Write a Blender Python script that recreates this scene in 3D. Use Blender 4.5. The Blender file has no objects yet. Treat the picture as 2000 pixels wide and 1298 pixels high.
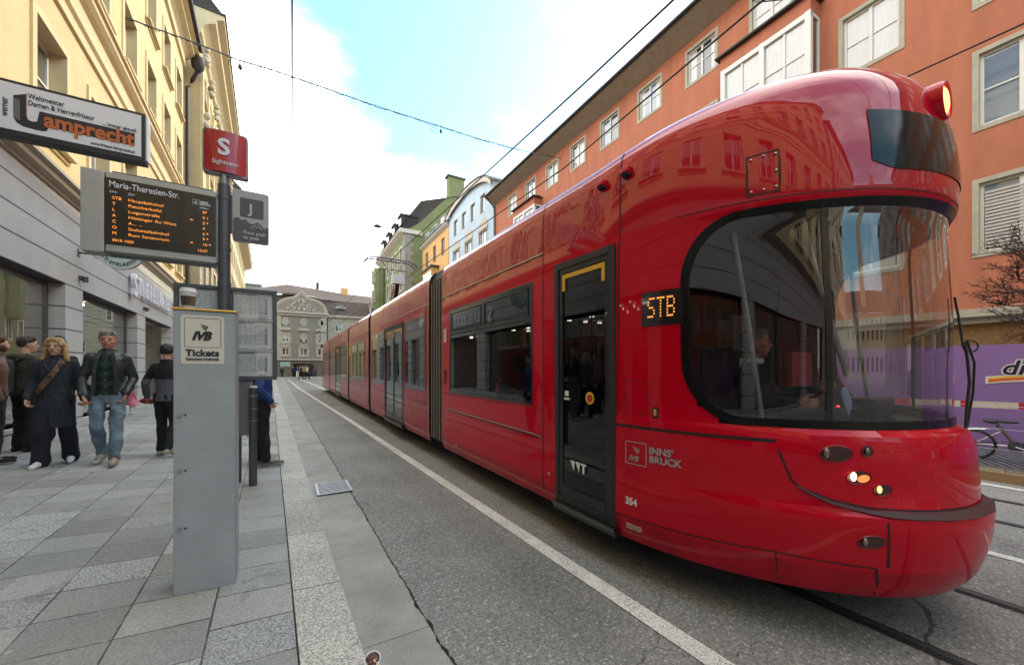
import bpy, bmesh, math, random
from mathutils import Vector, Matrix
R = math.radians
rnd = random.Random(7)
scene = bpy.context.scene
COL = scene.collection

# ---------------------------------------------------------------- camera
CAM_H = 1.55
YAW = 31.02
cam_d = bpy.data.cameras.new('camera')
cam_d.sensor_width = 36.0
cam_d.lens = 36.0 * 740 / 2000
cam_d.shift_y = 0.0345
cam_d.clip_start = 0.05
cam_d.clip_end = 2000
cam = bpy.data.objects.new('camera', cam_d)
COL.objects.link(cam)
cam.location = (0, 0, CAM_H)
cam.rotation_euler = (R(90), 0, R(-YAW))
scene.camera = cam

# ---------------------------------------------------------------- world, sun, exposure
SUN_EL, SUN_AZ = 33.0, 8.0            # azimuth measured from +X towards +Y
world = bpy.data.worlds.new('World')
scene.world = world
world.use_nodes = True
wn = world.node_tree
wn.nodes.clear()
def W(t, **k):
    n = wn.nodes.new(t)
    for a, b in k.items(): setattr(n, a, b)
    return n
sky = W('ShaderNodeTexSky', sky_type='NISHITA', sun_disc=False)
sky.sun_elevation = R(SUN_EL)
sky.sun_rotation = R(90 - SUN_AZ)
sky.ozone_density = 1.2
bg1 = W('ShaderNodeBackground'); bg1.inputs[1].default_value = 0.12
hsv = W('ShaderNodeHueSaturation'); hsv.inputs['Hue'].default_value = 0.468; hsv.inputs['Saturation'].default_value = 1.25; hsv.inputs['Value'].default_value = 1.5
wn.links.new(sky.outputs[0], hsv.inputs['Color']); wn.links.new(hsv.outputs[0], bg1.inputs[0])
bg2 = W('ShaderNodeBackground'); bg2.inputs[0].default_value = (1.0, 0.985, 0.96, 1); bg2.inputs[1].default_value = 1.45
tc = W('ShaderNodeTexCoord')
mp = W('ShaderNodeMapping'); mp.inputs['Scale'].default_value = (1.0, 1.0, 1.8)
wn.links.new(tc.outputs['Generated'], mp.inputs['Vector'])
ns = W('ShaderNodeTexNoise'); ns.inputs['Scale'].default_value = 2.2; ns.inputs['Detail'].default_value = 7; ns.inputs['Roughness'].default_value = 0.58
wn.links.new(mp.outputs[0], ns.inputs['Vector'])
# broad blue openings in the cloud: one high over the street ahead, one large behind
def lobe(d, lo, hi, top=1.0):
    dp = W('ShaderNodeVectorMath', operation='DOT_PRODUCT')
    wn.links.new(tc.outputs['Generated'], dp.inputs[0]); dp.inputs[1].default_value = Vector(d).normalized()
    mr = W('ShaderNodeMapRange', interpolation_type='SMOOTHSTEP')
    mr.inputs['From Min'].default_value = lo; mr.inputs['From Max'].default_value = hi
    mr.inputs['To Max'].default_value = top
    wn.links.new(dp.outputs['Value'], mr.inputs['Value'])
    return mr.outputs[0]
l1 = lobe((0.50, 0.86, 1.10), 0.80, 0.985, 1.35)
l2 = lobe((-0.1, -1.0, 0.75), 0.55, 0.95)
mx = W('ShaderNodeMath', operation='MAXIMUM'); wn.links.new(l1, mx.inputs[0]); wn.links.new(l2, mx.inputs[1])
ad = W('ShaderNodeMath', operation='MULTIPLY_ADD'); wn.links.new(ns.outputs['Fac'], ad.inputs[0]); ad.inputs[1].default_value = 2.2; ad.inputs[2].default_value = -1.35
sm = W('ShaderNodeMath', operation='ADD'); wn.links.new(mx.outputs[0], sm.inputs[0]); wn.links.new(ad.outputs[0], sm.inputs[1])
cl = W('ShaderNodeMapRange', interpolation_type='SMOOTHSTEP'); cl.inputs['From Min'].default_value = 0.05; cl.inputs['From Max'].default_value = 0.95
cl.inputs['To Min'].default_value = 1.0; cl.inputs['To Max'].default_value = 0.06
wn.links.new(sm.outputs[0], cl.inputs['Value'])
mix = W('ShaderNodeMixShader'); wo = W('ShaderNodeOutputWorld')
wn.links.new(cl.outputs[0], mix.inputs[0]); wn.links.new(bg1.outputs[0], mix.inputs[1]); wn.links.new(bg2.outputs[0], mix.inputs[2])
wn.links.new(mix.outputs[0], wo.inputs['Surface'])

sun_d = bpy.data.lights.new('sun', 'SUN'); sun_d.energy = 1.35; sun_d.angle = R(0.6); sun_d.color = (1.0, 0.86, 0.62)
sun = bpy.data.objects.new('sun', sun_d); COL.objects.link(sun)
sdir = Vector((math.cos(R(SUN_EL)) * math.cos(R(SUN_AZ)), math.cos(R(SUN_EL)) * math.sin(R(SUN_AZ)), math.sin(R(SUN_EL))))
sun.rotation_euler = (-sdir).to_track_quat('-Z', 'Y').to_euler()
sun.location = (30, 5, 40)

vs = scene.view_settings
vs.view_transform = 'Standard'
try: vs.look = 'None'
except Exception: pass
vs.exposure = 1.45; vs.gamma = 1.0
try: vs.use_curve_mapping = False
except Exception: pass
scene.render.engine = 'CYCLES'
scene.cycles.use_denoising = True
scene.cycles.max_bounces = 8
scene.cycles.diffuse_bounces = 3
scene.cycles.glossy_bounces = 4
scene.cycles.transparent_max_bounces = 12
scene.cycles.caustics_reflective = False
scene.cycles.caustics_refractive = False
scene.cycles.sample_clamp_indirect = 4

# ---------------------------------------------------------------- materials
def srgb(r, g, b):
    f = lambda c: (c / 255 / 12.92) if c / 255 <= 0.04045 else ((c / 255 + 0.055) / 1.055) ** 2.4
    return (f(r), f(g), f(b))
MATS = {}
def M(name, col, rough=0.6, metal=0.0, var=0.0, vs_=3.0, bump=0.0, bs=40.0, coat=0.0, emis=0.0, ecol=None, spec=0.5, speck=0.0, sps=220.0, stretch=None):
    m = bpy.data.materials.new(name); m.use_nodes = True
    nt = m.node_tree; b = nt.nodes['Principled BSDF']
    b.inputs['Base Color'].default_value = (*col, 1); b.inputs['Roughness'].default_value = rough
    b.inputs['Metallic'].default_value = metal; b.inputs['Coat Weight'].default_value = coat
    b.inputs['Coat Roughness'].default_value = 0.03; b.inputs['Coat IOR'].default_value = {'red_wavy': 1.6, 'red_upper': 1.6, 'red_paint': 1.42, 'red_dirty': 1.42, 'hood_red': 1.42}.get(name, 1.5)
    b.inputs['Specular IOR Level'].default_value = spec
    if emis:
        b.inputs['Emission Color'].default_value = (*(ecol or col), 1); b.inputs['Emission Strength'].default_value = emis
    geo = nt.nodes.new('ShaderNodeNewGeometry')
    vec = geo.outputs['Position']
    if stretch:
        mpn = nt.nodes.new('ShaderNodeMapping'); mpn.inputs['Scale'].default_value = stretch
        nt.links.new(vec, mpn.inputs['Vector']); vec = mpn.outputs[0]
    last = None
    def mul(colsock, fac_sock, lo, hi, flo=0.3, fhi=0.7):
        mr = nt.nodes.new('ShaderNodeMapRange'); mr.inputs['From Min'].default_value = flo; mr.inputs['From Max'].default_value = fhi
        mr.inputs['To Min'].default_value = lo; mr.inputs['To Max'].default_value = hi
        nt.links.new(fac_sock, mr.inputs['Value'])
        vm = nt.nodes.new('ShaderNodeVectorMath'); vm.operation = 'SCALE'
        if colsock is None: vm.inputs[0].default_value = col
        else: nt.links.new(colsock, vm.inputs[0])
        nt.links.new(mr.outputs[0], vm.inputs['Scale'])
        return vm.outputs[0]
    if var:
        n = nt.nodes.new('ShaderNodeTexNoise'); n.inputs['Scale'].default_value = vs_; n.inputs['Detail'].default_value = 8; n.inputs['Roughness'].default_value = 0.65
        nt.links.new(vec, n.inputs['Vector']); last = mul(last, n.outputs['Fac'], 1 - var, 1 + var)
    if speck:
        n = nt.nodes.new('ShaderNodeTexNoise'); n.inputs['Scale'].default_value = sps; n.inputs['Detail'].default_value = 2
        nt.links.new(geo.outputs['Position'], n.inputs['Vector']); last = mul(last, n.outputs['Fac'], 1 - speck, 1 + speck)
    if last is not None: nt.links.new(last, b.inputs['Base Color'])
    if bump:
        n = nt.nodes.new('ShaderNodeTexNoise'); n.inputs['Scale'].default_value = bs; n.inputs['Detail'].default_value = 4
        nt.links.new(vec, n.inputs['Vector'])
        bp = nt.nodes.new('ShaderNodeBump'); bp.inputs['Strength'].default_value = bump; bp.inputs['Distance'].default_value = 0.01
        nt.links.new(n.outputs['Fac'], bp.inputs['Height']); nt.links.new(bp.outputs[0], b.inputs['Normal'])
        if coat: nt.links.new(bp.outputs[0], b.inputs['Coat Normal'])
    MATS[name] = m
    return m
def glass(name, tint=(0.25, 0.27, 0.28), ior=1.6, rough=0.0, gcol=(1, 1, 1), extra=0.0, wav=0.0):
    m = bpy.data.materials.new(name); m.use_nodes = True; nt = m.node_tree; nt.nodes.clear()
    o = nt.nodes.new('ShaderNodeOutputMaterial'); mixn = nt.nodes.new('ShaderNodeMixShader')
    tr = nt.nodes.new('ShaderNodeBsdfTransparent'); tr.inputs[0].default_value = (*tint, 1)
    gl = nt.nodes.new('ShaderNodeBsdfGlossy'); gl.inputs['Roughness'].default_value = rough; gl.inputs[0].default_value = (*gcol, 1)
    f0 = ((ior - 1) / (ior + 1)) ** 2 * 1.35 + extra
    geo = nt.nodes.new('ShaderNodeNewGeometry'); nsock = geo.outputs['Normal']
    if wav:
        n = nt.nodes.new('ShaderNodeTexNoise'); n.inputs['Scale'].default_value = 1.1; n.inputs['Detail'].default_value = 1
        nt.links.new(geo.outputs['Position'], n.inputs['Vector'])
        bp = nt.nodes.new('ShaderNodeBump'); bp.inputs['Strength'].default_value = wav; bp.inputs['Distance'].default_value = 0.01
        nt.links.new(n.outputs['Fac'], bp.inputs['Height']); nt.links.new(bp.outputs[0], gl.inputs['Normal']); nsock = bp.outputs[0]
    dp = nt.nodes.new('ShaderNodeVectorMath'); dp.operation = 'DOT_PRODUCT'; nt.links.new(nsock, dp.inputs[0]); nt.links.new(geo.outputs['Incoming'], dp.inputs[1])
    def mth(op, a, b):
        q = nt.nodes.new('ShaderNodeMath'); q.operation = op; q.use_clamp = op != 'POWER'
        for i, x in enumerate((a, b)):
            if x is None: continue
            if isinstance(x, (int, float)): q.inputs[i].default_value = x
            else: nt.links.new(x, q.inputs[i])
        return q.outputs[0]
    ab = nt.nodes.new('ShaderNodeMath'); ab.operation = 'ABSOLUTE'; nt.links.new(dp.outputs['Value'], ab.inputs[0])
    k = mth('POWER', mth('SUBTRACT', 1.0, ab.outputs[0]), 3.6)
    fac = nt.nodes.new('ShaderNodeMath'); fac.operation = 'MULTIPLY_ADD'; nt.links.new(k, fac.inputs[0]); fac.inputs[1].default_value = 1 - f0; fac.inputs[2].default_value = f0
    nt.links.new(fac.outputs[0], mixn.inputs[0])
    nt.links.new(tr.outputs[0], mixn.inputs[1]); nt.links.new(gl.outputs[0], mixn.inputs[2]); nt.links.new(mixn.outputs[0], o.inputs[0])
    MATS[name] = m
    return m

M('red_paint', (0.55, 0.0003, 0.0155), 0.40, coat=0.7, bump=0.10, bs=1.6, spec=0.05, var=0.05, vs_=1.2)
M('red_wavy', (0.42, 0.0004, 0.018), 0.4, coat=0.9, bump=0.9, bs=2.3, spec=0.05, var=0.05, vs_=1.2, stretch=(1, 1.3, 0.5))
M('red_upper', (0.50, 0.0003, 0.016), 0.40, coat=0.95, bump=0.14, bs=1.4, spec=0.05, var=0.05, vs_=1.2)
M('display_glass', (0.006, 0.007, 0.006), 0.12, spec=0.35)
M('frit', (0.006, 0.006, 0.006), 0.22, spec=0.3)
M('red_dirty', (0.40, 0.0010, 0.017), 0.42, coat=0.6, bump=0.12, bs=1.6, var=0.26, vs_=5, spec=0.1)
M('hood_red', (0.26, 0.001, 0.020), 0.42, spec=0.15, coat=0.6, bump=0.05, bs=2, var=0.08, vs_=3)
M('black_trim', (0.012, 0.012, 0.013), 0.35, coat=0.3)
M('rubber', (0.02, 0.02, 0.021), 0.55, bump=0.2, bs=60)
M('seam_dark', (0.03, 0.004, 0.005), 0.6)
M('strip_grey', (0.045, 0.012, 0.012), 0.55, var=0.15, vs_=6)
M('underframe', (0.012, 0.012, 0.012), 0.8)
M('steel', (0.42, 0.43, 0.44), 0.32, 1.0, var=0.1, vs_=8)
M('steel_dark', (0.10, 0.105, 0.115), 0.45, 0.6, var=0.15, vs_=10)
M('galv', (0.26, 0.27, 0.28), 0.42, 0.7, var=0.2, vs_=14)
M('silver', (0.55, 0.53, 0.5), 0.3, 0.8)
M('white_paint', (0.8, 0.8, 0.78), 0.5)
M('cream_paint', (0.72, 0.66, 0.5), 0.5)
M('yellow_paint', (0.75, 0.45, 0.03), 0.45)
M('lit_warm', (1.0, 0.62, 0.22), 0.4, emis=0.8, ecol=(1.0, 0.52, 0.18))
M('lit_white', (1, 0.95, 0.8), 0.4, emis=2.0, ecol=(1.0, 0.85, 0.5))
M('lit_led', (1.0, 0.42, 0.08), 0.5, emis=0.4, ecol=(1.0, 0.34, 0.06))
M('lit_red', (1.0, 0.02, 0.03), 0.5, emis=2.5, ecol=(1.0, 0.03, 0.05))
M('lamp_glass', (0.20, 0.17, 0.15), 0.12, 0.3, coat=0.6)
M('recess_shade', (0.045, 0.008, 0.010), 0.4, coat=0.4)  # dark tone paints the shade in lamp hollows modelled nearly flush
M('machine_grey', (0.37, 0.392, 0.392), 0.46, var=0.10, vs_=5, coat=0.12, bump=0.04, bs=150)
M('machine_side', (0.34, 0.36, 0.37), 0.4, 0.2)
M('sticker', (0.74, 0.68, 0.55), 0.45)
M('ink', (0.018, 0.018, 0.02), 0.5)
M('ink_grey', (0.13, 0.13, 0.14), 0.5)
M('paper', (0.86, 0.85, 0.84), 0.6, var=0.05, vs_=9)
M('line_grey', (0.36, 0.36, 0.38), 0.6)
M('board_case', (0.42, 0.41, 0.37), 0.42, 0.35, var=0.08, vs_=6)
M('board_screen', (0.022, 0.015, 0.010), 0.25, coat=0.2)
M('screen_black', (0.006, 0.006, 0.007), 0.2, coat=0.4)
M('sign_red', (0.42, 0.004, 0.012), 0.3, coat=0.6)
M('sign_grey', (0.40, 0.40, 0.385), 0.45)
M('sign_dark', (0.085, 0.085, 0.085), 0.45)
M('sign_letter', (0.5, 0.5, 0.5), 0.5)
M('sign_white', (0.72, 0.73, 0.75), 0.45)
M('orange_ink', (0.50, 0.13, 0.035), 0.5)
M('neon_white', (0.75, 0.77, 0.8), 0.4)
M('shop_light', (1, 0.95, 0.85), 0.4, emis=8.0, ecol=(1.0, 0.90, 0.76))
M('shop_warm', (0.5, 0.3, 0.14), 0.6, var=0.2, vs_=2)
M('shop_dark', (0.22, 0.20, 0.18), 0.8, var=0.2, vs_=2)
M('shop_panel', (0.50, 0.48, 0.44), 0.6)
M('yellow_wall', (0.55, 0.445, 0.245), 0.85, var=0.10, vs_=1.3, bump=0.25, bs=30)
M('yellow_trim', (0.58, 0.485, 0.29), 0.8, var=0.1, vs_=2.5, bump=0.1, bs=30)
M('orange_wall', (0.43, 0.150, 0.082), 0.85, var=0.14, vs_=1.3, bump=0.35, bs=28, speck=0.06, sps=60, stretch=(1.6, 1.6, 0.35))
M('stone_trim', (0.40, 0.37, 0.29), 0.8, var=0.12, vs_=4)
M('window_white', (0.70, 0.70, 0.66), 0.5)
M('eave_grey', (0.34, 0.30, 0.25), 0.75, var=0.15, vs_=4)
M('roof_dark', (0.045, 0.04, 0.038), 0.7, var=0.3, vs_=6, bump=0.3, bs=15)
M('roof_brown', (0.085, 0.062, 0.055), 0.85, var=0.35, vs_=3, bump=0.5, bs=14)
M('roof_blue', (0.25, 0.38, 0.48), 0.5, var=0.1)
M('gutter', (0.03, 0.028, 0.027), 0.45, 0.3)
M('cream_wall', (0.50, 0.43, 0.33), 0.85, var=0.08, vs_=1.2)
M('church_wall', (0.30, 0.265, 0.225), 0.88, var=0.08, vs_=1.5)
M('church_trim', (0.48, 0.44, 0.38), 0.85, var=0.08, vs_=2)
M('church_base', (0.19, 0.165, 0.14), 0.9, var=0.12, vs_=3)
M('blue_wall', (0.42, 0.52, 0.62), 0.85, var=0.08, vs_=0.8)
M('ochre_wall', (0.62, 0.36, 0.13), 0.85, var=0.08, vs_=1.2)
M('green_wall', (0.15, 0.17, 0.07), 0.88, var=0.14, vs_=1.0)
M('quoin', (0.25, 0.235, 0.2), 0.88, var=0.2, vs_=3)
M('grey_wall', (0.32, 0.31, 0.28), 0.85, var=0.1)
M('pane_dark', (0.02, 0.025, 0.03), 0.03, spec=0.9, coat=1.0)
M('pane_mid', (0.07, 0.08, 0.09), 0.04, spec=0.9, coat=1.0)
M('pane_sky_tint', (0.16, 0.22, 0.30), 0.04, spec=0.9, coat=1.0)  # bluish base colour paints the sky reflected in the glass
M('curtain', (0.45, 0.46, 0.46), 0.12, spec=0.8, coat=0.8, var=0.12, vs_=3, stretch=(6, 6, 0.6))
M('hoarding', (0.27, 0.16, 0.40), 0.42, var=0.05, vs_=2)
M('logo_navy', (0.012, 0.012, 0.06), 0.4)
M('logo_orange', (0.72, 0.14, 0.03), 0.4)
M('logo_yellow', (0.8, 0.5, 0.06), 0.4)
M('logo_white', (0.75, 0.72, 0.66), 0.4)
M('tape_red', (0.50, 0.02, 0.03), 0.5)
M('tape_white', (0.62, 0.57, 0.47), 0.5, var=0.1, vs_=20)
M('wood', (0.30, 0.19, 0.095), 0.75, var=0.2, vs_=6, stretch=(1, 1, 6))
M('chipboard', (0.22, 0.12, 0.045), 0.8, var=0.35, vs_=14)
M('bark', (0.06, 0.035, 0.028), 0.9, var=0.2, vs_=20)
M('leaf_dry', (0.22, 0.07, 0.03), 0.8, var=0.3, vs_=9)
M('wire', (0.015, 0.016, 0.02), 0.5)
M('wire_pale', (0.03, 0.045, 0.07), 0.5)
M('skin', (0.52, 0.29, 0.20), 0.55, spec=0.4)
M('skin_red', (0.46, 0.20, 0.14), 0.55, spec=0.4)
M('blond', (0.42, 0.27, 0.115), 0.6, var=0.35, vs_=30, stretch=(4, 4, 0.5), bump=0.6, bs=60)
M('grey_hair', (0.16, 0.14, 0.13), 0.65, var=0.3, vs_=60, bump=0.5, bs=80)
M('dark_hair', (0.018, 0.014, 0.012), 0.6, bump=0.4, bs=80)
M('brown_hair', (0.09, 0.04, 0.02), 0.7, var=0.3, vs_=30, bump=0.6, bs=40)
M('coat_wool', (0.024, 0.027, 0.032), 0.95, var=0.6, vs_=38, bump=0.6, bs=60)
M('navy_cloth', (0.008, 0.010, 0.018), 0.9, var=0.2, vs_=10, bump=0.3, bs=14)
M('black_cloth', (0.009, 0.009, 0.010), 0.9, var=0.2, vs_=10, bump=0.3, bs=14)
M('leather', (0.028, 0.033, 0.033), 0.42, var=0.35, vs_=7, bump=0.7, bs=16)
M('denim', (0.15, 0.205, 0.25), 0.88, var=0.55, vs_=4.5, bump=0.6, bs=18)
M('olive_cloth', (0.055, 0.052, 0.032), 0.9, var=0.2, vs_=8, bump=0.5, bs=16)
M('grey_cloth', (0.105, 0.105, 0.118), 0.9, var=0.15, vs_=8, bump=0.4, bs=20)
M('blue_cloth', (0.012, 0.045, 0.16), 0.7, var=0.25, vs_=7, bump=0.8, bs=14)
M('pink_cloth', (0.60, 0.16, 0.22), 0.8, var=0.2, vs_=12)
M('strap_brown', (0.12, 0.055, 0.028), 0.6)
M('shoe_white', (0.62, 0.61, 0.58), 0.6)
M('shoe_tan', (0.30, 0.25, 0.19), 0.7, var=0.3, vs_=30)
M('shoe_grey', (0.11, 0.09, 0.095), 0.7, var=0.3, vs_=25)
M('sole', (0.50, 0.46, 0.40), 0.7)
M('lip', (0.28, 0.07, 0.06), 0.5)
M('pack_grey', (0.16, 0.16, 0.145), 0.8, var=0.2, vs_=12)
M('pack_black', (0.02, 0.02, 0.022), 0.8, var=0.2, vs_=12)
M('seat_dark', (0.016, 0.016, 0.017), 0.7, var=0.2, vs_=6)
M('cab_grey', (0.022, 0.022, 0.021), 0.7)
M('card_red', (0.30, 0.02, 0.03), 0.5)
M('blue_rag', (0.25, 0.3, 0.5), 0.8)
M('cup_white', (0.72, 0.71, 0.68), 0.5)
M('cup_brown', (0.13, 0.10, 0.07), 0.6)
M('chocolate', (0.09, 0.022, 0.010), 0.35, coat=0.3, var=0.3, vs_=60)
M('spoon_wood', (0.62, 0.45, 0.25), 0.6)
M('gold_trim_glint', (0.9, 0.55, 0.15), 0.25, 0.9)  # metal trim; on the ticket machine lid it paints a sun glint
M('garland', (0.02, 0.05, 0.08), 0.4)
glass('tram_glass', (0.12, 0.125, 0.125), 1.45, 0.0, extra=0.0, wav=0.05)
glass('cab_glass', (0.70, 0.71, 0.69), 1.55, 0.0, extra=0.03, wav=0.02)
glass('shop_glass', (0.70, 0.71, 0.68), 1.75, 0.0, extra=0.16, wav=0.04)
glass('clear_glass', (0.85, 0.86, 0.85), 1.45, 0.0, extra=0.02)

# banded stone cladding on the shop front: horizontal joints every 0.465 m
def banded(name, col, pitch, z0, jw=0.014, var=0.08, jcol=0.16):
    m = M(name, col, 0.8, var=var, vs_=1.6, bump=0.15, bs=60)
    nt = m.node_tree; b = nt.nodes['Principled BSDF']
    src = b.inputs['Base Color'].links[0].from_socket
    geo = nt.nodes.new('ShaderNodeNewGeometry'); sx = nt.nodes.new('ShaderNodeSeparateXYZ'); nt.links.new(geo.outputs['Position'], sx.inputs[0])
    a = nt.nodes.new('ShaderNodeMath'); a.operation = 'SUBTRACT'; a.inputs[1].default_value = z0; nt.links.new(sx.outputs['Z'], a.inputs[0])
    p = nt.nodes.new('ShaderNodeMath'); p.operation = 'PINGPONG'; p.inputs[1].default_value = pitch / 2; nt.links.new(a.outputs[0], p.inputs[0])
    l = nt.nodes.new('ShaderNodeMath'); l.operation = 'LESS_THAN'; l.inputs[1].default_value = jw; nt.links.new(p.outputs[0], l.inputs[0])
    mc = nt.nodes.new('ShaderNodeMix'); mc.data_type = 'RGBA'; nt.links.new(l.outputs[0], mc.inputs[0]); nt.links.new(src, mc.inputs[6])
    mc.inputs[7].default_value = (col[0] * jcol, col[1] * jcol, col[2] * jcol, 1)
    nt.links.new(mc.outputs[2], b.inputs['Base Color'])
    return m
banded('shop_stone', (0.44, 0.45, 0.43), 0.465, 3.27)
banded('rustic_white', (0.50, 0.47, 0.40), 0.55, 0.1, 0.03, jcol=0.45)
banded('rustic_base', (0.20, 0.175, 0.15), 0.5, 0.1, 0.03, jcol=0.4)
banded('quoin_band', (0.27, 0.25, 0.21), 0.45, 0.1, 0.02, var=0.3, jcol=0.35)
banded('grey_band', (0.36, 0.355, 0.33), 0.6, 0.1, 0.03, jcol=0.35)

# ---------------------------------------------------------------- mesh helpers
class MB:
    def __init__(s): s.v = []; s.f = []; s.m = []; s.mats = []
    def mi(s, mat):
        if mat not in s.mats: s.mats.append(mat)
        return s.mats.index(mat)
    def face(s, pts, mat):
        i = len(s.v); s.v += [Vector(p) for p in pts]; s.f.append(list(range(i, i + len(pts)))); s.m.append(s.mi(mat))
    def grid(s, rows, mat, closed=False):
        k = s.mi(mat); i0 = len(s.v); n = len(rows[0])
        for r in rows: s.v += [Vector(p) for p in r]
        for a in range(len(rows) - 1):
            for b in range(n if closed else n - 1):
                c = (b + 1) % n
                s.f.append([i0 + a * n + b, i0 + a * n + c, i0 + (a + 1) * n + c, i0 + (a + 1) * n + b]); s.m.append(k)
    def hexa(s, p, mat):                       # p: 8 points, bottom ring then top ring
        k = s.mi(mat); i = len(s.v); s.v += [Vector(q) for q in p]
        for f in ((3, 2, 1, 0), (4, 5, 6, 7), (0, 1, 5, 4), (1, 2, 6, 5), (2, 3, 7, 6), (3, 0, 4, 7)):
            s.f.append([i + q for q in f]); s.m.append(k)
    def box(s, a, b, mat):
        x0, y0, z0 = a; x1, y1, z1 = b
        s.hexa([(x0, y0, z0), (x1, y0, z0), (x1, y1, z0), (x0, y1, z0), (x0, y0, z1), (x1, y0, z1), (x1, y1, z1), (x0, y1, z1)], mat)
    def tube(s, pts, r, mat, n=8, cap=True):
        pts = [Vector(p) for p in pts]; rows = []
        for i, p in enumerate(pts):
            t = (pts[min(i + 1, len(pts) - 1)] - pts[max(i - 1, 0)]).normalized()
            up = Vector((0, 0, 1)) if abs(t.z) < 0.95 else Vector((1, 0, 0))
            a = t.cross(up).normalized(); b = t.cross(a).normalized()
            rr = r[i] if isinstance(r, (list, tuple)) else r
            rows.append([p + a * rr * math.cos(2 * math.pi * k / n) + b * rr * math.sin(2 * math.pi * k / n) for k in range(n)])
        s.grid(rows, mat, True)
        if cap: s.face(rows[0][::-1], mat); s.face(rows[-1], mat)
    def prism(s, pts2, fn, mat, d0, d1, side=None):   # polygon pts2 -> fn(x, y, d)
        a = [fn(x, y, d1) for x, y in pts2]; b = [fn(x, y, d0) for x, y in pts2]
        s.face(a, mat); s.face(b[::-1], side or mat)
        s.grid([b + [b[0]], a + [a[0]]], side or mat)
    def ellipsoid(s, c, r, mat, nu=14, nv=10, rot=None):
        rows = []
        for i in range(nv + 1):
            ph = math.pi * i / nv; row = []
            for j in range(nu):
                th = 2 * math.pi * j / nu
                q = Vector((r[0] * math.sin(ph) * math.cos(th), r[1] * math.sin(ph) * math.sin(th), r[2] * math.cos(ph)))
                if rot: q = rot @ q
                row.append(Vector(c) + q)
            rows.append(row)
        s.grid(rows, mat, True)
    def build(s, name, parent=None, smooth=False, bevel=0.0, merge=True, angle=40):
        me = bpy.data.meshes.new(name)
        me.from_pydata([tuple(v) for v in s.v], [], s.f)
        for m in s.mats: me.materials.append(MATS[m] if isinstance(m, str) else m)
        for i, p in enumerate(me.polygons): p.material_index = s.m[i]
        if merge:
            bm = bmesh.new(); bm.from_mesh(me); bmesh.ops.remove_doubles(bm, verts=bm.verts, dist=0.0002)
            bmesh.ops.recalc_face_normals(bm, faces=bm.faces); bm.to_mesh(me); bm.free()
        if smooth:
            me.polygons.foreach_set('use_smooth', [True] * len(me.polygons))
            me.set_sharp_from_angle(angle=R(angle))
        me.update()
        o = bpy.data.objects.new(name, me); COL.objects.link(o)
        if bevel:
            b = o.modifiers.new('bevel', 'BEVEL'); b.width = bevel; b.segments = 2; b.limit_method = 'ANGLE'; b.angle_limit = R(40)
        if parent is not None: adopt(o, parent)
        return o
def adopt(o, parent):
    o.parent = parent
    if parent.parent is None and 'base' in parent.keys(): o.matrix_parent_inverse = Matrix.Translation(-Vector(parent['base']))
def root_of(o):
    while o.parent is not None: o = o.parent
    return o
def thing(name, label, cat, loc=(0, 0, 0), group=None, kind=None):
    o = bpy.data.objects.new(name, None); COL.objects.link(o); o.location = loc; o.empty_display_size = 0.2
    o['base'] = tuple(loc); tag(o, label, cat, group, kind)
    return o
def tag(o, label=None, cat=None, group=None, kind=None):
    if label: o['label'] = label
    if cat: o['category'] = cat
    if group: o['group'] = group
    if kind: o['kind'] = kind
    return o
def dup(root, loc, label=None, group=None, scale=None, rotz=None):
    r = root.copy(); COL.objects.link(r); r.location = loc
    if rotz is not None: r.rotation_euler = (0, 0, rotz)
    if scale: r.scale = (scale,) * 3
    if label: r['label'] = label
    if group: r['group'] = group
    for ch in list(root.children):
        c = ch.copy(); COL.objects.link(c); c.parent = r
        for g in ch.children:
            d = g.copy(); COL.objects.link(d); d.parent = c
    return r
class Fr:                                        # a facade frame: a along, b outwards, z up
    def __init__(s, o, u, n): s.o = Vector(o); s.u = Vector(u).normalized(); s.n = Vector(n).normalized()
    def __call__(s, a, b, z): return s.o + s.u * a + s.n * b + Vector((0, 0, z))
    def box(s, mb, a0, a1, b0, b1, z0, z1, mat):
        mb.hexa([s(a0, b0, z0), s(a1, b0, z0), s(a1, b1, z0), s(a0, b1, z0), s(a0, b0, z1), s(a1, b0, z1), s(a1, b1, z1), s(a0, b1, z1)], mat)
def wall_cells(mb, fr, a0, a1, z0, z1, openings, depth, mat, reveal=None, b=0.0):
    As = sorted({a0, a1} | {x for o in openings for x in o[:2] if a0 < x < a1}); Zs = sorted({z0, z1} | {x for o in openings for x in o[2:4] if z0 < x < z1})
    for i in range(len(As) - 1):
        for j in range(len(Zs) - 1):
            ca, cz = (As[i] + As[i + 1]) / 2, (Zs[j] + Zs[j + 1]) / 2
            if any(o[0] < ca < o[1] and o[2] < cz < o[3] for o in openings): continue
            mb.face([fr(As[i], b, Zs[j]), fr(As[i + 1], b, Zs[j]), fr(As[i + 1], b, Zs[j + 1]), fr(As[i], b, Zs[j + 1])], mat)
    rv = reveal or mat
    for o in openings:
        p, q, s, t = o[:4]
        for A, B in (((p, s), (q, s)), ((q, s), (q, t)), ((q, t), (p, t)), ((p, t), (p, s))):
            mb.face([fr(A[0], b, A[1]), fr(B[0], b, B[1]), fr(B[0], b - depth, B[1]), fr(A[0], b - depth, A[1])], rv)
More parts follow.
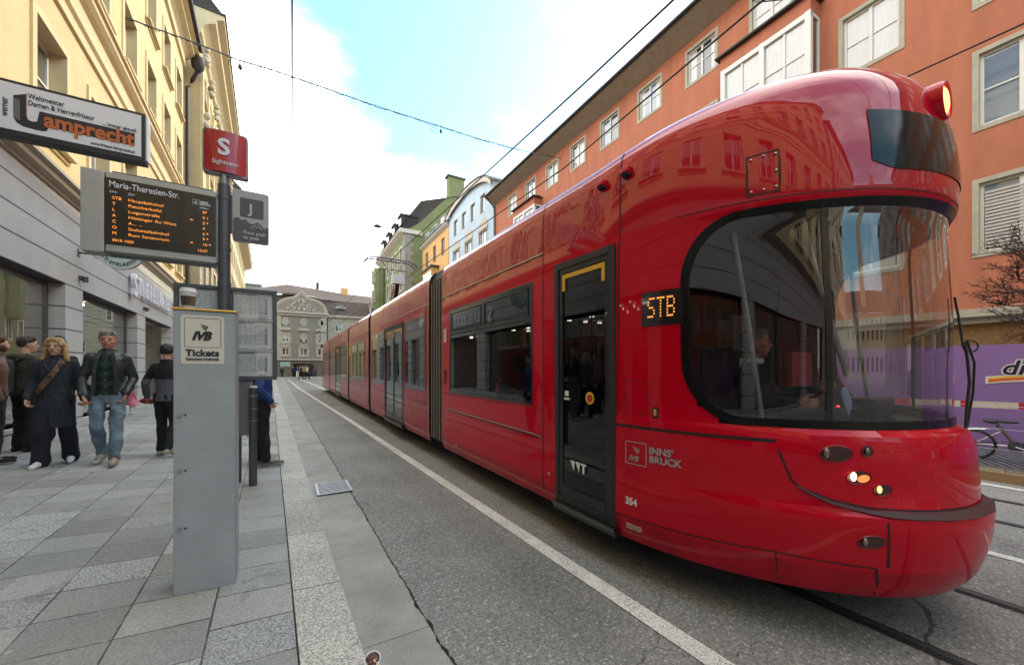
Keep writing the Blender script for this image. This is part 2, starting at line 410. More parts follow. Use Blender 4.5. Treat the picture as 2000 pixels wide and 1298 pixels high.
def window(fr, a0, a1, z0, z1, depth, parent, frame='window_white', pane='pane_mid', cols=2, trans=(0.5,), fw=0.07, surround=None, sw=0.14, sp=0.035, sill=None, b=0.0, split=True):
    mb = MB(); bb = b - depth
    fr.box(mb, a0, a0 + fw, bb, bb + 0.05, z0, z1, frame); fr.box(mb, a1 - fw, a1, bb, bb + 0.05, z0, z1, frame)
    fr.box(mb, a0 + fw, a1 - fw, bb, bb + 0.05, z0, z0 + fw, frame); fr.box(mb, a0 + fw, a1 - fw, bb, bb + 0.05, z1 - fw, z1, frame)
    w = (a1 - a0) / cols
    for k in range(1, cols): fr.box(mb, a0 + w * k - fw * 0.6, a0 + w * k + fw * 0.6, bb, bb + 0.062, z0 + fw, z1 - fw, frame)
    for t in trans:
        zz = z0 + (z1 - z0) * t; fr.box(mb, a0 + fw, a1 - fw, bb + 0.002, bb + 0.04, zz - 0.018, zz + 0.018, frame)
    if surround:
        S = surround
        fr.box(mb, a0 - sw, a0, b, b + sp, z0 - sw, z1 + sw, S); fr.box(mb, a1, a1 + sw, b, b + sp, z0 - sw, z1 + sw, S)
        fr.box(mb, a0, a1, b, b + sp, z1, z1 + sw, S); fr.box(mb, a0, a1, b, b + sp, z0 - sw, z0, S)
    if sill: fr.box(mb, a0 - sw * 1.2, a1 + sw * 1.2, b - 0.02, b + 0.10 + sp, z0 - 0.06, z0, sill)
    def pn(m):
        A = [a0 + fw, a1 - fw]; mats_ = [pane]
        if isinstance(pane, tuple): w_ = a1 - a0 - 2 * fw; A = [A[0], A[0] + w_ * pane[2], A[1] - w_ * pane[3], A[1]]; mats_ = [pane[1], pane[0], pane[1]]
        for i_, mt_ in enumerate(mats_): m.face([fr(A[i_], bb + 0.015, z0 + fw), fr(A[i_ + 1], bb + 0.015, z0 + fw), fr(A[i_ + 1], bb + 0.015, z1 - fw), fr(A[i_], bb + 0.015, z1 - fw)], mt_)
    if not split: pn(mb)
    o = mb.build('window', parent)
    if split:
        g = MB(); pn(g); g.build('pane', o)
    return o
def text_mesh(s, size, origin, right, up, mat, bold=0.0, extrude=0.0015, ax='LEFT', shear=0.0, sx=1.0, spacing=1.0, fn=None):
    cu = bpy.data.curves.new('t', 'FONT'); cu.body = s; cu.size = size; cu.align_x = ax; cu.offset = bold; cu.extrude = extrude; cu.shear = shear
    cu.space_character = spacing; cu.resolution_u = 3
    ob = bpy.data.objects.new('t', cu); COL.objects.link(ob)
    bpy.context.view_layer.update()
    me = bpy.data.meshes.new_from_object(ob.evaluated_get(bpy.context.evaluated_depsgraph_get()))
    bpy.data.objects.remove(ob); bpy.data.curves.remove(cu)
    right = Vector(right).normalized(); up = Vector(up).normalized(); nrm = right.cross(up); origin = Vector(origin)
    vs_ = [(fn(v.co.x * sx, v.co.y, v.co.z + extrude) if fn else origin + right * v.co.x * sx + up * v.co.y + nrm * (v.co.z + extrude)) for v in me.vertices]
    fs = [list(p.vertices) for p in me.polygons]
    bpy.data.meshes.remove(me)
    return vs_, fs
def add_text(mb, s, size, origin, right, up, mat, fit=None, **k):
    if fit:
        v, f = text_mesh(s, size, (0, 0, 0), (1, 0, 0), (0, 1, 0), mat, **k); w = max(q[0] for q in v); k['sx'] = k.get('sx', 1.0) * fit / w
    v, f = text_mesh(s, size, origin, right, up, mat, **k)
    i = len(mb.v); mb.v += [Vector(p) for p in v]; mi = mb.mi(mat)
    for q in f: mb.f.append([i + x for x in q]); mb.m.append(mi)
SY_, CY_ = math.sin(R(YAW)), math.cos(R(YAW))
def px_dir(px, py):                              # photo pixel -> world direction (per unit of distance ahead)
    t = (px - 1000) / 740
    return Vector((SY_ + t * CY_, CY_ - t * SY_, (718 - py) / 740))
def at(px, py, Z): return Vector((0, 0, CAM_H)) + px_dir(px, py) * Z
def pave_z(x): return 0.055 + 0.055 * max(0.0, 0.07 - x)
# ================================================================ SETTING: ground
def line_pt(p, q, y): t = (y - p[1]) / (q[1] - p[1]); return p[0] + (q[0] - p[0]) * t
KI = lambda y: line_pt((0.07, 2.18), (-0.20, 12.73), y)      # pavers / kerb slabs
KO = lambda y: line_pt((0.36, 2.0), (0.22, 7.81), y)         # kerb slabs / gutter
GO = lambda y: line_pt((0.75, 1.86), (0.70, 6.0), y)         # gutter / asphalt
def ground_mat(name, col, kind):
    m = bpy.data.materials.new(name); m.use_nodes = True; nt = m.node_tree; b = nt.nodes['Principled BSDF']; MATS[name] = m
    def nd(t, **k):
        n = nt.nodes.new(t)
        for a, v in k.items(): setattr(n, a, v)
        return n
    def math_(op, a, c=None, d=None):
        n = nd('ShaderNodeMath', operation=op)
        for i, x in enumerate((a, c, d)):
            if x is None: continue
            if isinstance(x, (int, float)): n.inputs[i].default_value = x
            else: nt.links.new(x, n.inputs[i])
        return n.outputs[0]
    def noise(sc, det=3, rough=0.55, vec=None):
        n = nd('ShaderNodeTexNoise'); n.inputs['Scale'].default_value = sc; n.inputs['Detail'].default_value = det; n.inputs['Roughness'].default_value = rough
        nt.links.new(vec or geo.outputs['Position'], n.inputs['Vector']); return n.outputs['Fac']
    def rng(x, a, c, d, e, clamp=True):
        n = nd('ShaderNodeMapRange', clamp=clamp); nt.links.new(x, n.inputs[0])
        for i, q in enumerate((a, c, d, e)): n.inputs[i + 1].default_value = q
        return n.outputs[0]
    def mixc(f, a, c):
        n = nd('ShaderNodeMix', data_type='RGBA')
        if isinstance(f, (int, float)): n.inputs[0].default_value = f
        else: nt.links.new(f, n.inputs[0])
        for i, x in ((6, a), (7, c)):
            if isinstance(x, tuple): n.inputs[i].default_value = (*x, 1)
            else: nt.links.new(x, n.inputs[i])
        return n.outputs[2]
    def scale(c, f):
        n = nd('ShaderNodeVectorMath', operation='SCALE')
        if isinstance(c, tuple): n.inputs[0].default_value = c
        else: nt.links.new(c, n.inputs[0])
        nt.links.new(f, n.inputs['Scale']); return n.outputs[0]
    geo = nd('ShaderNodeNewGeometry'); sx = nd('ShaderNodeSeparateXYZ'); nt.links.new(geo.outputs['Position'], sx.inputs[0])
    X, Y = sx.outputs['X'], sx.outputs['Y']
    h = None; rough = 0.8
    if kind == 'asphalt':
        c = scale(col, rng(noise(0.7, 6), 0.3, 0.7, 0.75, 1.2))
        c = scale(c, rng(noise(60, 4, 0.8), 0.35, 0.65, 0.45, 1.55)); c = scale(c, rng(noise(24, 3, 0.8), 0.35, 0.65, 0.72, 1.28))
        w = nd('ShaderNodeTexVoronoi'); w.inputs['Scale'].default_value = 45; nt.links.new(geo.outputs['Position'], w.inputs['Vector'])
        pale = math_('LESS_THAN', w.outputs['Distance'], 0.34)
        wn_ = nd('ShaderNodeTexWhiteNoise', noise_dimensions='3D'); nt.links.new(w.outputs['Position'], wn_.inputs[0])
        pale = math_('MULTIPLY', pale, math_('GREATER_THAN', wn_.outputs['Value'], 0.80))
        c = mixc(math_('MULTIPLY', pale, 0.8), c, (0.45, 0.44, 0.40))
        # transverse repair seams and a darker patch band
        wob = math_('MULTIPLY_ADD', noise(1.2, 5), 0.5, Y)
        p = math_('PINGPONG', math_('ADD', math_('MULTIPLY', X, -0.28), wob), 5.3)
        seam = math_('LESS_THAN', p, 0.012)
        c = mixc(math_('MULTIPLY', seam, 0.75), c, (0.025, 0.025, 0.025))
        pn = noise(0.33, 2, 0.4); patch = math_('GREATER_THAN', pn, 0.56)
        c = mixc(math_('MULTIPLY', patch, 0.6), c, scale(c, rng(noise(0.33, 2), 0.5, 0.6, 0.80, 0.86)))
        stain = rng(noise(2.3, 6, 0.7), 0.60, 0.72, 0, 0.45); c = mixc(stain, c, (0.075, 0.072, 0.066))
        dust = rng(noise(1.1, 6, 0.7), 0.52, 0.70, 0, 0.30); c = mixc(dust, c, (0.26, 0.25, 0.22))
        vc = nd('ShaderNodeTexVoronoi', feature='DISTANCE_TO_EDGE'); vc.inputs['Scale'].default_value = 0.42
        wv_ = nd('ShaderNodeTexNoise'); wv_.inputs['Scale'].default_value = 3.0; wv_.inputs['Detail'].default_value = 6; nt.links.new(geo.outputs['Position'], wv_.inputs['Vector'])
        va = nd('ShaderNodeVectorMath', operation='MULTIPLY_ADD'); nt.links.new(wv_.outputs['Color'], va.inputs[0]); va.inputs[1].default_value = (.45, .45, .45); nt.links.new(geo.outputs['Position'], va.inputs[2]); nt.links.new(va.outputs[0], vc.inputs['Vector'])
        crk = math_('MULTIPLY', math_('LESS_THAN', vc.outputs['Distance'], 0.0013), math_('GREATER_THAN', noise(0.5, 2), 0.52))
        c = mixc(math_('MULTIPLY', crk, 0.7), c, (0.02, 0.02, 0.02))
        band = rng(math_('ABSOLUTE', math_('SUBTRACT', X, 1.55)), 0.12, 0.22, 0.88, 1.0)
        c = scale(c, band)
        h = noise(110, 3, 0.7); hs, hd = 0.55, 0.004
    elif kind == 'pavers':
        ncol = math_('FLOOR', math_('DIVIDE', math_('SUBTRACT', math_('MULTIPLY_ADD', Y, 0.0256, X), 0.126), 0.42))
        fx = math_('FRACT', math_('DIVIDE', math_('SUBTRACT', math_('MULTIPLY_ADD', Y, 0.0256, X), 0.126), 0.42))
        wc = nd('ShaderNodeTexWhiteNoise', noise_dimensions='1D'); nt.links.new(math_('FLOOR', math_('DIVIDE', math_('ADD', ncol, 1), 3)), wc.inputs['W'])
        yo = math_('ADD', math_('DIVIDE', Y, 0.36), math_('MULTIPLY', wc.outputs['Value'], 0.9))
        fy = math_('FRACT', yo); nrow = math_('FLOOR', yo)
        cb = nd('ShaderNodeCombineXYZ'); nt.links.new(ncol, cb.inputs[0]); nt.links.new(nrow, cb.inputs[1])
        wv = nd('ShaderNodeTexWhiteNoise', noise_dimensions='3D'); nt.links.new(cb.outputs[0], wv.inputs[0])
        v = wv.outputs['Value']
        dx = math_('MULTIPLY', math_('SUBTRACT', 0.5, math_('ABSOLUTE', math_('SUBTRACT', fx, 0.5))), 0.42)
        dy = math_('MULTIPLY', math_('SUBTRACT', 0.5, math_('ABSOLUTE', math_('SUBTRACT', fy, 0.5))), 0.36)
        d = math_('MINIMUM', dx, dy)
        d = math_('ADD', d, math_('MULTIPLY_ADD', noise(30, 3), 0.006, -0.003))
        c = scale(col, rng(v, 0, 1, 0.80, 1.18)); hue_ = rng(math_('FRACT', math_('MULTIPLY', v, 7.3)), 0, 1, 0, 1); c = mixc(math_('MULTIPLY', hue_, 0.5), c, scale((0.245, 0.232, 0.205), rng(v, 0, 1, 0.80, 1.18)))
        c = scale(c, rng(noise(1.1, 6), 0.3, 0.7, 0.80, 1.18))
        c = scale(c, rng(noise(75, 4, 0.8), 0.35, 0.65, 0.68, 1.32))
        coarse = math_('GREATER_THAN', math_('FRACT', math_('MULTIPLY', v, 3.7)), 0.68)
        worm = rng(noise(90, 3, 0.6), 0.40, 0.60, 0.55, 1.45)
        c2 = scale(scale(col, rng(v, 0, 1, 0.95, 1.35)), worm)
        c = mixc(coarse, c, c2)
        warm = rng(noise(0.45, 3), 0.45, 0.62, 0, 1)
        c = mixc(math_('MULTIPLY', warm, 0.35), c, scale(c, rng(v, 0, 1, 0.95, 1.1)))
        blot = math_('LESS_THAN', noise(2.6, 5, 0.6), 0.36)
        c = mixc(math_('MULTIPLY', blot, 0.3), c, (0.07, 0.066, 0.058))
        spot = nd('ShaderNodeTexVoronoi'); spot.inputs['Scale'].default_value = 3.2; nt.links.new(geo.outputs['Position'], spot.inputs['Vector'])
        c = mixc(math_('MULTIPLY', math_('LESS_THAN', spot.outputs['Distance'], 0.045), 0.6), c, (0.42, 0.42, 0.39))
        j = math_('LESS_THAN', d, rng(noise(3.5, 4), 0.35, 0.65, 0.0012, 0.0065))
        c = mixc(math_('MULTIPLY', j, 0.9), c, (0.035, 0.033, 0.028))
        h = math_('ADD', rng(d, 0.0, 0.008, 0, 1), math_('MULTIPLY', noise(58, 2), math_('MULTIPLY_ADD', coarse, 0.5, 0.08))); hs, hd = 0.7, 0.005
        rough = 0.72
    elif kind == 'kerb':
        fy = math_('FRACT', math_('DIVIDE', math_('MULTIPLY_ADD', X, 0.12, Y), 0.98))
        nr = math_('FLOOR', math_('DIVIDE', math_('MULTIPLY_ADD', X, 0.12, Y), 0.98))
        wv = nd('ShaderNodeTexWhiteNoise', noise_dimensions='1D'); nt.links.new(nr, wv.inputs['W'])
        dy = math_('MULTIPLY', math_('SUBTRACT', 0.5, math_('ABSOLUTE', math_('SUBTRACT', fy, 0.5))), 0.98)
        c = scale(col, rng(wv.outputs['Value'], 0, 1, 0.9, 1.1))
        worm = noise(95, 3, 0.6)
        c = scale(c, rng(worm, 0.40, 0.58, 0.55, 1.40)); c = scale(c, rng(noise(1.3, 5), 0.3, 0.7, 0.78, 1.12))
        c = mixc(math_('MULTIPLY', math_('LESS_THAN', dy, 0.005), 0.85), c, (0.05, 0.045, 0.04))
        h = worm; hs, hd = 0.6, 0.005; rough = 0.7
    elif kind == 'gutter':
        dy = math_('PINGPONG', math_('ADD', Y, 0.7), 1.45)
        c = scale(col, rng(noise(1.4, 7, 0.65), 0.3, 0.7, 0.68, 1.25)); c = scale(c, rng(noise(150, 2), 0.3, 0.7, 0.75, 1.25))
        c = mixc(math_('MULTIPLY', math_('LESS_THAN', noise(5.0, 6, 0.7), 0.33), 0.35), c, (0.06, 0.057, 0.05))
        c = mixc(math_('MULTIPLY', math_('LESS_THAN', dy, 0.006), 0.5), c, (0.05, 0.045, 0.04))
        h = noise(90, 3); hs, hd = 0.35, 0.003; rough = 0.75
    elif kind == 'marking':
        wear = rng(noise(110, 3, 0.7), 0.50, 0.60, 0.0, 1.0)
        wear2 = rng(noise(6, 4), 0.35, 0.7, 0.45, 1.0)
        c = mixc(math_('MULTIPLY', wear, wear2), col, (0.10, 0.098, 0.09))
        c = scale(c, rng(noise(2.0, 5), 0.3, 0.7, 0.8, 1.1))
        h = noise(110, 3, 0.7); hs, hd = 0.5, 0.003
    nt.links.new(c, b.inputs['Base Color']); b.inputs['Roughness'].default_value = rough
    bp = nd('ShaderNodeBump'); bp.inputs['Strength'].default_value = hs; bp.inputs['Distance'].default_value = hd
    nt.links.new(h, bp.inputs['Height']); nt.links.new(bp.outputs[0], b.inputs['Normal'])
ground_mat('asphalt', (0.212, 0.207, 0.192), 'asphalt')
ground_mat('pavers', (0.238, 0.240, 0.222), 'pavers')
ground_mat('kerb_slab', (0.36, 0.345, 0.30), 'kerb')
ground_mat('gutter_concrete', (0.285, 0.28, 0.25), 'gutter')
ground_mat('road_marking', (0.74, 0.72, 0.65), 'marking')

def sheet(name, pts, mat, kind='structure'):
    mb = MB(); mb.face(pts, mat); o = mb.build(name); o['kind'] = kind; return o
sheet('ground', [(-400, -300, -0.03), (400, -300, -0.03), (400, 600, -0.03), (-400, 600, -0.03)], 'asphalt')
sheet('road', [(GO(-40), -40, 0), (13.0, -40, 0), (13.0, 120, 0), (GO(120), 120, 0)], 'asphalt')
ys = [-30, 0, 2, 4, 6, 8, 10, 14, 20, 30, 60, 100]
mb = MB()
xs = lambda y: [KI(y) - 0.007, -1.2, -2.5, -4.2, -9.0]
mb.grid([[(x, y, pave_z(x)) for x in xs(y)] for y in ys], 'pavers'); pav = mb.build('pavement'); pav['kind'] = 'structure'
mb = MB()
for i in range(len(ys) - 1):
    y0, y1 = ys[i], ys[i + 1]
    P = [(KI(y0), y0), (KO(y0), y0), (KO(y1), y1), (KI(y1), y1)]
    mb.hexa([(x, y, -0.02) for x, y in P] + [(x, y, pave_z(x) + 0.002) for x, y in P], 'kerb_slab')
k = mb.build('kerb'); k['kind'] = 'structure'
mb = MB()
mb.grid([[(KO(y) - 0.01, y, 0.018), (KO(y) + 0.03, y, 0.012), (GO(y), y, 0.004)] for y in ys], 'gutter_concrete')
g = mb.build('gutter'); g['kind'] = 'structure'
# the ragged dark joint where the asphalt meets the gutter concrete
mb = MB(); y = 0.8; rows = []
rr = random.Random(3); wx = 0
while y < 60:
    wx = wx * 0.75 + rr.uniform(-0.008, 0.008); w = rr.uniform(0.001, 0.008) if y > 2.6 else rr.uniform(0.001, 0.011)
    x = GO(y) + wx; rows.append([(x - w, y, 0.0075), (x + w, y, 0.0075)]); y += 0.035 if y < 8 else 0.2
M('crack', (0.014, 0.013, 0.012), 0.95)
mb.grid(rows, 'crack'); c = mb.build('road_joint'); c['kind'] = 'structure'
mb = MB(); rows = []
for i in range(-4, 14):
    xx = KI(i * 1.0) ; rows.append([(xx - 0.010, i, pave_z(xx) + 0.001), (xx + 0.001, i, pave_z(xx) + 0.001)])
mb.grid(rows, 'crack'); c = mb.build('pavement_joint'); c['kind'] = 'structure'
# painted lines
mb = MB()
def pline(P, Q, w, z=0.006):
    P, Q = Vector((*P, 0)), Vector((*Q, 0)); d = (Q - P).normalized(); n = Vector((d.y, -d.x, 0)) * w / 2
    mb.face([P - n + Vector((0, 0, z)), P + n + Vector((0, 0, z)), Q + n + Vector((0, 0, z)), Q - n + Vector((0, 0, z))], 'road_marking')
pline((2.03, -2.0), (1.66, 12.0), 0.13); pline((1.66, 12.0), (1.02, 31), 0.13); pline((1.0, 31.3), (0.4, 60), 0.14)
pline((2.6, 26), (1.9, 58), 0.16)
pline((5.06, -6), (5.06, 0.72), 0.10); pline((5.06, 2.4), (5.06, 6.4), 0.10)
pline((8.0, -6), (8.0, 30), 0.12)
o = mb.build('road_line'); o['kind'] = 'structure'
# rails with their dark flange grooves
mb = MB()
for X in (3.02, 4.02, 6.14, 7.14):
    mb.face([(X - 0.03, -30, 0.004), (X + 0.02, -30, 0.004), (X + 0.02, 70, 0.004), (X - 0.03, 70, 0.004)], 'crack')
    mb.face([(X + 0.02, -30, 0.005), (X + 0.065, -30, 0.005), (X + 0.065, 70, 0.005), (X + 0.02, 70, 0.005)], 'steel_dark')
    mb.face([(X + 0.065, -30, 0.004), (X + 0.08, -30, 0.004), (X + 0.08, 70, 0.004), (X + 0.065, 70, 0.004)], 'crack')
o = mb.build('tram_rails'); o['kind'] = 'structure'
# far kerb and the pavement on the right side
mb = MB(); mb.box((13.0, -40, -0.02), (13.25, 120, 0.12), 'kerb_slab'); o = mb.build('far_kerb'); o['kind'] = 'structure'
sheet('far_pavement', [(13.25, -40, 0.118), (20, -40, 0.118), (22, 120, 0.118), (13.25, 120, 0.118)], 'pavers')

# ================================================================ LEFT: yellow corner-to-corner building with the shop
FL = Fr((-3.46, 0, 0), (-0.032, 1, 0), (1, 0.032, 0))
BASE_L = tuple(FL(8, 0, 0))
yb = thing('building', 'yellow plastered building on the left with a grey stone shop front', 'building', BASE_L)
A0, A1 = -16.0, 24.2
ups = []
cols_l = [10.08 + 2.46 * k for k in range(-10, 6)]
for c in cols_l:
    if c < A0 + .5: continue
    ups += [(c, c + 1.2, 5.85, 7.85), (c, c + 1.2, 10.35, 12.1), (c, c + 1.2, 13.4, 15.2)]
mb = MB(); wall_cells(mb, FL, A0, A1, 5.2, 17.0, ups, 0.28, 'yellow_wall', 'yellow_trim')
mb.face([FL(A1, 0, 0), FL(A1, -9, 0), FL(A1, -9, 17), FL(A1, 0, 17)], 'yellow_wall'); mb.face([FL(A0, 0, 0), FL(A0, -9, 0), FL(A0, -9, 17), FL(A0, 0, 17)], 'yellow_wall')
mb.build('wall', yb)
# shop front: stone fascia and piers with openings
shop_op = [(-14, -9.5, 0.55, 3.27), (-8.6, -3.2, 0.55, 3.27), (-2.3, 2.6, 0.55, 3.27), (3.4, 11.32, 0.55, 3.27), (12.19, 16.4, 0.42, 3.27), (17.34, 21.45, 0.16, 3.27)]
mb = MB(); wall_cells(mb, FL, A0, 21.5, 0.0, 5.0, shop_op, 0.32, 'shop_stone'); wall_cells(mb, FL, 21.5, A1, 0.0, 5.0, [(21.9, 23.8, 0.2, 3.6)], 0.4, 'grey_band')
mb.build('shop_front', yb)
def cornice(fr, a0, a1, prof, mat, name, parent):    # prof: list of (out, z) swept along
    mb = MB(); mb.grid([[fr(a, b, z) for b, z in prof] for a in (a0, a1)], mat)
    for a in (a0, a1): mb.face([fr(a, b, z) for b, z in prof], mat)
    return mb.build(name, parent)
cornice(FL, A0, A1, [(0, 4.98), (0.05, 4.98), (0.07, 5.03), (0.16, 5.06), (0.2, 5.14), (0.26, 5.16), (0.26, 5.23), (0.0, 5.30)], 'stone_trim', 'cornice', yb)
cornice(FL, A0, A1, [(0, 8.62), (0.06, 8.64), (0.06, 8.86), (0.12, 8.92), (0.12, 9.05), (0.05, 9.09), (0.05, 9.45), (0.14, 9.52), (0.22, 9.60), (0.22, 9.70), (0.28, 9.74), (0.28, 9.80), (0.0, 9.86)], 'yellow_trim', 'cornice', yb)
cornice(FL, A0, A1, [(0, 16.2), (0.1, 16.25), (0.1, 16.6), (0.25, 16.75), (0.45, 16.85), (0.45, 16.98), (0.62, 17.05), (0.62, 17.15), (0, 17.2)], 'yellow_trim', 'cornice', yb)
mb = MB(); mb.grid([[FL(a, 0.70, 17.20), FL(a, 0.72, 17.34), FL(a, 0.60, 17.34), FL(a, -2.5, 19.9), FL(a, -9, 20.2)] for a in (A0 - .2, A1 + .1)], 'roof_dark'); mb.build('roof', yb)
mb = MB(); mb.tube([FL(A0, 0.70, 17.18), FL(A1 - .2, 0.70, 17.18)], 0.085, 'gutter', 8); mb.build('gutter', yb)
for c in cols_l:
    if c < A0 + .5: continue
    for (a, b, z0, z1) in [(c, c + 1.2, 5.85, 7.85), (c, c + 1.2, 10.35, 12.1), (c, c + 1.2, 13.4, 15.2)]:
        window(FL, a, b, z0, z1, 0.26, yb, frame='window_white', pane='pane_mid', surround='yellow_trim', sw=0.15, sp=0.04, sill='yellow_trim', trans=(0.62,), split=(c > 2))
# sign-carrying panel lights on the fascia
for a in (12.0, 17.1):
    l = thing('wall_spotlight', 'small grey spotlight on the shop fascia ' + ('left of the white letters' if a < 15 else 'above the shop entrance'), 'spotlight', tuple(FL(a, 0, 3.5)), 'spotlights on the shop fascia')
    mb = MB(); FL.box(mb, a - 0.05, a + 0.05, 0.0, 0.05, 3.47, 3.56, 'steel_dark'); mb.build('bracket', l)
    mb = MB(); mb.tube([FL(a, 0.09, 3.43), FL(a, 0.09, 3.55)], 0.05, 'steel_dark', 12); mb.build('lamp_head', l)
# shop windows: frames, glass and the interiors behind
for i, (a, b, z0, z1) in enumerate(shop_op):
    depth = 2.6
    it = MB()
    q = lambda aa, bb, zz: FL(aa, bb, zz)
    back = -0.33 - depth
    it.face([q(a - .4, back, 0.2), q(b + .4, back, 0.2), q(b + .4, back, 3.4), q(a - .4, back, 3.4)], 'shop_panel')
    it.face([q(a - .4, -0.4, 3.38), q(b + .4, -0.4, 3.38), q(b + .4, back, 3.38), q(a - .4, back, 3.38)], 'shop_panel')
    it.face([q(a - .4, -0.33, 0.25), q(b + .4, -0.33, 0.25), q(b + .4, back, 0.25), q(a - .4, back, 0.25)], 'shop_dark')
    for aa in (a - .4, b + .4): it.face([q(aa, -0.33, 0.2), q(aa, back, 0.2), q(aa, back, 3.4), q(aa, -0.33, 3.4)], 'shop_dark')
    o = it.build('shop_interior', yb)
    if i in (3, 4, 5):
        r4 = random.Random(i)
        lm = MB(); k = 0
        aa = a + 0.6
        while aa < b - 0.2:
            for bb in (-0.9, -1.7, -2.4):
                p = q(aa + r4.uniform(-.1, .1), bb, 3.33); lm.tube([p, p + Vector((0, 0, -0.05))], 0.085, 'shop_light', 14)
            aa += 1.15
        lm.build('ceiling_light', o)
        sh = MB()
        for row in range(3):
            z = 0.75 + row * 0.62
            FL.box(sh, a, b, back + 0.02, back + 0.38, z, z + 0.03, 'wood')
            aa = a + 0.1
            while aa < b - 0.2:
                w = r4.uniform(0.10, 0.16); FL.box(sh, aa, aa + w, back + 0.06, back + 0.32, z + 0.03, z + 0.03 + r4.uniform(0.08, 0.3), r4.choice(['shop_warm', 'shop_dark', 'strap_brown', 'black_cloth', 'shop_panel'])); aa += w + r4.uniform(0.03, 0.15)
        FL.box(sh, b - 1.3, b - .4, back + 0.02, back + 0.06, 0.3, 2.9, 'shop_warm')
        sh.build('shelving', o)
    if i < 5:
        f = MB()
        FL.box(f, a, b, -0.30, -0.05, z0 - 0.34, z0 - 0.04, 'steel'); FL.box(f, a, b, -0.30, -0.10, z0 - 0.04, z0, 'silver')
        FL.box(f, a, a + 0.05, -0.31, -0.24, z0, z1, 'steel_dark'); FL.box(f, b - 0.05, b, -0.31, -0.24, z0, z1, 'steel_dark'); FL.box(f, a + .05, b - .05, -0.31, -0.24, z1 - 0.07, z1, 'steel_dark')
        if i == 3: FL.box(f, 8.97, 9.0, -0.30, -0.26, z0, z1 - 0.07, 'steel_dark')
        fo = f.build('display_window', yb)
        g = MB(); g.face([q(a + .05, -0.27, z0), q(b - .05, -0.27, z0), q(b - .05, -0.27, z1 - .07), q(a + .05, -0.27, z1 - .07)], 'shop_glass'); g.build('pane', fo)
# door leaves of the entrance, set back
f = MB(); FL.box(f, 17.5, 17.62, -1.25, -1.15, 0.2, 3.2, 'wood'); FL.box(f, 18.9, 19.02, -1.25, -1.15, 0.2, 3.2, 'steel_dark'); FL.box(f, 17.62, 18.9, -1.24, -1.18, 2.5, 2.58, 'steel_dark')
fo = f.build('shop_door', yb); g = MB(); g.face([FL(17.62, -1.2, .2), FL(18.9, -1.2, .2), FL(18.9, -1.2, 3.2), FL(17.62, -1.2, 3.2)], 'shop_glass'); g.build('pane', fo)
# goods standing in the near display window
disp = thing('display_plinth', 'low wooden display of shoes behind the nearest shop window', 'display', tuple(FL(9, -0.8, 0.6)))
mb = MB(); FL.box(mb, 6.0, 11.2, -1.0, -0.33, 0.26, 0.62, 'steel'); mb.build('base', disp)
r5 = random.Random(5); mb = MB()
for k in range(26):
    a = 8.0 + k * 0.12; b = -0.42 - 0.1 * (k % 3); m = r5.choice(['strap_brown', 'shoe_tan', 'black_cloth', 'wood', 'logo_orange'])
    mb.ellipsoid(FL(a, b - 0.05, 0.66), (0.13, 0.045, 0.045), m, 8, 6); mb.ellipsoid(FL(a, b - 0.14, 0.70), (0.06, 0.045, 0.06), m, 8, 6)
mb.build('shoe', disp, smooth=True)
clo = thing('clothes_rack', 'rack of pale grey clothes behind the nearest shop window', 'clothes rack', tuple(FL(8.6, -0.9, 0.3)))
mb = MB(); mb.tube([FL(7.9, -0.95, 0.3), FL(7.9, -0.95, 1.62), FL(9.7, -0.95, 1.62), FL(9.7, -0.95, 0.3)], 0.018, 'steel', 8); mb.build('rail', clo)
for k in range(11):
    a = 8.0 + k * 0.155; mb = MB(); m = ['pack_grey', 'grey_cloth', 'window_white', 'olive_cloth', 'pack_grey'][k % 5]; l = r5.uniform(0.5, 0.8)
    mb.grid([[FL(a + 0.03 * math.sin(j * 1.3 + k), -0.95 + s * w, 1.58 - h) for s in (-1, -.5, 0, .5, 1)] for j, (w, h) in enumerate([(0.04, 0), (0.2, 0.08), (0.21, 0.3), (0.24, l)])], m)
    mb.build('garment', clo, smooth=True)

# STIEFELKATER letters on the fascia
sg = thing('shop_lettering', 'tall white raised letters reading STIEFELKATER on the stone fascia', 'sign', tuple(FL(15.4, 0.05, 3.8)))
for i, ch in enumerate('STIEFELKATER'):
    a = 15.45 + i * 0.445; mb = MB()
    add_text(mb, ch, 0.95 if i == 0 else 0.72, FL(a, 0.05, 3.70 if i == 0 else 3.84), FL.u, (0, 0, 1), 'neon_white', bold=0.018, extrude=0.05, sx=0.62 if i else 0.7)
    mb.build('letter', sg)
# round hanging sign
rs = thing('hanging_sign', 'round pale green hanging shop sign with whiskers drawn on it', 'sign', tuple(FL(11.9, 0.5, 4.2)))
mb = MB(); mb.tube([FL(11.95, 0, 4.06), FL(11.95, 0.3, 4.06)], 0.022, 'steel_dark', 8); FL.box(mb, 11.90, 12.0, 0.0, 0.02, 3.98, 4.14, 'steel_dark'); mb.build('bracket', rs)
cx, cz, rad = -3.175, 4.17, 0.40; yy = 11.9
M('sign_mint', (0.50, 0.60, 0.53), 0.5)
mb = MB(); mb.prism([(cx + rad * math.cos(t * math.pi / 24), cz + rad * math.sin(t * math.pi / 24)) for t in range(48)], lambda x, z, d: (x, yy - d, z), 'sign_mint', -0.04, 0.04, 'ink_grey'); mb.build('disc', rs)
mb = MB(); F = lambda x, z: (x, yy - 0.043, z)
for i, ch in enumerate('STIEFELKATER'):
    t = R(205 + 130 * (i + 0.5) / 12); c = Vector(F(cx + 0.33 * math.cos(t), cz + 0.33 * math.sin(t))); r_ = Vector((-math.sin(t), 0, math.cos(t))); u_ = Vector((-math.cos(t), 0, -math.sin(t)))
    add_text(mb, ch, 0.10, c - r_ * 0.03, r_, u_, 'ink', bold=0.002)
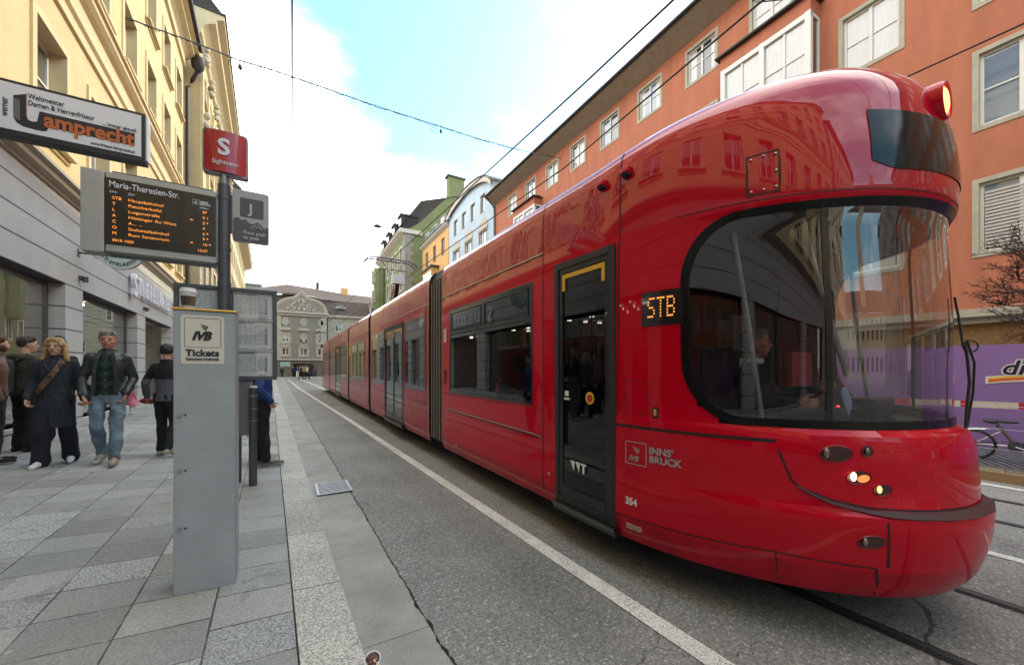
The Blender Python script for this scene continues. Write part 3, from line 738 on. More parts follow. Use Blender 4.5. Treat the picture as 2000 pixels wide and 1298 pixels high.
add_text(mb, '19', 0.085, F(cx - 0.32, cz - 0.06), (1, 0, 0), (0, 0, 1), 'ink', bold=0.002); add_text(mb, '64', 0.085, F(cx + 0.21, cz - 0.06), (1, 0, 0), (0, 0, 1), 'ink', bold=0.002)
for s in (-1, 1):
    for dz in (-0.03, 0.03): mb.tube([F(cx + s * 0.06, cz - 0.04 + dz * .3), F(cx + s * 0.17, cz - 0.04 + dz)], 0.006, 'ink', 5)
    mb.tube([F(cx, cz - 0.05), F(cx, cz - 0.11)], 0.006, 'ink', 5); mb.tube([F(cx, cz - 0.11), F(cx + s * 0.03, cz - 0.14), F(cx + s * 0.07, cz - 0.12)], 0.006, 'ink', 5)
mb.build('lettering', rs)

# downpipe with its hopper at the end of the yellow building
dp = thing('downpipe', 'dark metal rainwater pipe with a hopper between the two yellow buildings', 'downpipe', tuple(FL(24.3, 0.14, 0.2)))
mb = MB(); mb.tube([FL(24.35, 0.14, 0.2), FL(24.35, 0.14, 15.4), FL(24.5, 0.30, 15.9), FL(24.3, 0.55, 16.4)], 0.085, 'gutter', 10); mb.build('pipe', dp, smooth=True)
mb = MB(); mb.tube([FL(24.3, 0.55, 16.3), FL(24.3, 0.55, 16.5), FL(24.3, 0.55, 16.95)], [0.10, 0.26, 0.30], 'gutter', 12); mb.build('hopper', dp, smooth=True)

# ---- second left building: taller, stepping forward, ornate
FB = Fr(FL(24.9, 0.55, 0), FL.u, FL.n)
b2 = thing('building', 'tall ornate yellow building with carved ornaments past the rainwater pipe', 'building', tuple(FB(0, 0, 0)))
L2 = 17.5; H2 = 19.4
ops2 = [(0.9 + 2.4 * k, 2.1 + 2.4 * k, z0, z1) for k in range(7) for z0, z1 in ((5.6, 7.6), (9.0, 11.4), (12.7, 14.7), (15.9, 17.4))]
mb = MB(); wall_cells(mb, FB, 0, L2, 8.2, H2, ops2, 0.25, 'yellow_wall', 'yellow_trim'); wall_cells(mb, FB, 0, L2, 0, 8.2, [o for o in ops2 if o[3] < 8] + [(1 + 3.2 * k, 3.4 + 3.2 * k, 0.3, 3.6) for k in range(5)], 0.3, 'grey_band')
for a in (0, L2): mb.face([FB(a, 0, 0), FB(a, -10, 0), FB(a, -10, H2), FB(a, 0, H2)], 'yellow_wall')
mb.build('wall', b2)
for o_ in ops2: window(FB, *o_, 0.22, b2, surround='yellow_trim', sill='stone_trim', trans=(0.6,), split=False)
for k in range(5):
    mb = MB(); FB.box(mb, 1 + 3.2 * k, 3.4 + 3.2 * k, -0.28, -0.2, 0.3, 3.6, 'pane_dark'); mb.build('shop_window', b2)
cornice(FB, -.1, L2, [(0, 8.05), (0.2, 8.15), (0.3, 8.3), (0, 8.4)], 'yellow_trim', 'cornice', b2)
cornice(FB, -.55, L2, [(0, 18.3), (0.15, 18.4), (0.15, 18.7), (0.4, 18.95), (0.7, 19.1), (0.75, 19.3), (1.05, 19.42), (1.05, 19.62), (-0.4, 19.7)], 'yellow_trim', 'cornice', b2)
mb = MB(); FB.box(mb, -.6, L2, -1.0, 1.12, 19.64, 19.74, 'gutter'); mb.grid([[FB(a, 1.0, 19.74), FB(a, -1.5, 22.5), FB(a, -10, 23.0)] for a in (-.5, L2)], 'roof_dark'); mb.build('roof', b2)
for k in range(8):                                   # pilasters with carved heads
    a = 0.18 + 2.4 * k
    if a > L2 - .2: break
    mb = MB(); FB.box(mb, a - 0.2, a + 0.2, 0, 0.14, 8.4, 17.2, 'yellow_trim')
    r6 = random.Random(k)
    mb.build('pilaster', b2)
    mb = MB()
    for q in range(9): mb.ellipsoid(FB(a + r6.uniform(-.22, .22), 0.2 + r6.uniform(-.05, .1), 17.5 + r6.uniform(-.35, .5)), (0.13, 0.13, 0.16), 'stone_trim', 8, 6)
    for q in range(7): mb.ellipsoid(FB(a + r6.uniform(-.22, .22), 0.2 + r6.uniform(-.05, .1), 14.3 + r6.uniform(-.4, .4)), (0.15, 0.12, 0.2), 'stone_trim', 8, 6)
    mb.build('carved_ornament', b2, smooth=True)
# ---- third left building, receding
FC = Fr(FL(42.5, 0.45, 0), FL.u, FL.n)
b3 = thing('building', 'pale yellow building farthest down the left side with dark eaves', 'building', tuple(FC(0, 0, 0)))
ops3 = [(1.2 + 3 * k, 2.4 + 3 * k, z0, z0 + 1.8) for k in range(10) for z0 in (5.6, 9.0, 12.2, 15.2)]
mb = MB(); wall_cells(mb, FC, 0, 32, 0, 17.6, ops3 + [(1 + 4 * k, 4 + 4 * k, 0.3, 3.6) for k in range(7)], 0.25, 'yellow_wall')
for a in (0, 32): mb.face([FC(a, 0, 0), FC(a, -10, 0), FC(a, -10, 17.6), FC(a, 0, 17.6)], 'yellow_wall')
mb.build('wall', b3)
for o_ in ops3: window(FC, *o_, 0.2, b3, surround='stone_trim', split=False)
for k in range(7):
    mb = MB(); FC.box(mb, 1 + 4 * k, 4 + 4 * k, -0.24, -0.2, 0.3, 3.6, 'pane_dark'); mb.build('shop_window', b3)
cornice(FC, -.1, 32.2, [(0, 17.2), (0.4, 17.4), (0.9, 17.6), (0.95, 17.8), (0, 17.85)], 'yellow_trim', 'cornice', b3)
mb = MB(); mb.grid([[FC(a, 1.05, 17.86), FC(a, -1.5, 20.4), FC(a, -10, 20.6)] for a in (-.3, 32.5)], 'roof_dark'); mb.build('roof', b3)

# ================================================================ RIGHT: long orange building
FO = Fr((14.5, 0, 0), (0.0323, 1, 0), (-1, 0.0323, 0))
ob = thing('building', 'long orange plastered building with white windows behind the tram', 'building', tuple(FO(5, 0, 0)))
O0, O1 = -21.0, 28.35; HO = 15.55
oc = [8.8 + 2.665 * k for k in range(-11, 8)]
rows_o = [(4.36, 6.05), (7.44, 9.2), (10.45, 12.15), (13.62, 15.02)]
oriels = {(5, 2), (11, 2)} 
cidx = {round(c, 2): i for i, c in enumerate(oc)}
ORI = [(5.97 + .0, 10), (22.1, 16)]
ow = []
ori_c = [oc[10], oc[16]]
for i, c in enumerate(oc):
    if c < O0 + .3 or c + 1.25 > O1: continue
    for r, (z0, z1) in enumerate(rows_o):
        if r == 2 and i in (10, 16): continue
        ow.append((c, c + 1.25, z0, z1, i, r))
gops = [(-20 + 4.2 * k, -16.6 + 4.2 * k, 0.25, 2.75) for k in range(11)]
mb = MB(); wall_cells(mb, FO, O0, O1, 3.0, HO, [w[:4] for w in ow], 0.16, 'orange_wall', 'stone_trim')
mb.face([FO(O1, 0, 0), FO(O1, -9, 0), FO(O1, -9, HO), FO(O1, 0, HO)], 'orange_wall'); mb.face([FO(O0, 0, 0), FO(O0, -9, 0), FO(O0, -9, HO), FO(O0, 0, HO)], 'orange_wall')
mb.build('wall', ob)
mb = MB(); wall_cells(mb, FO, O0, O1, 0.0, 2.8, gops, 0.3, 'grey_wall'); mb.build('ground_floor_wall', ob)
mb = MB(); FO.box(mb, O0, O1, -0.05, 0.06, 2.8, 3.0, 'stone_trim'); mb.build('cornice', ob)
for i, g_ in enumerate(gops):
    mb = MB(); FO.box(mb, g_[0], g_[1], -0.28, -0.22, g_[2], g_[3], 'chipboard' if i in (4, 5, 6) else 'pane_dark')
    FO.box(mb, g_[0], g_[0] + .1, -0.22, -0.12, g_[2], g_[3], 'window_white'); FO.box(mb, g_[0] + .1, g_[1], -0.22, -0.12, g_[3] - .1, g_[3], 'window_white')
    mb.build('shop_window', ob)
# roof and eaves
mb = MB(); mb.grid([[FO(a, 0.0, HO - .12), FO(a, 0.85, HO + .28), FO(a, 0.85, HO + .34)] for a in (O0 - .3, O1 + .3)], 'eave_grey')
mb.grid([[FO(a, 0.85, HO + .345), FO(a, 0.95, HO + .35), FO(a, -4.5, 20.2), FO(a, -9, 20.2)] for a in (O0 - .3, O1 + .3)], 'roof_dark')
for a in (O0 - .3, O1 + .3): mb.face([FO(a, 0, HO - .12), FO(a, 0.85, HO + .3), FO(a, -4.5, 20.15), FO(a, -9, 20.15), FO(a, -9, HO - .12)], 'eave_grey')
mb.build('roof', ob)
mb = MB(); mb.tube([FO(O0 - .3, 0.98, HO + .36), FO(O1 + .2, 0.98, HO + .36)], 0.075, 'gutter', 8); mb.tube([FO(O1 - .12, .98, HO + .3), FO(O1 - .12, .12, HO - .6), FO(O1 - .12, .12, 0.2)], 0.05, 'gutter', 8); mb.build('gutter', ob)
for (a, b, z0, z1, i, r) in ow:
    near = a > -1
    pane = [('pane_sky_tint', 'curtain', .22, .18), 'curtain', ('pane_mid', 'curtain', .3, .12), ('pane_mid', 'pane_sky_tint', .1, .45), ('pane_dark', 'curtain', .16, .26), 'pane_sky_tint', ('curtain', 'pane_mid', .04, .30)][(i * 3 + r * 2) % 7]
    if (i, r) == (9, 2): pane = 'curtain'
    o = window(FO, a, b, z0, z1, 0.13, ob, pane=pane, surround='stone_trim', sw=0.11, sp=0.02, trans=(0.5,) if r >= 1 else (0.36, 0.68), fw=0.065, split=near and r > 0)
    if (i, r) == (8, 0):
        mb = MB()
        for k in range(17): FO.box(mb, a + .08, b - .08, -0.075, -0.05, z0 + .1 + k * 0.082, z0 + .155 + k * 0.082, 'shop_panel')
        mb.build('blind', o)
# oriels
for n_, i in enumerate((10, 16)):
    ac = oc[i] + 0.62; a0, a1, P = ac - 1.45, ac + 1.45, 0.62
    z0, z1 = 10.05, 12.75
    mb = MB()
    FO.box(mb, a0, a1, 0, P, z0 - 0.35, z0 + 0.35, 'orange_wall'); base = mb.build('oriel', ob); mb = MB(); FO.box(mb, a0, a1, 0, P, z1 - 0.02, z1 + 0.42, 'orange_wall'); mb.build('oriel_fascia', base)
    mb = MB(); FO.box(mb, a0 - .14, a1 + .14, 0, P + .16, z1 + .44, z1 + .50, 'roof_dark')
    mb.grid([[FO(a0 - .14, P + .16, z1 + .50), FO(a1 + .14, P + .16, z1 + .50)], [FO(a0 + .2, 0.0, z1 + .72), FO(a1 - .2, 0.0, z1 + .72)]], 'roof_dark'); mb.build('oriel_roof', base)
    mb = MB(); W_ = 'window_white'
    for a in (a0, ac - .08, a1 - .16): FO.box(mb, a, a + .16, P - .16, P, z0 + .35, z1 - .02, W_)
    FO.box(mb, a0, a1, P - .14, P - .01, z1 - .20, z1 - .021, W_); FO.box(mb, a0, a1, P - .14, P - .01, z0 + .351, z0 + .47, W_)
    for a in (a0 + .01, a1 - .07):
        FO.box(mb, a, a + .06, 0.0, .10, z0 + .35, z1 - .02, W_); FO.box(mb, a, a + .06, .10, P - .16, z1 - .14, z1 - .022, W_); FO.box(mb, a, a + .06, .10, P - .16, z0 + .352, z0 + .46, W_)
    for (c0, c1) in ((a0 + .16, ac - .08), (ac + .08, a1 - .16)):
        m = (c0 + c1) / 2; FO.box(mb, m - .03, m + .03, P - .12, P - .05, z0 + .47, z1 - .2, W_); zz = (z0 + z1) / 2 + .1; FO.box(mb, c0, c1, P - .11, P - .06, zz - .02, zz + .02, W_)
    mb.build('window_frame', base)
    mb = MB(); zb, zt = z0 + .4, z1 - .1
    mb.face([FO(a0 + .1, P - .09, zb), FO(a1 - .1, P - .09, zb), FO(a1 - .1, P - .09, zt), FO(a0 + .1, P - .09, zt)], 'curtain')
    for a in (a0 + .04, a1 - .04): mb.face([FO(a, 0, zb), FO(a, P - .1, zb), FO(a, P - .1, zt), FO(a, 0, zt)], 'pane_dark')
    mb.build('pane', base)

# ---- light blue gabled building beyond
O2 = FO(28.75, 0, 0)
FBl = Fr(O2, FO.u, FO.n); LB = 11.2
bb_ = thing('building', 'light blue building with a curved gable beyond the orange building', 'building', tuple(O2))
gab = [(0, 17.6), (0.6, 18.15), (1.4, 18.55), (2.6, 18.9), (4.4, 19.15), (6.2, 19.2), (8.2, 19.0), (9.6, 18.8), (LB, 18.3)]
sm_w = [(1.7 + 2.3 * k, 2.7 + 2.3 * k, 15.7, 17.3) for k in range(4)]
lg_w = [(1.2 + 3.4 * k, 3.0 + 3.4 * k, 11.8, 14.0) for k in range(3)]
lo_w = [(1.2 + 3.4 * k, 3.0 + 3.4 * k, z, z + 1.9) for k in range(3) for z in (8.6, 5.2)]
mb = MB(); wall_cells(mb, FBl, 0, LB, 0, 17.6, sm_w + lg_w + lo_w, 0.2, 'blue_wall', 'stone_trim')
mb.face([FBl(0, 0, 17.6), FBl(LB, 0, 17.6)] + [FBl(a, 0, z) for a, z in gab[::-1]][0:] , 'blue_wall')
mb.face([FBl(0, 0, 0), FBl(0, -9, 0), FBl(0, -9, 18.2), FBl(0, 0, 17.6)], 'grey_band'); mb.face([FBl(LB, 0, 0), FBl(LB, -9, 0), FBl(LB, -9, 18.3), FBl(LB, 0, 18.3)], 'blue_wall')
mb.build('wall', bb_)
mb = MB(); mb.grid([[FBl(a, 0.30, z - .45), FBl(a, 0.30, z + 0.02), FBl(a, -0.05, z + .02)] for a, z in gab], 'church_trim'); mb.build('cornice', bb_)
mb = MB(); mb.grid([[FBl(a, 0.36, z + .03), FBl(a, 0.36, z + 0.14), FBl(a, -9, z + .3)] for a, z in gab], 'roof_dark'); mb.build('roof', bb_)
for w_ in sm_w: window(FBl, *w_, 0.16, bb_, pane='pane_sky_tint', cols=1, trans=(), frame='eave_grey', surround='stone_trim', sw=.05, sp=.015)
for w_ in lg_w:
    window(FBl, *w_, 0.16, bb_, pane='pane_sky_tint', cols=3, trans=(0.7,), surround='stone_trim', sw=.1)
    mb = MB(); a0, a1 = w_[0] - .15, w_[1] + .15; cx_ = (a0 + a1) / 2; hw = (a1 - a0) / 2
    mb.prism([(cx_ + hw * math.cos(math.pi * t / 14), 14.1 + 1.0 * math.sin(math.pi * t / 14)) for t in range(15)], lambda x, z, d: FBl(x, d, z), 'church_trim', 0.0, 0.08); mb.build('arched_hood', bb_)
for w_ in lo_w: window(FBl, *w_, 0.16, bb_, pane='pane_sky_tint', cols=2, split=False)
# ---- ochre building
O3 = FO(28.75 + LB + .02, 0.05, 0); FOc = Fr(O3, FO.u, FO.n); LO = 10.4
bo = thing('building', 'narrow ochre building with a small oriel between the blue and green ones', 'building', tuple(O3))
w1_ = [(1.3 + 3.2 * k, 2.5 + 3.2 * k, z, z + 2.0) for k in range(3) for z in (5.0, 9.8, 14.6)]
mb = MB(); wall_cells(mb, FOc, 0, LO, 0, 17.5, w1_, 0.2, 'ochre_wall'); mb.face([FOc(0, 0, 0), FOc(0, -9, 0), FOc(0, -9, 17.5), FOc(0, 0, 17.5)], 'ochre_wall'); mb.build('wall', bo)
for w_ in w1_: window(FOc, *w_, 0.15, bo, pane='pane_dark', frame='eave_grey', cols=2, trans=(), split=False)
cornice(FOc, 0, LO, [(0, 17.3), (0.35, 17.6), (0.4, 17.8), (0, 17.9)], 'church_trim', 'cornice', bo)
mb = MB(); mb.grid([[FOc(a, 0.45, 17.8), FOc(a, 0.45, 17.92), FOc(a, -4, 20.5), FOc(a, -9, 20.5)] for a in (0, LO)], 'roof_dark'); mb.build('roof', bo)
for k in range(3):
    mb = MB(); FOc.box(mb, 1.2 + 3.1 * k, 2.6 + 3.1 * k, -2.0, 0.05, 18.0, 19.1, 'grey_wall'); d_ = mb.build('dormer', bo); mb = MB(); FOc.box(mb, 1.45 + 3.1 * k, 2.35 + 3.1 * k, 0.05, 0.08, 18.15, 18.9, 'pane_sky_tint'); mb.build('pane', d_)
mb = MB(); FOc.box(mb, 3.4, 7.4, 0, .9, 10.5, 13.5, 'ochre_wall'); d_ = mb.build('oriel', bo)
mb = MB(); FOc.box(mb, 3.2, 7.6, 0, 1.05, 13.5, 13.75, 'roof_dark'); mb.build('oriel_roof', d_)
mb = MB()
for k in range(3): FOc.box(mb, 3.6 + 1.25 * k, 4.7 + 1.25 * k, .9, .93, 11.0, 13.1, 'pane_dark')
mb.build('pane', d_)
# ---- green corner building, standing forward of the row, with a tall gable wall
gx0, gy0 = 13.95, 51.2
FG = Fr((gx0, gy0, 0), (0.03, 1, 0), (-1, 0.03, 0)); LG = 19.0; HG = 20.0
bg_ = thing('building', 'green corner building with stone quoins and a high gable wall', 'building', (gx0, gy0, 0))
wg = [(1.6 + 3.0 * k, 2.8 + 3.0 * k, z, z + 2.2) for k in range(6) for z in (4.8, 8.6, 12.4, 16.0)]
mb = MB(); wall_cells(mb, FG, 0, LG, 0, HG, wg, 0.2, 'green_wall')
G = lambda x, z: (x, gy0, z)
mb.face([G(gx0, 0), G(24, 0), G(24, 26), G(21.9, 28.0), G(16.0, 21.5), G(gx0, HG)], 'green_wall')
mb.face([FG(LG, 0, 0), FG(LG, -9, 0), FG(LG, -9, HG), FG(LG, 0, HG)], 'green_wall'); mb.build('wall', bg_)
mb = MB()
z = 0.0; k = 0
while z < HG - .3:
    w = 1.15 if k % 2 else 0.8; mb.box((gx0 - .04, gy0 - .05, z), (gx0 + w, gy0 - .002, z + .56), 'quoin'); FG.box(mb, 0.0, w * .8, 0.002, 0.06, z, z + .56, 'quoin'); z += .58; k += 1
mb.build('quoins', bg_)
for w_ in wg: window(FG, *w_, 0.15, bg_, pane='pane_mid', surround='church_trim', sw=.25, sp=.06, split=False)
mb = MB(); mb.grid([[FG(a, 0, HG - .5), FG(a, .3, HG - .3), FG(a, .7, HG), FG(a, .75, HG + .25), FG(a, 0, HG + .3)] for a in (-.1, LG)], 'church_trim'); mb.box((gx0 - .75, gy0 - .25, HG - .3), (gx0 + 2.3, gy0 - .003, HG + .25), 'church_trim'); mb.build('cornice', bg_)
mb = MB(); mb.grid([[FG(a, .9, HG + .3), FG(a, -2.2, 24.5), FG(a, -8, 26.5)] for a in (0, LG)], 'roof_dark'); mb.build('roof', bg_)
mb = MB(); mb.box((20.2, gy0 - .03, 24), (22.6, gy0 + .9, 29.0), 'green_wall'); mb.box((20.0, gy0 - .2, 29.0), (22.8, gy0 + 1.1, 29.2), 'roof_dark'); mb.build('chimney', bg_)
for k in range(4):
    a = 1.5 + 4.2 * k; mb = MB(); FG.box(mb, a, a + 1.7, -2.2, 0.1, 20.4, 22.6, 'roof_dark'); FG.box(mb, a - .15, a + 1.85, -2.3, 0.3, 22.6, 22.85, 'roof_dark'); d_ = mb.build('dormer', bg_)
    mb = MB(); FG.box(mb, a + .3, a + 1.4, .1, .14, 20.9, 22.3, 'curtain'); mb.build('pane', d_)
mb = MB(); mb.tube([FG(14.5, .4, 7), FG(14.5, .4, 18)], 1.25, 'green_wall', 10); mb.build('bay', bg_)
mb = MB()
for z in (8.5, 12.3, 15.5):
    for a in (-40, 10): 
        t = R(a); c_ = FG(14.5 - 1.27 * math.sin(t) , .4 + 1.27 * math.cos(t), z); mb.box(c_ + Vector((-.35, -.35, 0)), c_ + Vector((.35, .35, 2.0)), 'cream_wall')
mb.build('bay_window', bg_)

# ================================================================ END OF THE STREET: baroque facade
EY = 76.0
FE = Fr((-1.3, EY, 0), (1, 0, 0), (0, -1, 0))
be = thing('building', 'baroque grey facade with a curved pediment closing the end of the street', 'building', (-1.3, EY, 0))
Wd = 7.9
w_lo = [(0.95 + 2.75 * k, 2.05 + 2.75 * k, 3.75, 4.95) for k in range(3)]
w_mi = [(0.95 + 2.75 * k, 2.05 + 2.75 * k, 6.05, 7.35) for k in range(3)]
mb = MB(); wall_cells(mb, FE, 0, Wd, 2.9, 11.0, w_lo + w_mi, .2, 'church_wall', 'church_trim'); wall_cells(mb, FE, 0, Wd, 0, 2.9, [(2.6, 6.3, 0.0, 2.3)], .5, 'rustic_base')
for a in (0, Wd): mb.face([FE(a, 0, 0), FE(a, -8, 0), FE(a, -8, 11), FE(a, 0, 11)], 'church_wall')
mb.build('wall', be)
for a_, b_ in ((0, .85), (Wd - .95, Wd)): mb = MB(); FE.box(mb, a_, b_, 0.0, .12, 3.1, 10.6, 'rustic_white'); mb.build('pilaster', be)
for e_, o_, z_, y_ in ((.1, .22, 2.85, 3.15), (.2, .3, 10.6, 10.9), (.35, .5, 11.0, 11.35)): mb = MB(); FE.box(mb, -e_, Wd + e_, 0, o_, z_, y_, 'church_trim'); mb.build('cornice', be)
mb = MB(); FE.box(mb, -6.5, -.02, -8, -.4, 0, 11.2, 'church_wall'); mb.build('side_wing', be)
ped = []
for t in range(41):
    u = t / 40; x = -0.1 + (Wd + .2) * u; s = abs(2 * u - 1)
    h = 2.35 * math.sqrt(max(0, 1 - s ** 2.2)) * (1 if s > .42 else 1) + (1.15 * max(0, 1 - s / .36) ** 1.5)
    ped.append((x, 11.35 + h))
mb = MB(); mb.face([FE(x, .05, z) for x, z in ped], 'church_wall'); mb.grid([[FE(x, .05, z - .02), FE(x, .3, z - .02), FE(x, .3, z + .3), FE(x, -1.2, z + .3)] for x, z in ped], 'church_trim')
mb.grid([[FE(x * .9 + 3.95 * .1, .06, 11.35 + (z - 11.35) * .84), FE(x, .31, z)] for x, z in ped], 'church_trim'); mb.build('pediment', be)
mb = MB(); r7 = random.Random(9)
for k in range(60):
    t = r7.uniform(-1, 1); q = r7.random(); mb.ellipsoid(FE(Wd / 2 + t * (2.4 - 1.7 * q), .12, 11.6 + q * 1.9), (r7.uniform(.08, .25), .1, r7.uniform(.08, .25)), 'church_trim', 7, 5)
mb.build('carved_relief', be, smooth=True)
for k, w_ in enumerate(w_mi):
    if k != 1: window(FE, *w_, .15, be, pane='pane_dark', cols=2, trans=(.5,), fw=.16, surround='church_trim', sw=.3, sp=.08, split=False)
mb = MB(); FE.box(mb, 3.7, 4.8, -.16, -.1, 6.05, 7.35, 'pane_dark'); mb.ellipsoid(FE(4.25, 0.02, 7.3), (.28, .2, .3), 'church_trim', 8, 6); mb.tube([FE(4.25, 0, 6.1), FE(4.25, 0, 7.0)], [.3, .2], 'church_trim', 8); mb.build('niche_statue', be)
for w_ in w_lo: window(FE, *w_, .15, be, pane='pane_dark', cols=2, trans=(.5,), fw=.12, surround='church_trim', sw=.28, sp=.08, split=False)
for k in range(3):
    c = 1.5 + 2.75 * k; mb = MB()
    FE.box(mb, c - .95, c + .95, 0, .25, 8.05, 8.2, 'church_trim'); FE.box(mb, c - .7, c + .7, 0, .12, 5.15, 5.7, 'church_trim'); FE.box(mb, c - .9, c + .9, 0, .2, 5.7, 5.8, 'church_trim')
    mb.prism([(c + .85 * math.cos(math.pi * t / 10), 8.2 + .4 * math.sin(math.pi * t / 10)) for t in range(11)], lambda x, z, d: FE(x, d, z), 'church_trim', 0, .2); mb.build('window_hood', be)
for k in range(3):
    c = 1.5 + 2.75 * k; mb = MB()
    mb.prism([(c + .55 * math.cos(t * math.pi / 12), 9.55 + .72 * math.sin(t * math.pi / 12)) for t in range(24)], lambda x, z, d: FE(x, d, z), 'church_trim', 0, .1); o_ = mb.build('oval_window', be)
    mb = MB(); mb.prism([(c + .33 * math.cos(t * math.pi / 12), 9.55 + .47 * math.sin(t * math.pi / 12)) for t in range(24)], lambda x, z, d: FE(x, d, z), 'pane_dark', .1, .12); mb.build('pane', o_)
mb = MB(); FE.box(mb, 2.6, 6.3, -.5, -.45, 0, 2.3, 'screen_black'); FE.box(mb, 5.6, 6.3, -.45, -.2, 0, 2.3, 'pane_dark'); FE.box(mb, 3.6, 5.0, -.45, -.4, .9, 1.9, 'shop_warm'); mb.build('entrance', be)
mb = MB(); mb.grid([[FE(-4.5, -.5, 11.3), FE(-.5, -.5, 11.3), FE(Wd / 2, -.5, 11.4), FE(Wd + .5, -.5, 11.3), FE(22, 1.5, 10.8)], [FE(-4.0, -1.2, 14), FE(-.2, -1.2, 14.2), FE(Wd / 2, -1.0, 14.6), FE(Wd + .2, -1.2, 14), FE(21, -.5, 12.9)]], 'roof_brown')
mb.grid([[FE(-4.4, -.9, 13.9), FE(Wd / 2, -.8, 14.6), FE(Wd, -1.0, 14), FE(21.5, -.2, 12.7)], [FE(-2, -5, 16.0), FE(Wd / 2 - 2.2, -5, 16.9), FE(Wd - 2, -5, 16.6), FE(19, -5, 15.4)]], 'roof_brown'); mb.build('roof', be)
mb = MB(); FE.box(mb, 1.0, 3.6, -2.6, .1, 14.3, 14.55, 'church_base'); FE.box(mb, 10.8, 12.1, -5.6, -4.6, 15.3, 17.2, 'ochre_wall'); FE.box(mb, 6.5, 7.0, -5.4, -4.8, 16.6, 17.8, 'roof_dark'); mb.build('chimney', be)
FW = Fr((-1.3 + Wd, EY + .3, 0), (1, -.12, 0), (-.12, -1, 0))
bw = thing('building', 'plainer pale wing with a dark mansard roof right of the curved pediment', 'building', tuple(FW(0, 0, 0)))
ww = [(1.4 + 3.0 * k, 2.6 + 3.0 * k, z, z + 1.6) for k in range(6) for z in (3.6, 8.2)]
mb = MB(); wall_cells(mb, FW, 0, 20, 0, 10.9, ww, .2, 'rustic_white', 'church_trim'); mb.build('wall', bw)
for w_ in ww: window(FW, *w_, .15, bw, pane='pane_dark', cols=2, fw=.14, surround='church_trim', sw=.3, sp=.08, split=False)
mb = MB(); FW.box(mb, 0, 20, 0, .4, 10.7, 11.0, 'church_trim'); mb.build('cornice', bw)
mb = MB(); mb.tube([FW(.12, .16, 0), FW(.12, .16, 11)], .08, 'gutter', 6); mb.build('downpipe', bw)
mb = MB(); mb.grid([[FW(0, .5, 11.0), FW(20, .5, 11.0)], [FW(0, -1.0, 14.0), FW(20, -1.0, 13.6)], [FW(0, -6, 16.4), FW(20, -6, 15.6)]], 'roof_brown'); mb.build('roof', bw)
for a, kk in ((2.3, 0), (7.3, 1)):
    mb = MB()
    if kk: FW.box(mb, a, a + 1.6, -1.6, .35, 11.5, 13.2, 'church_trim'); FW.box(mb, a - .1, a + 1.7, -1.6, .45, 13.2, 13.4, 'church_trim')
    else: mb.prism([(a + .9 * math.cos(math.pi * t / 10), 12.4 + .55 * math.sin(math.pi * t / 10)) for t in range(11)], lambda x, z, d: FW(x, d, z), 'church_trim', -1.5, .05)
    d_ = mb.build('dormer', bw); mb = MB(); FW.box(mb, a + (.4 if kk else -.4), a + (1.2 if kk else .4), .36 if kk else .06, .38 if kk else .08, 12.0 if kk else 12.45, 12.9 if kk else 12.8, 'pane_dark'); mb.build('pane', d_)
# small pale plate above the portal, flag-like notice board
nb = thing('notice_board', 'small pale turquoise notice board left of the far entrance', 'notice board', tuple(FE(.9, .2, 1.9)))
mb = MB(); FE.box(mb, .75, 2.15, .13, .2, 1.75, 2.55, 'window_white'); mb.build('frame', nb); mb = MB(); M('plate_mint', (.35, .5, .5), .5); FE.box(mb, .82, 2.08, .2, .22, 1.82, 2.48, 'plate_mint'); mb.build('plate', nb)
# blue-roofed building behind
bt = thing('building', 'distant building with a pale blue metal roof behind the timetable', 'building', (-11, 92, 0))
mb = MB(); mb.box((-24, 92, 0), (-4.0, 104, 18.2), 'grey_wall'); mb.build('wall', bt)
mb = MB(); mb.grid([[(-25, 91, 18.2), (-3.2, 91, 18.2)], [(-23, 98, 20.2), (-4.5, 98, 20.2)], [(-25, 105, 18.2), (-3.2, 105, 18.2)]], 'roof_blue'); mb.build('roof', bt)

bk_ = thing('building', 'pale building closing the street far behind the viewer', 'building', (5, -62, 0))
mb = MB(); FK = Fr((-8, -62, 0), (1, 0, 0), (0, 1, 0)); opk = [(1.5 + 3 * k, 2.8 + 3 * k, z, z + 1.9) for k in range(9) for z in (1, 5, 8.6)]
wall_cells(mb, FK, 0, 28, 0, 12, opk, .2, 'cream_wall'); mb.build('wall', bk_)
mb = MB(); mb.grid([[FK(a, .5, 12), FK(a, -5, 16)] for a in (0, 28)], 'roof_brown'); FK.box(mb, 11, 14, -4, -1, 12, 24, 'cream_wall'); mb.build('roof', bk_)
mb = MB(); mb.face([FK(0, -.25, 0), FK(28, -.25, 0), FK(28, -.25, 12), FK(0, -.25, 12)], 'pane_dark'); mb.build('window', bk_)
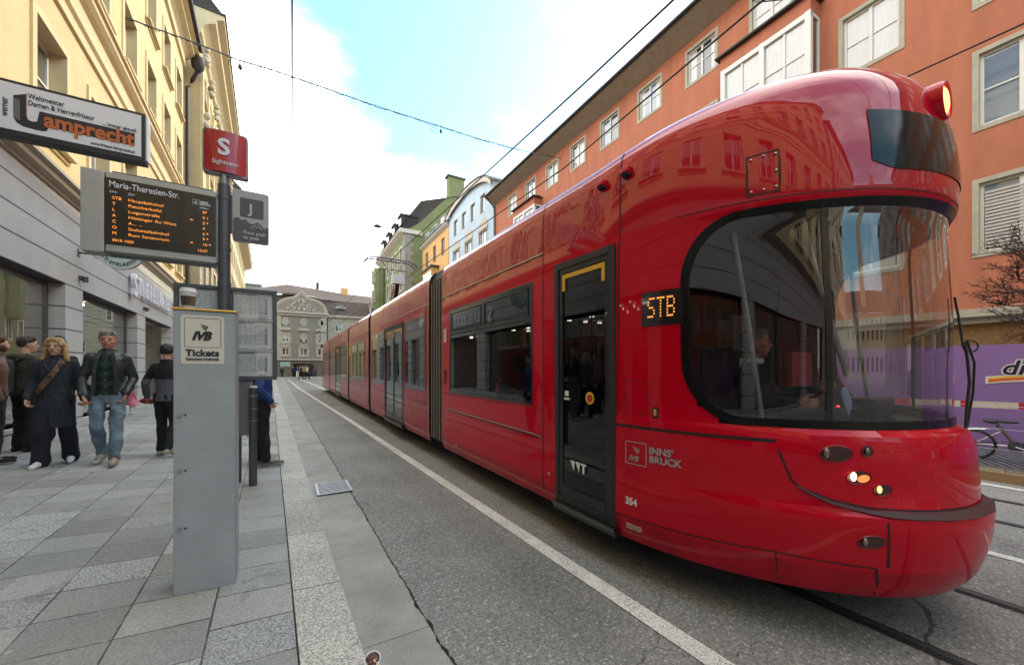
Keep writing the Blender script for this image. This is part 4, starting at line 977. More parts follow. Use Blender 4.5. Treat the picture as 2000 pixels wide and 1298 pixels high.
# ================================================================ behind the camera: the street goes on (seen in reflections)
for (fr, name, lab, a0, a1, h, m) in ((Fr(FL(-17, .2, 0), (-0.032, -1, 0), (1, -.032, 0)), 'building', 'cream building behind the viewer on the left side', 0, 26, 16, 'cream_wall'),
                                  (Fr(FO(-22, .1, 0), (0.0323, -1, 0), (-1, -.0323, 0)), 'building', 'grey building behind the viewer on the right side', 0, 26, 17, 'church_wall')):
    t_ = thing(name, lab, 'building', tuple(fr(0, 0, 0)))
    ops = [(1.2 + 3 * k, 2.5 + 3 * k, z, z + 1.9) for k in range(8) for z in (1.0, 5, 8.6, 12.2)]
    mb = MB(); wall_cells(mb, fr, a0, a1, 0, h, ops, .2, m); mb.face([fr(a1, 0, 0), fr(a1, -8, 0), fr(a1, -8, h), fr(a1, 0, h)], m); mb.face([fr(a0, 0, 0), fr(a0, -8, 0), fr(a0, -8, h), fr(a0, 0, h)], m); mb.build('wall', t_)
    mb = MB()
    for o_ in ops: mb.face([fr(o_[0], -.2, o_[2]), fr(o_[1], -.2, o_[2]), fr(o_[1], -.2, o_[3]), fr(o_[0], -.2, o_[3])], 'pane_dark')
    mb.build('window', t_)
    mb = MB(); mb.grid([[fr(a, .7, h), fr(a, .7, h + .2), fr(a, -5, h + 3)] for a in (a0, a1)], 'roof_dark'); mb.build('roof', t_)
# ================================================================ THE TRAM
CX, TY0 = 3.45, 2.25
def interp(tab, z):
    if z <= tab[0][0]: return tab[0][1]
    for (a, b), (c, d) in zip(tab, tab[1:]):
        if z <= c: return b + (d - b) * (z - a) / (c - a)
    return tab[-1][1]
T_F = [(.27, .55), (.34, .50), (.45, .465), (.55, .445), (.64, .435), (.655, .433), (.70, .432), (.735, .44), (.76, .475), (.775, .485), (.9, .49), (1.10, .505), (1.165, .53), (1.185, .565), (1.20, .59), (1.8, .59), (2.4, .62), (2.50, .61), (2.52, .59), (2.56, .575), (2.68, .57), (2.8, .575), (2.9, .585), (3.0, .60), (3.10, .62), (3.18, .65), (3.25, .70), (3.31, .77), (3.35, .87), (3.385, 1.02), (3.40, 1.2), (3.41, 1.5)]
T_A = [(.27, 1.245), (.33, 1.265), (.45, 1.28), (2.95, 1.28), (3.08, 1.275), (3.18, 1.258), (3.25, 1.23), (3.31, 1.18), (3.36, 1.10), (3.39, 1.0), (3.41, .86)]
def zlift(q, z):                                   # the cab roof rises a little above the roof of the straight body
    if z <= 2.9: return z
    u = min(1, max(0, (abs(q) - 48) / 48)); u = u * u * (3 - 2 * u)
    w = min(1, max(0, (62 - abs(q)) / 40)); w = w * w * (3 - 2 * w)
    return 2.9 + (z - 2.9) * (1.0 - .24 * u + .15 * w)
def npt(s, z, off=0.0):
    """point of the car body: |s|<=90 runs round the nose, beyond it along the straight side (0.05 m per unit); s>0 is the near side"""
    A = interp(T_A, z); F = interp(T_F, z); sg = 1 if s >= 0 else -1; q = abs(s)
    if q <= 90:
        t = R(q); p = Vector((CX - sg * A * math.sin(t), TY0 - (TY0 - F) * math.cos(t), zlift(s, z)))
        n = Vector((-sg * math.sin(t) / A, -math.cos(t) / (TY0 - F), 0)).normalized()
    else:
        p = Vector((CX - sg * A, TY0 + (q - 90) * 0.05, zlift(s, z))); n = Vector((-sg, 0, 0))
    if off and z > 3.05: n = (n + Vector((0, 0, (z - 3.05) * 3.0))).normalized()
    return p + n * off
def s_of(Y, z=1.5):
    return 90 + (Y - TY0) / 0.05 if Y >= TY0 else math.degrees(math.acos(min(1, (TY0 - Y) / (TY0 - interp(T_F, z)))))
def SP(Y, z, off=0.0, side=1): return npt(side * s_of(Y, z), z, off)
def pbox(mb, Y0, Y1, z0, z1, o0, o1, mat, side=1, n=1):
    for i in range(n):
        a, b = Y0 + (Y1 - Y0) * i / n, Y0 + (Y1 - Y0) * (i + 1) / n
        mb.hexa([SP(a, z0, o0, side), SP(b, z0, o0, side), SP(b, z0, o1, side), SP(a, z0, o1, side), SP(a, z1, o0, side), SP(b, z1, o0, side), SP(b, z1, o1, side), SP(a, z1, o1, side)], mat)
def seam(mb, pts, w=0.008, off=0.003, mat='seam_dark', coords='s'):
    P = [(s_of(a, z), z) if coords == 'Y' else (a, z) for a, z in pts]
    D = []
    for (a, z), (b, y) in zip(P, P[1:]):
        k = max(1, int(max(abs(a - b) / 4, abs(z - y) / .08)))
        D += [(a + (b - a) * i / k, z + (y - z) * i / k) for i in range(k)]
    D.append(P[-1]); rows = []
    for i, (s, z) in enumerate(D):
        s0, z0 = D[max(i - 1, 0)]; s1, z1 = D[min(i + 1, len(D) - 1)]
        t = (npt(s1, z1) - npt(s0, z0)).normalized(); n = (npt(s, z, .05) - npt(s, z)).normalized(); b = t.cross(n).normalized() * w / 2
        c = npt(s, z, off); rows.append([c - b, c + b])
    mb.grid(rows, mat)
def shell(mb, S, Z, hole, matf, side_off=0.0):
    for i in range(len(S) - 1):
        for j in range(len(Z) - 1):
            a, b, c, d = S[i], S[i + 1], Z[j], Z[j + 1]
            if hole((a + b) / 2, (c + d) / 2): continue
            mb.face([npt(a, c), npt(b, c), npt(b, d), npt(a, d)], matf((a + b) / 2, (c + d) / 2))
def frange(a, b, st):
    n = max(1, int(round(abs((b - a) / st)))); return [a + (b - a) * i / n for i in range(n + 1)]
def splits(base, extra): return sorted({round(x, 5) for x in base} | {round(x, 5) for x in extra})
ZS = splits(frange(.27, .6, .055) + [.64, .655, .70, .735, .76, .775, .9, 1.0, 1.1, 1.165, 1.185, 1.2] + frange(1.2, 2.4, .1) + [2.45, 2.5, 2.52, 2.56, 2.6] + frange(2.6, 2.9, .05) + frange(2.9, 3.34, .03) + [3.365, 3.38, 3.39, 3.41], [])

tram = thing('tram', 'long red low-floor city tram in five sections running down the street', 'tram', (CX, 4.0, 0.0))
# ---------- first section with the cab
M1_END = 5.78
DOOR = (2.08, 2.82, .33, 2.50); WIN = (3.20, 5.46, 1.17, 2.43)
GS, GZ0, GZ1 = 66.5, 1.20, 2.52
def cab_outline(ds=0.0, dz=0.0, n=14):
    """rounded outline of the wrap-round cab glazing in (s, z); ds, dz shrink it"""
    S_, z0, z1 = GS - ds, GZ0 + dz, GZ1 - dz; rs, rz = 13.0 - ds * .7, .42 - dz * .7; pts = []
    for k in range(n + 1):
        t = math.pi / 2 * k / n; pts.append((S_ - rs + rs * math.sin(t), z1 - rz + rz * math.cos(t)))
    for k in range(n + 1):
        t = math.pi / 2 * k / n; pts.append((S_ - rs + rs * math.cos(t), z0 + rz - rz * math.sin(t)))
    left = [(-a, z) for a, z in pts[::-1]]
    L_ = S_ - rs; bot = [(L_ * (1 - k / 20), z0) for k in range(1, 40)]; top = [(-L_ * (1 - k / 20), z1) for k in range(1, 40)]
    return pts + bot + left + top
def in_cab(s, z, ds, dz):
    S_, z0, z1 = GS - ds, GZ0 + dz, GZ1 - dz; rs, rz = 13.0 - ds * .7, .42 - dz * .7; a = abs(s)
    if a > S_ or z < z0 or z > z1: return False
    if a > S_ - rs:
        for zc, c in ((z1 - rz, z > z1 - rz), (z0 + rz, z < z0 + rz)):
            if c and ((a - S_ + rs) / rs) ** 2 + ((z - zc) / rz) ** 2 > 1: return False
    return True
def hole1(s, z):
    if abs(s) < 70: return in_cab(s, z, .6, .012)
    Y = TY0 + (abs(s) - 90) * .05 if abs(s) > 90 else 0
    if s_of(DOOR[0] + .03) < abs(s) < s_of(DOOR[1] - .03) and DOOR[2] + .03 < z < DOOR[3] - .03: return True
    return WIN[0] + .02 < Y < WIN[1] - .02 and WIN[2] + .02 < z < WIN[3] - .02
ss = frange(0, 90, 1.5) + [s_of(y) for y in (2.11, 2.79, 3.0, 3.22, 3.6, 4, 4.4, 4.8, 5.1, 5.44, M1_END)]
ss = splits(ss, []); SS = [-x for x in ss[::-1]][:-1] + ss
Z1 = splits(ZS, [.36, 2.47, 1.19, 2.41])
def mat1(s, z):
    if z > 2.66 and abs(s) > 92: return 'red_wavy'
    if z > 2.56: return 'red_upper'
    if z < .45: return 'red_dirty'
    return 'red_paint'
body = MB(); shell(body, SS, Z1, hole1, mat1)
body.grid([[npt(s, 3.41), npt(-s, 3.41)] for s in ss], 'red_paint')
yend = s_of(M1_END)
body.face([npt(yend, z) for z in Z1] + [npt(-yend, z) for z in Z1[::-1]], 'black_trim')
sec1 = body.build('front_section', tram, smooth=True, angle=28)
def outline_band(o_out, o_in, off0, off1, mat, name, parent):
    mb = MB(); n = len(o_out)
    mb.grid([[npt(*o_out[i % n], .001), npt(*o_out[i % n], off0), npt(*o_in[i % n], off1), npt(*o_in[i % n], -.03)] for i in range(n + 1)], mat)
    return mb.build(name, parent, smooth=True)
outline_band(cab_outline(), cab_outline(1.9, .045), .006, .004, 'frit', 'windscreen_frame', sec1)
def glass_patch(s0, s1, off, mat, name, parent, ds=1.5, dz=.035):
    mb = MB(); Zr = frange(GZ0 + dz, GZ1 - dz, .045); rows = []
    for z in Zr:
        S_, z0, z1 = GS - ds, GZ0 + dz, GZ1 - dz; rs, rz = 13.0 - ds * .7, .42 - dz * .7; m = S_
        zc = z1 - rz if z > z1 - rz else (z0 + rz if z < z0 + rz else None)
        if zc is not None: m = S_ - rs + rs * math.sqrt(max(0, 1 - ((z - zc) / rz) ** 2))
        a, b = max(s0, -m), min(s1, m); rows.append([npt(a + (b - a) * i / 40, z, off) for i in range(41)])
    mb.grid(rows, mat); return mb.build(name, parent, smooth=True, angle=80)
glass_patch(-37, 37, -.004, 'cab_glass', 'windscreen', sec1); 
glass_patch(37, GS, -.004, 'cab_glass', 'cab_side_window', sec1); glass_patch(-GS, -37, -.004, 'cab_glass', 'cab_side_window', sec1)
mb = MB(); 
for s in (1, -1): seam(mb, [(s * 37, 1.22), (s * 37, 2.50)], .035, .001, 'screen_black')
seam(mb, [(47.5, 1.235), (47.5, 1.22), (-47.5, 1.22), (-47.5, 1.235)], .055, .0025, 'screen_black')
mb.build('pillar', sec1)
# inner posts, dashboard, rear wall and seat of the cab
mb = MB()
for a, b in (((55, 2.42), (49.5, 1.24)), ((40, 2.45), (30.5, 1.5)), ((-55, 2.42), (-49, 1.24))): mb.tube([npt(a[0], a[1], -.10), npt((a[0] + b[0]) / 2, (a[1] + b[1]) / 2, -.13), npt(b[0], b[1], -.10)], .016, 'galv', 8)
mb.build('inner_post', sec1, smooth=True)
mb = MB(); 
rows = []
for s in frange(-62, 62, 4): rows.append([npt(s, 1.17, -.05), npt(s, 1.19, -.28 if abs(s) < 45 else -.12), npt(s, 1.05, -.30 if abs(s) < 45 else -.14), npt(s, .6, -.25 if abs(s) < 45 else -.14)])
mb.grid(rows, 'cab_grey'); mb.box((2.95, 1.05, 1.05), (3.55, 1.30, 1.26), 'black_trim'); mb.box((3.7, 1.0, 1.05), (4.1, 1.2, 1.32), 'black_trim'); mb.build('dashboard', sec1, smooth=True)
mb = MB(); mb.box((2.30, 2.05, .5), (4.6, 2.09, 1.35), 'cab_grey'); mb.box((2.30, 2.05, 1.35), (2.85, 2.09, 2.62), 'cab_grey'); mb.box((4.05, 2.05, 1.35), (4.6, 2.09, 2.62), 'cab_grey'); mb.box((2.85, 2.05, 2.3), (4.05, 2.09, 2.62), 'cab_grey')
mb.face([(2.5, 2.04, .45), (4.4, 2.04, .45), (4.0, .8, .45), (2.9, .8, .45)], 'cab_grey'); mb.face([(2.4, 2.04, 2.60), (4.5, 2.04, 2.60), (4.3, 1.0, 2.60), (2.6, 1.0, 2.60)], 'cab_grey')
mb.build('cab_wall', sec1)
mb = MB(); mb.box((3.12, 1.55, .85), (3.62, 2.0, .98), 'seat_dark'); mb.box((3.14, 1.9, .95), (3.60, 2.02, 1.72), 'seat_dark'); mb.box((3.26, 1.9, 1.74), (3.48, 1.99, 1.98), 'seat_dark'); mb.box((3.3, 1.7, .45), (3.44, 1.85, .85), 'steel_dark'); mb.build('driver_seat', sec1, bevel=.03)
mb = MB(); mb.box((3.62, 1.985, 1.72), (3.90, 2.0, 2.05), 'sign_dark'); mb.box((3.72, 1.98, 1.45), (3.87, 2.0, 1.64), 'sign_grey'); mb.build('notice_sheet', sec1)
mb = MB(); p = npt(27, 1.24, -.35)
mb.box(p + Vector((0, 0, 0)), p + Vector((.05, .02, .10)), 'black_trim')
for k in range(5): q = p + Vector((random.Random(k).uniform(-.08, .12), -.02, random.Random(k + 9).uniform(0, .12))); mb.ellipsoid(q, (.008, .006, .004), 'lit_red', 6, 4)
mb.build('control_light', sec1)
# ---------- nose details
mb = MB()
seam(mb, [(84.8, 1.12), (49, 1.12)], .022); seam(mb, [(49, 1.185), (48.6, 1.05), (46.8, .90), (44, .84), (40.5, .80), (33, .768)], .012)
seam(mb, [(-49, 1.185), (-46.8, .90), (-40.5, .80), (-33, .768)], .012)
seam(mb, [(31.5, .715), (31.2, .60), (30.5, .47)], .013); seam(mb, [(32.6, .455), (30.2, .285)], .014); seam(mb, [(50.3, .47), (48.8, .30)], .008)
seam(mb, [(84.3, .445), (68, .455), (50.4, .475), (32.6, .46)], .008)
seam(mb, [(2.06, 1.19), (2.06, 3.33)], .012, coords='Y'); seam(mb, [(2.05, .30), (2.05, .45)], .01, coords='Y')
seam(mb, [(GS + 1.6, 2.56), (54, 2.565), (30, 2.56), (0, 2.545), (-40, 2.56)], .006, .0025)
for Y0, Y1, z0, z1 in ((1.80, 1.99, 1.215, 1.455), ): seam(mb, [(Y0, z0), (Y1, z0), (Y1, z1), (Y0, z1), (Y0, z0)], .004, .0025, coords='Y')
mb.build('seam', sec1)
mb = MB(); rows = []
for s, z, h in [(46, .877, .006), (43, .83, .007), (40, .797, .008), (36, .775, .010), (33, .762, .012), (30, .755, .015), (25, .752, .017), (18, .75, .018), (10, .75, .019), (0, .75, .02), (-12, .75, .02), (-25, .752, .018), (-35, .768, .012), (-46, .877, .006)]:
    rows.append([npt(s, z - h, .004), npt(s, z - h * .6, .010 + h * .5), npt(s, z + h * .5, .008 + h * .3), npt(s, z + h, .003)])
mb.grid(rows, 'strip_grey'); mb.build('bumper_strip', sec1, smooth=True)
mb = MB(); seam(mb, [(44, .85), (40, .814), (33, .782), (25, .776), (10, .774), (-25, .776), (-40, .814)], .010, .006, 'rubber'); mb.build('hood_gap', sec1)
def lamp(s, z, ws, wz, mat_in, lit=None, name='headlight', shape=1.0, lens=(-.45, 0)):
    mb = MB(); N = 24; P = lambda k, f, off: npt(s + ws * f * math.cos(2 * math.pi * k / N), z + wz * f * math.sin(2 * math.pi * k / N) - wz * f * .18 * math.cos(2 * math.pi * k / N), off)
    mb.grid([[P(k, 1.12, .001), P(k, 1.04, .006), P(k, .94, .004)] for k in range(N + 1)], 'hood_red')
    mb.grid([[P(k, .95, .0045), P(k, .5, .003), P(k, .01, .0026)] for k in range(N + 1)], mat_in)
    o = mb.build(name, sec1, smooth=True)
    if lit:
        mb = MB(); c = npt(s - 0 + ws * -lens[0], z + lens[1], .006); r_ = wz * .72
        mb.ellipsoid(c, (r_ * .8, r_ * .45, r_ * .95), lit, 12, 8); mb.build('lens', o, smooth=True)
    return o
for sd in (1, -1):
    lamp(sd * 38.6, 1.068, 2.9, .044, 'recess_shade', 'lamp_glass', lens=(-.6 * sd, .004)); lamp(sd * 32.8, 1.09, 1.15, .030, 'recess_shade', 'lamp_glass', lens=(0, 0))
    lamp(sd * 34.7, .945, 2.2, .036, 'lit_red' if False else 'recess_shade', 'lit_white', lens=(-.5 * sd, .004)); lamp(sd * 30.4, .882, 1.75, .030, 'recess_shade', 'lamp_glass' if sd < 0 else 'lit_warm', lens=(-.4 * sd, .004))
    lamp(sd * 34.4, .605, 2.35, .036, 'recess_shade', 'lamp_glass', name='fog_light', lens=(-.5 * sd, 0))
M('amber', (.9, .12, .03), .3, emis=.9, ecol=(1, .13, .04))
for sd in (1, -1):
    mb = MB(); mb.grid([[npt(sd * (34.0 + 1.15 * r_ * math.cos(t * math.pi / 8)), .941 + .020 * r_ * math.sin(t * math.pi / 8) - .006 * math.cos(t * math.pi / 8), .0065) for r_ in (0.01, .6, 1)] for t in range(17)], 'amber'); mb.build('turn_signal', sec1, smooth=True)
# forehead: destination glass and the round top lamp
mb = MB(); rows = []
for s in frange(29, -29, 2):
    rows.append([npt(s, 2.665 + .05 * max(0, abs(s) - 24) / 5, .004), npt(s, 2.75, .005), npt(s, 2.85, .005), npt(s, 2.93, .005), npt(s, 3.0 - .02 * (1 - abs(s) / 29), .004)])
mb.grid(rows, 'display_glass'); mb.build('destination_display', sec1, smooth=True)
lx, ly, lz = CX - .10, .615, 3.13
mb = MB(); N = 24; rows = []
for r_, y in ((.080, ly + .012), (.090, ly - .022), (.104, ly - .026), (.112, ly - .008), (.116, ly + .05), (.11, ly + .15)): rows.append([(lx + r_ * math.cos(2 * math.pi * k / N), y, lz + r_ * math.sin(2 * math.pi * k / N)) for k in range(N)])
mb.grid(rows, 'red_paint', True); tl = mb.build('top_lamp', sec1, smooth=True)
mb = MB(); mb.grid([[(lx + r_ * math.cos(2 * math.pi * k / N), y, lz + r_ * math.sin(2 * math.pi * k / N)) for k in range(N)] for r_, y in ((.084, ly - .012), (.06, ly - .024), (.002, ly - .030))], 'lit_warm', True); mb.build('lens', tl, smooth=True)
# hatch with its studs, camera housings, side display
mb = MB(); Q = [(53.2, 2.595), (47.0, 2.60), (47.0, 2.845), (53.2, 2.83), (53.2, 2.595)]; seam(mb, Q, .012, .003)
h_ = mb.build('service_hatch', sec1)
mb = MB()
for s, z in ((52.4, 2.615), (50, 2.618), (47.7, 2.625), (47.7, 2.72), (47.7, 2.82), (50, 2.82), (52.4, 2.81)): mb.ellipsoid(npt(s, z, .006), (.009, .009, .006), 'silver', 8, 6)
mb.build('stud', h_, smooth=True)
for Y, nm in ((1.97, 'side_camera'), (2.20, 'side_camera')):
    mb = MB(); z = 3.03
    mb.hexa([SP(Y - .034, z - .03, 0), SP(Y + .034, z - .03, 0), SP(Y + .03, z - .03, .06), SP(Y - .03, z - .03, .06), SP(Y - .034, z + .035, 0), SP(Y + .034, z + .035, 0), SP(Y + .028, z + .02, .055), SP(Y - .028, z + .02, .055)], 'red_paint')
    mb.hexa([SP(Y - .036, z - .055, 0), SP(Y + .036, z - .055, 0), SP(Y + .03, z - .05, .045), SP(Y - .03, z - .05, .045), SP(Y - .036, z - .031, 0), SP(Y + .036, z - .031, 0), SP(Y + .03, z - .031, .055), SP(Y - .03, z - .031, .055)], 'rubber')
    mb.build(nm, sec1, bevel=.008)
mb = MB(); pbox(mb, 1.575, 1.855, 1.845, 2.085, .001, .007, 'screen_black', n=4); nd_ = mb.build('number_display', sec1)
DOT = {'S': ['01111', '10000', '10000', '01110', '00001', '00001', '11110'], 'T': ['11111', '00100', '00100', '00100', '00100', '00100', '00100'], 'B': ['11110', '10001', '10001', '11110', '10001', '10001', '11110']}
mb = MB()
for i, ch in enumerate('STB'):
    for r_, row in enumerate(DOT[ch]):
        for c, b in enumerate(row):
            if b == '1' :
                Y = 1.805 - i * .066 - c * .0105; z = 2.035 - r_ * .021; pbox(mb, Y - .0038, Y + .0038, z - .006, z + .006, .0075, .009, 'lit_led')
mb.build('lettering', nd_)
mb = MB(); pbox(mb, 1.735, 1.775, 1.20, 1.275, .001, .004, 'seam_dark'); pbox(mb, 1.745, 1.765, 1.215, 1.26, .004, .009, 'gold_trim_glint'); mb.build('key_switch', sec1)
# markings on the cab side
def side_text(mb, s, size, Y, z, mat, **k):
    v, f = text_mesh(s, size, (0, 0, 0), (1, 0, 0), (0, 1, 0), mat, fn=lambda x, y, d: SP(Y - x, z + y, .003 + d), **k)
    i = len(mb.v); mb.v += [Vector(p) for p in v]; mi = mb.mi(mat)
    for q in f: mb.f.append([i + x for x in q]); mb.m.append(mi)
def swoosh(mb, put, mat):       # four tapering stripes of the transport company's emblem, put(x, y) in a unit box
    for k in range(4):
        x0, y0, x1, y1 = .10 + .09 * k, .95 - .20 * k, .98 - .05 * k, .55 - .17 * k
        mb.face([put(x0, y0), put(x0 + .1, y0 - .005), put(x1, y1 + .02), put(x1 - .06, y1 - .10)], mat)
mb = MB(); o_ = .0035
for (a, b, c, d) in ((1.815, 1.985, .845, .850), (1.815, 1.985, 1.005, 1.010), (1.815, 1.820, .85, 1.005), (1.98, 1.985, .85, 1.005)): pbox(mb, a, b, c, d, .002, .004, 'silver', n=2)
side_text(mb, 'IVB', .055, 1.962, .872, 'silver', bold=.0008, shear=.35, sx=1.05); swoosh(mb, lambda x, y: SP(1.935 - .07 * x, .93 + .05 * y, .004), 'silver')
side_text(mb, "INNS'", .068, 1.795, .945, 'silver', bold=.0016, sx=.98); side_text(mb, 'BRUCK', .068, 1.795, .885, 'silver', bold=.0016, sx=.98)
mb.build('company_logo', sec1)
mb = MB(); side_text(mb, '354', .072, 1.985, .545, 'white_paint', bold=.002, sx=.9); mb.build('fleet_number', sec1)
mb = MB()
for k in range(3): side_text(mb, 'Stadtbahn Innsbruck TRAM 354' [k * 3:22 + k * 2], .013, 1.985, .392 - k * .015, 'sticker', bold=.0003)
side_text(mb, 'T', .03, 2.93, .53, 'white_paint', bold=.002); side_text(mb, '0', .05, 5.22, .40, 'white_paint'); mb.build('small_print', sec1)
mb = MB()
for k in (0, 1):
    seamp = [(s_of(5.30 - k * .085 + .032 * math.cos(t * math.pi / 8)), 2.60 + .047 * math.sin(t * math.pi / 8)) for t in range(17)]; seam(mb, seamp, .007, .003, 'silver')
mb.build('ring_mark', sec1)
# ---------- wiper and its arms standing on the far side of the windscreen
wp = MB(); wp.tube([npt(-2, 1.19, .03), npt(-3, 1.32, .05), npt(-4, 1.46, .058), npt(-4, 1.60, .05), npt(-4, 1.70, .04)], .0075, 'rubber', 6); wp.tube([npt(-5, 1.19, .03), npt(-6, 1.40, .07), npt(-6, 1.58, .075), npt(-5, 1.72, .045)], .006, 'rubber', 6)
wp.tube([npt(-5, 1.68 + .035 * math.sin(t * math.pi / 6), .06 + .03 * math.cos(t * math.pi / 6)) for t in range(13)], .005, 'rubber', 6); wp.tube([npt(-3, 1.68, .035), npt(-3, 1.85, .02), npt(-2, 1.98, .012)], .006, 'rubber', 6); wp.build('wiper', sec1)

# ---------- doors
def door(parent, Y0, Y1, z0, z1, leaves=1, side=1, detail=True):
    mb = MB(); f = .055
    for a, b, c, d in ((Y0, Y0 + f, z0, z1), (Y1 - f, Y1, z0, z1), (Y0 + f, Y1 - f, z1 - f, z1), (Y0 + f, Y1 - f, z0, z0 + f)): pbox(mb, a, b, c, d, -.05, .016, 'rubber', side)
    w = (Y1 - Y0 - 2 * f) / leaves
    for k in range(leaves):
        a, b = Y0 + f + w * k + .004, Y0 + f + w * (k + 1) - .004; g = .045
        for p, q, c, d in ((a, a + g, z0 + f, z1 - f), (b - g, b, z0 + f, z1 - f), (a + g, b - g, z1 - f - g, z1 - f), (a + g, b - g, z0 + f, z0 + f + .10)): pbox(mb, p, q, c, d, -.04, .004, 'black_trim', side)
        pbox(mb, a + g, b - g, z1 - f - g - .05, z1 - f - g - .012, -.006, .006, 'yellow_paint', side)
        for e in (a + g, b - g - .035): pbox(mb, e, e + .035, z1 - f - g - .16, z1 - f - g - .05, -.006, .006, 'yellow_paint', side)
    pbox(mb, Y0 - .01, Y1 + .01, z0 - .075, z0 - .003, -.06, .05, 'black_trim', side); pbox(mb, Y0, Y1, z0 - .035, z0 - .025, .05, .056, 'galv', side)
    o = mb.build('door', parent, bevel=.006 if detail else 0)
    mb = MB()
    for k in range(leaves):
        a, b = Y0 + f + w * k, Y0 + f + w * (k + 1); mb.face([SP(a + .04, z0 + .14, -.01, side), SP(b - .04, z0 + .14, -.01, side), SP(b - .04, z1 - .09, -.01, side), SP(a + .04, z1 - .09, -.01, side)], 'tram_glass')
    mb.build('pane', o)
    return o
for side in (1,):
    d1 = door(sec1, *DOOR, 1, side)
mb = MB()
for k in range(3):
    x = 2.60 - .068 * k
    if k < 2: mb.face([SP(x, .74, .0065), SP(x - .062, .74, .0065), SP(x - .045, .655, .0065)], 'white_paint')
    else: pbox(mb, x - .068, x, .722, .74, .005, .0065, 'white_paint'); pbox(mb, x - .045, x - .022, .655, .722, .005, .0065, 'white_paint')
mb.build('emblem', d1)
mb = MB(); N = 20; cyy, czz = 2.345, 1.30
for r0, r1, m, of in ((.030, .052, 'yellow_paint', .012), (0.0, .030, 'tape_red', .016)):
    mb.grid([[SP(cyy + r * math.cos(2 * math.pi * k / N), czz + r * 1.0 * math.sin(2 * math.pi * k / N), of) for r in (r0, r1)] for k in range(N + 1)], m)
mb.build('door_button', d1)
mb = MB(); pbox(mb, 2.63, 2.68, 1.30, 1.345, .0, .003, 'white_paint'); pbox(mb, 2.62, 2.69, 1.265, 1.285, .0, .003, 'white_paint'); mb.build('sticker', d1)
pbx = MB(); pbox(pbx, DOOR[0], DOOR[1], DOOR[2], DOOR[3], -.02, -.01, 'black_trim', -1); pbx.build('far_side_door', sec1)

# ---------- windows of the sections
def tram_window(parent, Y0, Y1, z0, z1, hoppers=2, side=1, posts=()):
    mb = MB(); f = .035
    for a, b, c, d in ((Y0, Y0 + f, z0, z1), (Y1 - f, Y1, z0, z1), (Y0 + f, Y1 - f, z1 - f, z1), (Y0 + f, Y1 - f, z0, z0 + f)): pbox(mb, a, b, c, d, -.03, .003, 'screen_black', side)
    if hoppers:
        zh = z0 + (z1 - z0) * .70; w = (Y1 - Y0 - 2 * f) / hoppers
        pbox(mb, Y0 + f, Y1 - f, zh - .012, zh + .012, -.01, .004, 'rubber', side)
        for k in range(hoppers):
            a, b = Y0 + f + w * k + .05, Y0 + f + w * (k + 1) - .05
            for p, q, c, d in ((a, b, zh + .04, zh + .055), (a, b, z1 - .075, z1 - .06), (a, a + .014, zh + .055, z1 - .075), (b - .014, b, zh + .055, z1 - .075)): pbox(mb, p, q, c, d, -.004, .006, 'rubber', side)
            if k: pbox(mb, Y0 + f + w * k - .03, Y0 + f + w * k + .03, zh + .012, z1 - f, -.008, .002, 'screen_black', side)
    for y in posts: pbox(mb, y - .025, y + .025, z0 + f, z1 - f, -.008, .002, 'screen_black', side)
    o = mb.build('window', parent)
    g = MB(); g.face([SP(Y0 + .02, z0 + .02, -.002, side), SP(Y1 - .02, z0 + .02, -.002, side), SP(Y1 - .02, z1 - .02, -.002, side), SP(Y0 + .02, z1 - .02, -.002, side)], 'tram_glass'); g.build('pane', o)
    return o
for sd in (1, -1): tram_window(sec1, *WIN, 2, sd)
mb = MB(); seam(mb, [(3.02, .36), (3.02, 3.33)], .009, coords='Y'); seam(mb, [(3.02, 2.67), (M1_END, 2.67)], .010, .004, 'silver', 'Y'); seam(mb, [(3.02, 2.655), (M1_END, 2.655)], .010, coords='Y')
seam(mb, [(3.05, .87), (3.2, .885), (5.50, .915), (5.60, .90), (5.62, .40)], .009, .004, 'silver', 'Y'); seam(mb, [(3.05, .86), (5.58, .90)], .012, .003, 'seam_dark', 'Y'); seam(mb, [(3.02, 1.15), (M1_END, 1.15)], .007, coords='Y'); seam(mb, [(5.52, 1.15), (5.52, 2.64)], .006, coords='Y')
seam(mb, [(2.92, 1.80), (3.02, 1.80)], .004, coords='Y')
mb.build('panel_seam', sec1)
mb = MB(); pbox(mb, 5.60, 5.68, 1.95, 2.16, .001, .008, 'sticker'); pbox(mb, 5.61, 5.67, 1.30, 1.52, .001, .006, 'seam_dark'); mb.build('side_reflector', sec1)

# ---------- interiors: floor, ceiling, seats, poles
def interior(parent, Y0, Y1, seed):
    mb = MB(); mb.box((CX - 1.2, Y0 + .05, .30), (CX + 1.2, Y1 - .05, .36), 'seat_dark'); mb.box((CX - 1.2, Y0 + .05, 2.62), (CX + 1.2, Y1 - .05, 2.66), 'shop_panel'); mb.build('floor', parent)
    r_ = random.Random(seed); y = Y0 + .7
    while y < Y1 - .8:
        for x in (CX - .95, CX + .5):
            if r_.random() < .8:
                mb = MB(); mb.box((x, y, .78), (x + .44, y + .42, .86), 'seat_dark'); mb.box((x, y + .38, .84), (x + .44, y + .45, 1.42), 'seat_dark'); mb.box((x + .15, y + .1, .36), (x + .29, y + .3, .78), 'steel_dark'); mb.build('passenger_seat', parent)
        y += .85
    mb = MB()
    for x, yy_ in ((CX - .35, Y0 + .9), (CX + .35, (Y0 + Y1) / 2), (CX - .35, Y1 - .9)): mb.tube([(x, yy_, .36), (x, yy_, 2.62)], .017, 'gold_trim_glint', 8)
    mb.build('grab_pole', parent)
interior(sec1, 2.15, M1_END, 1)

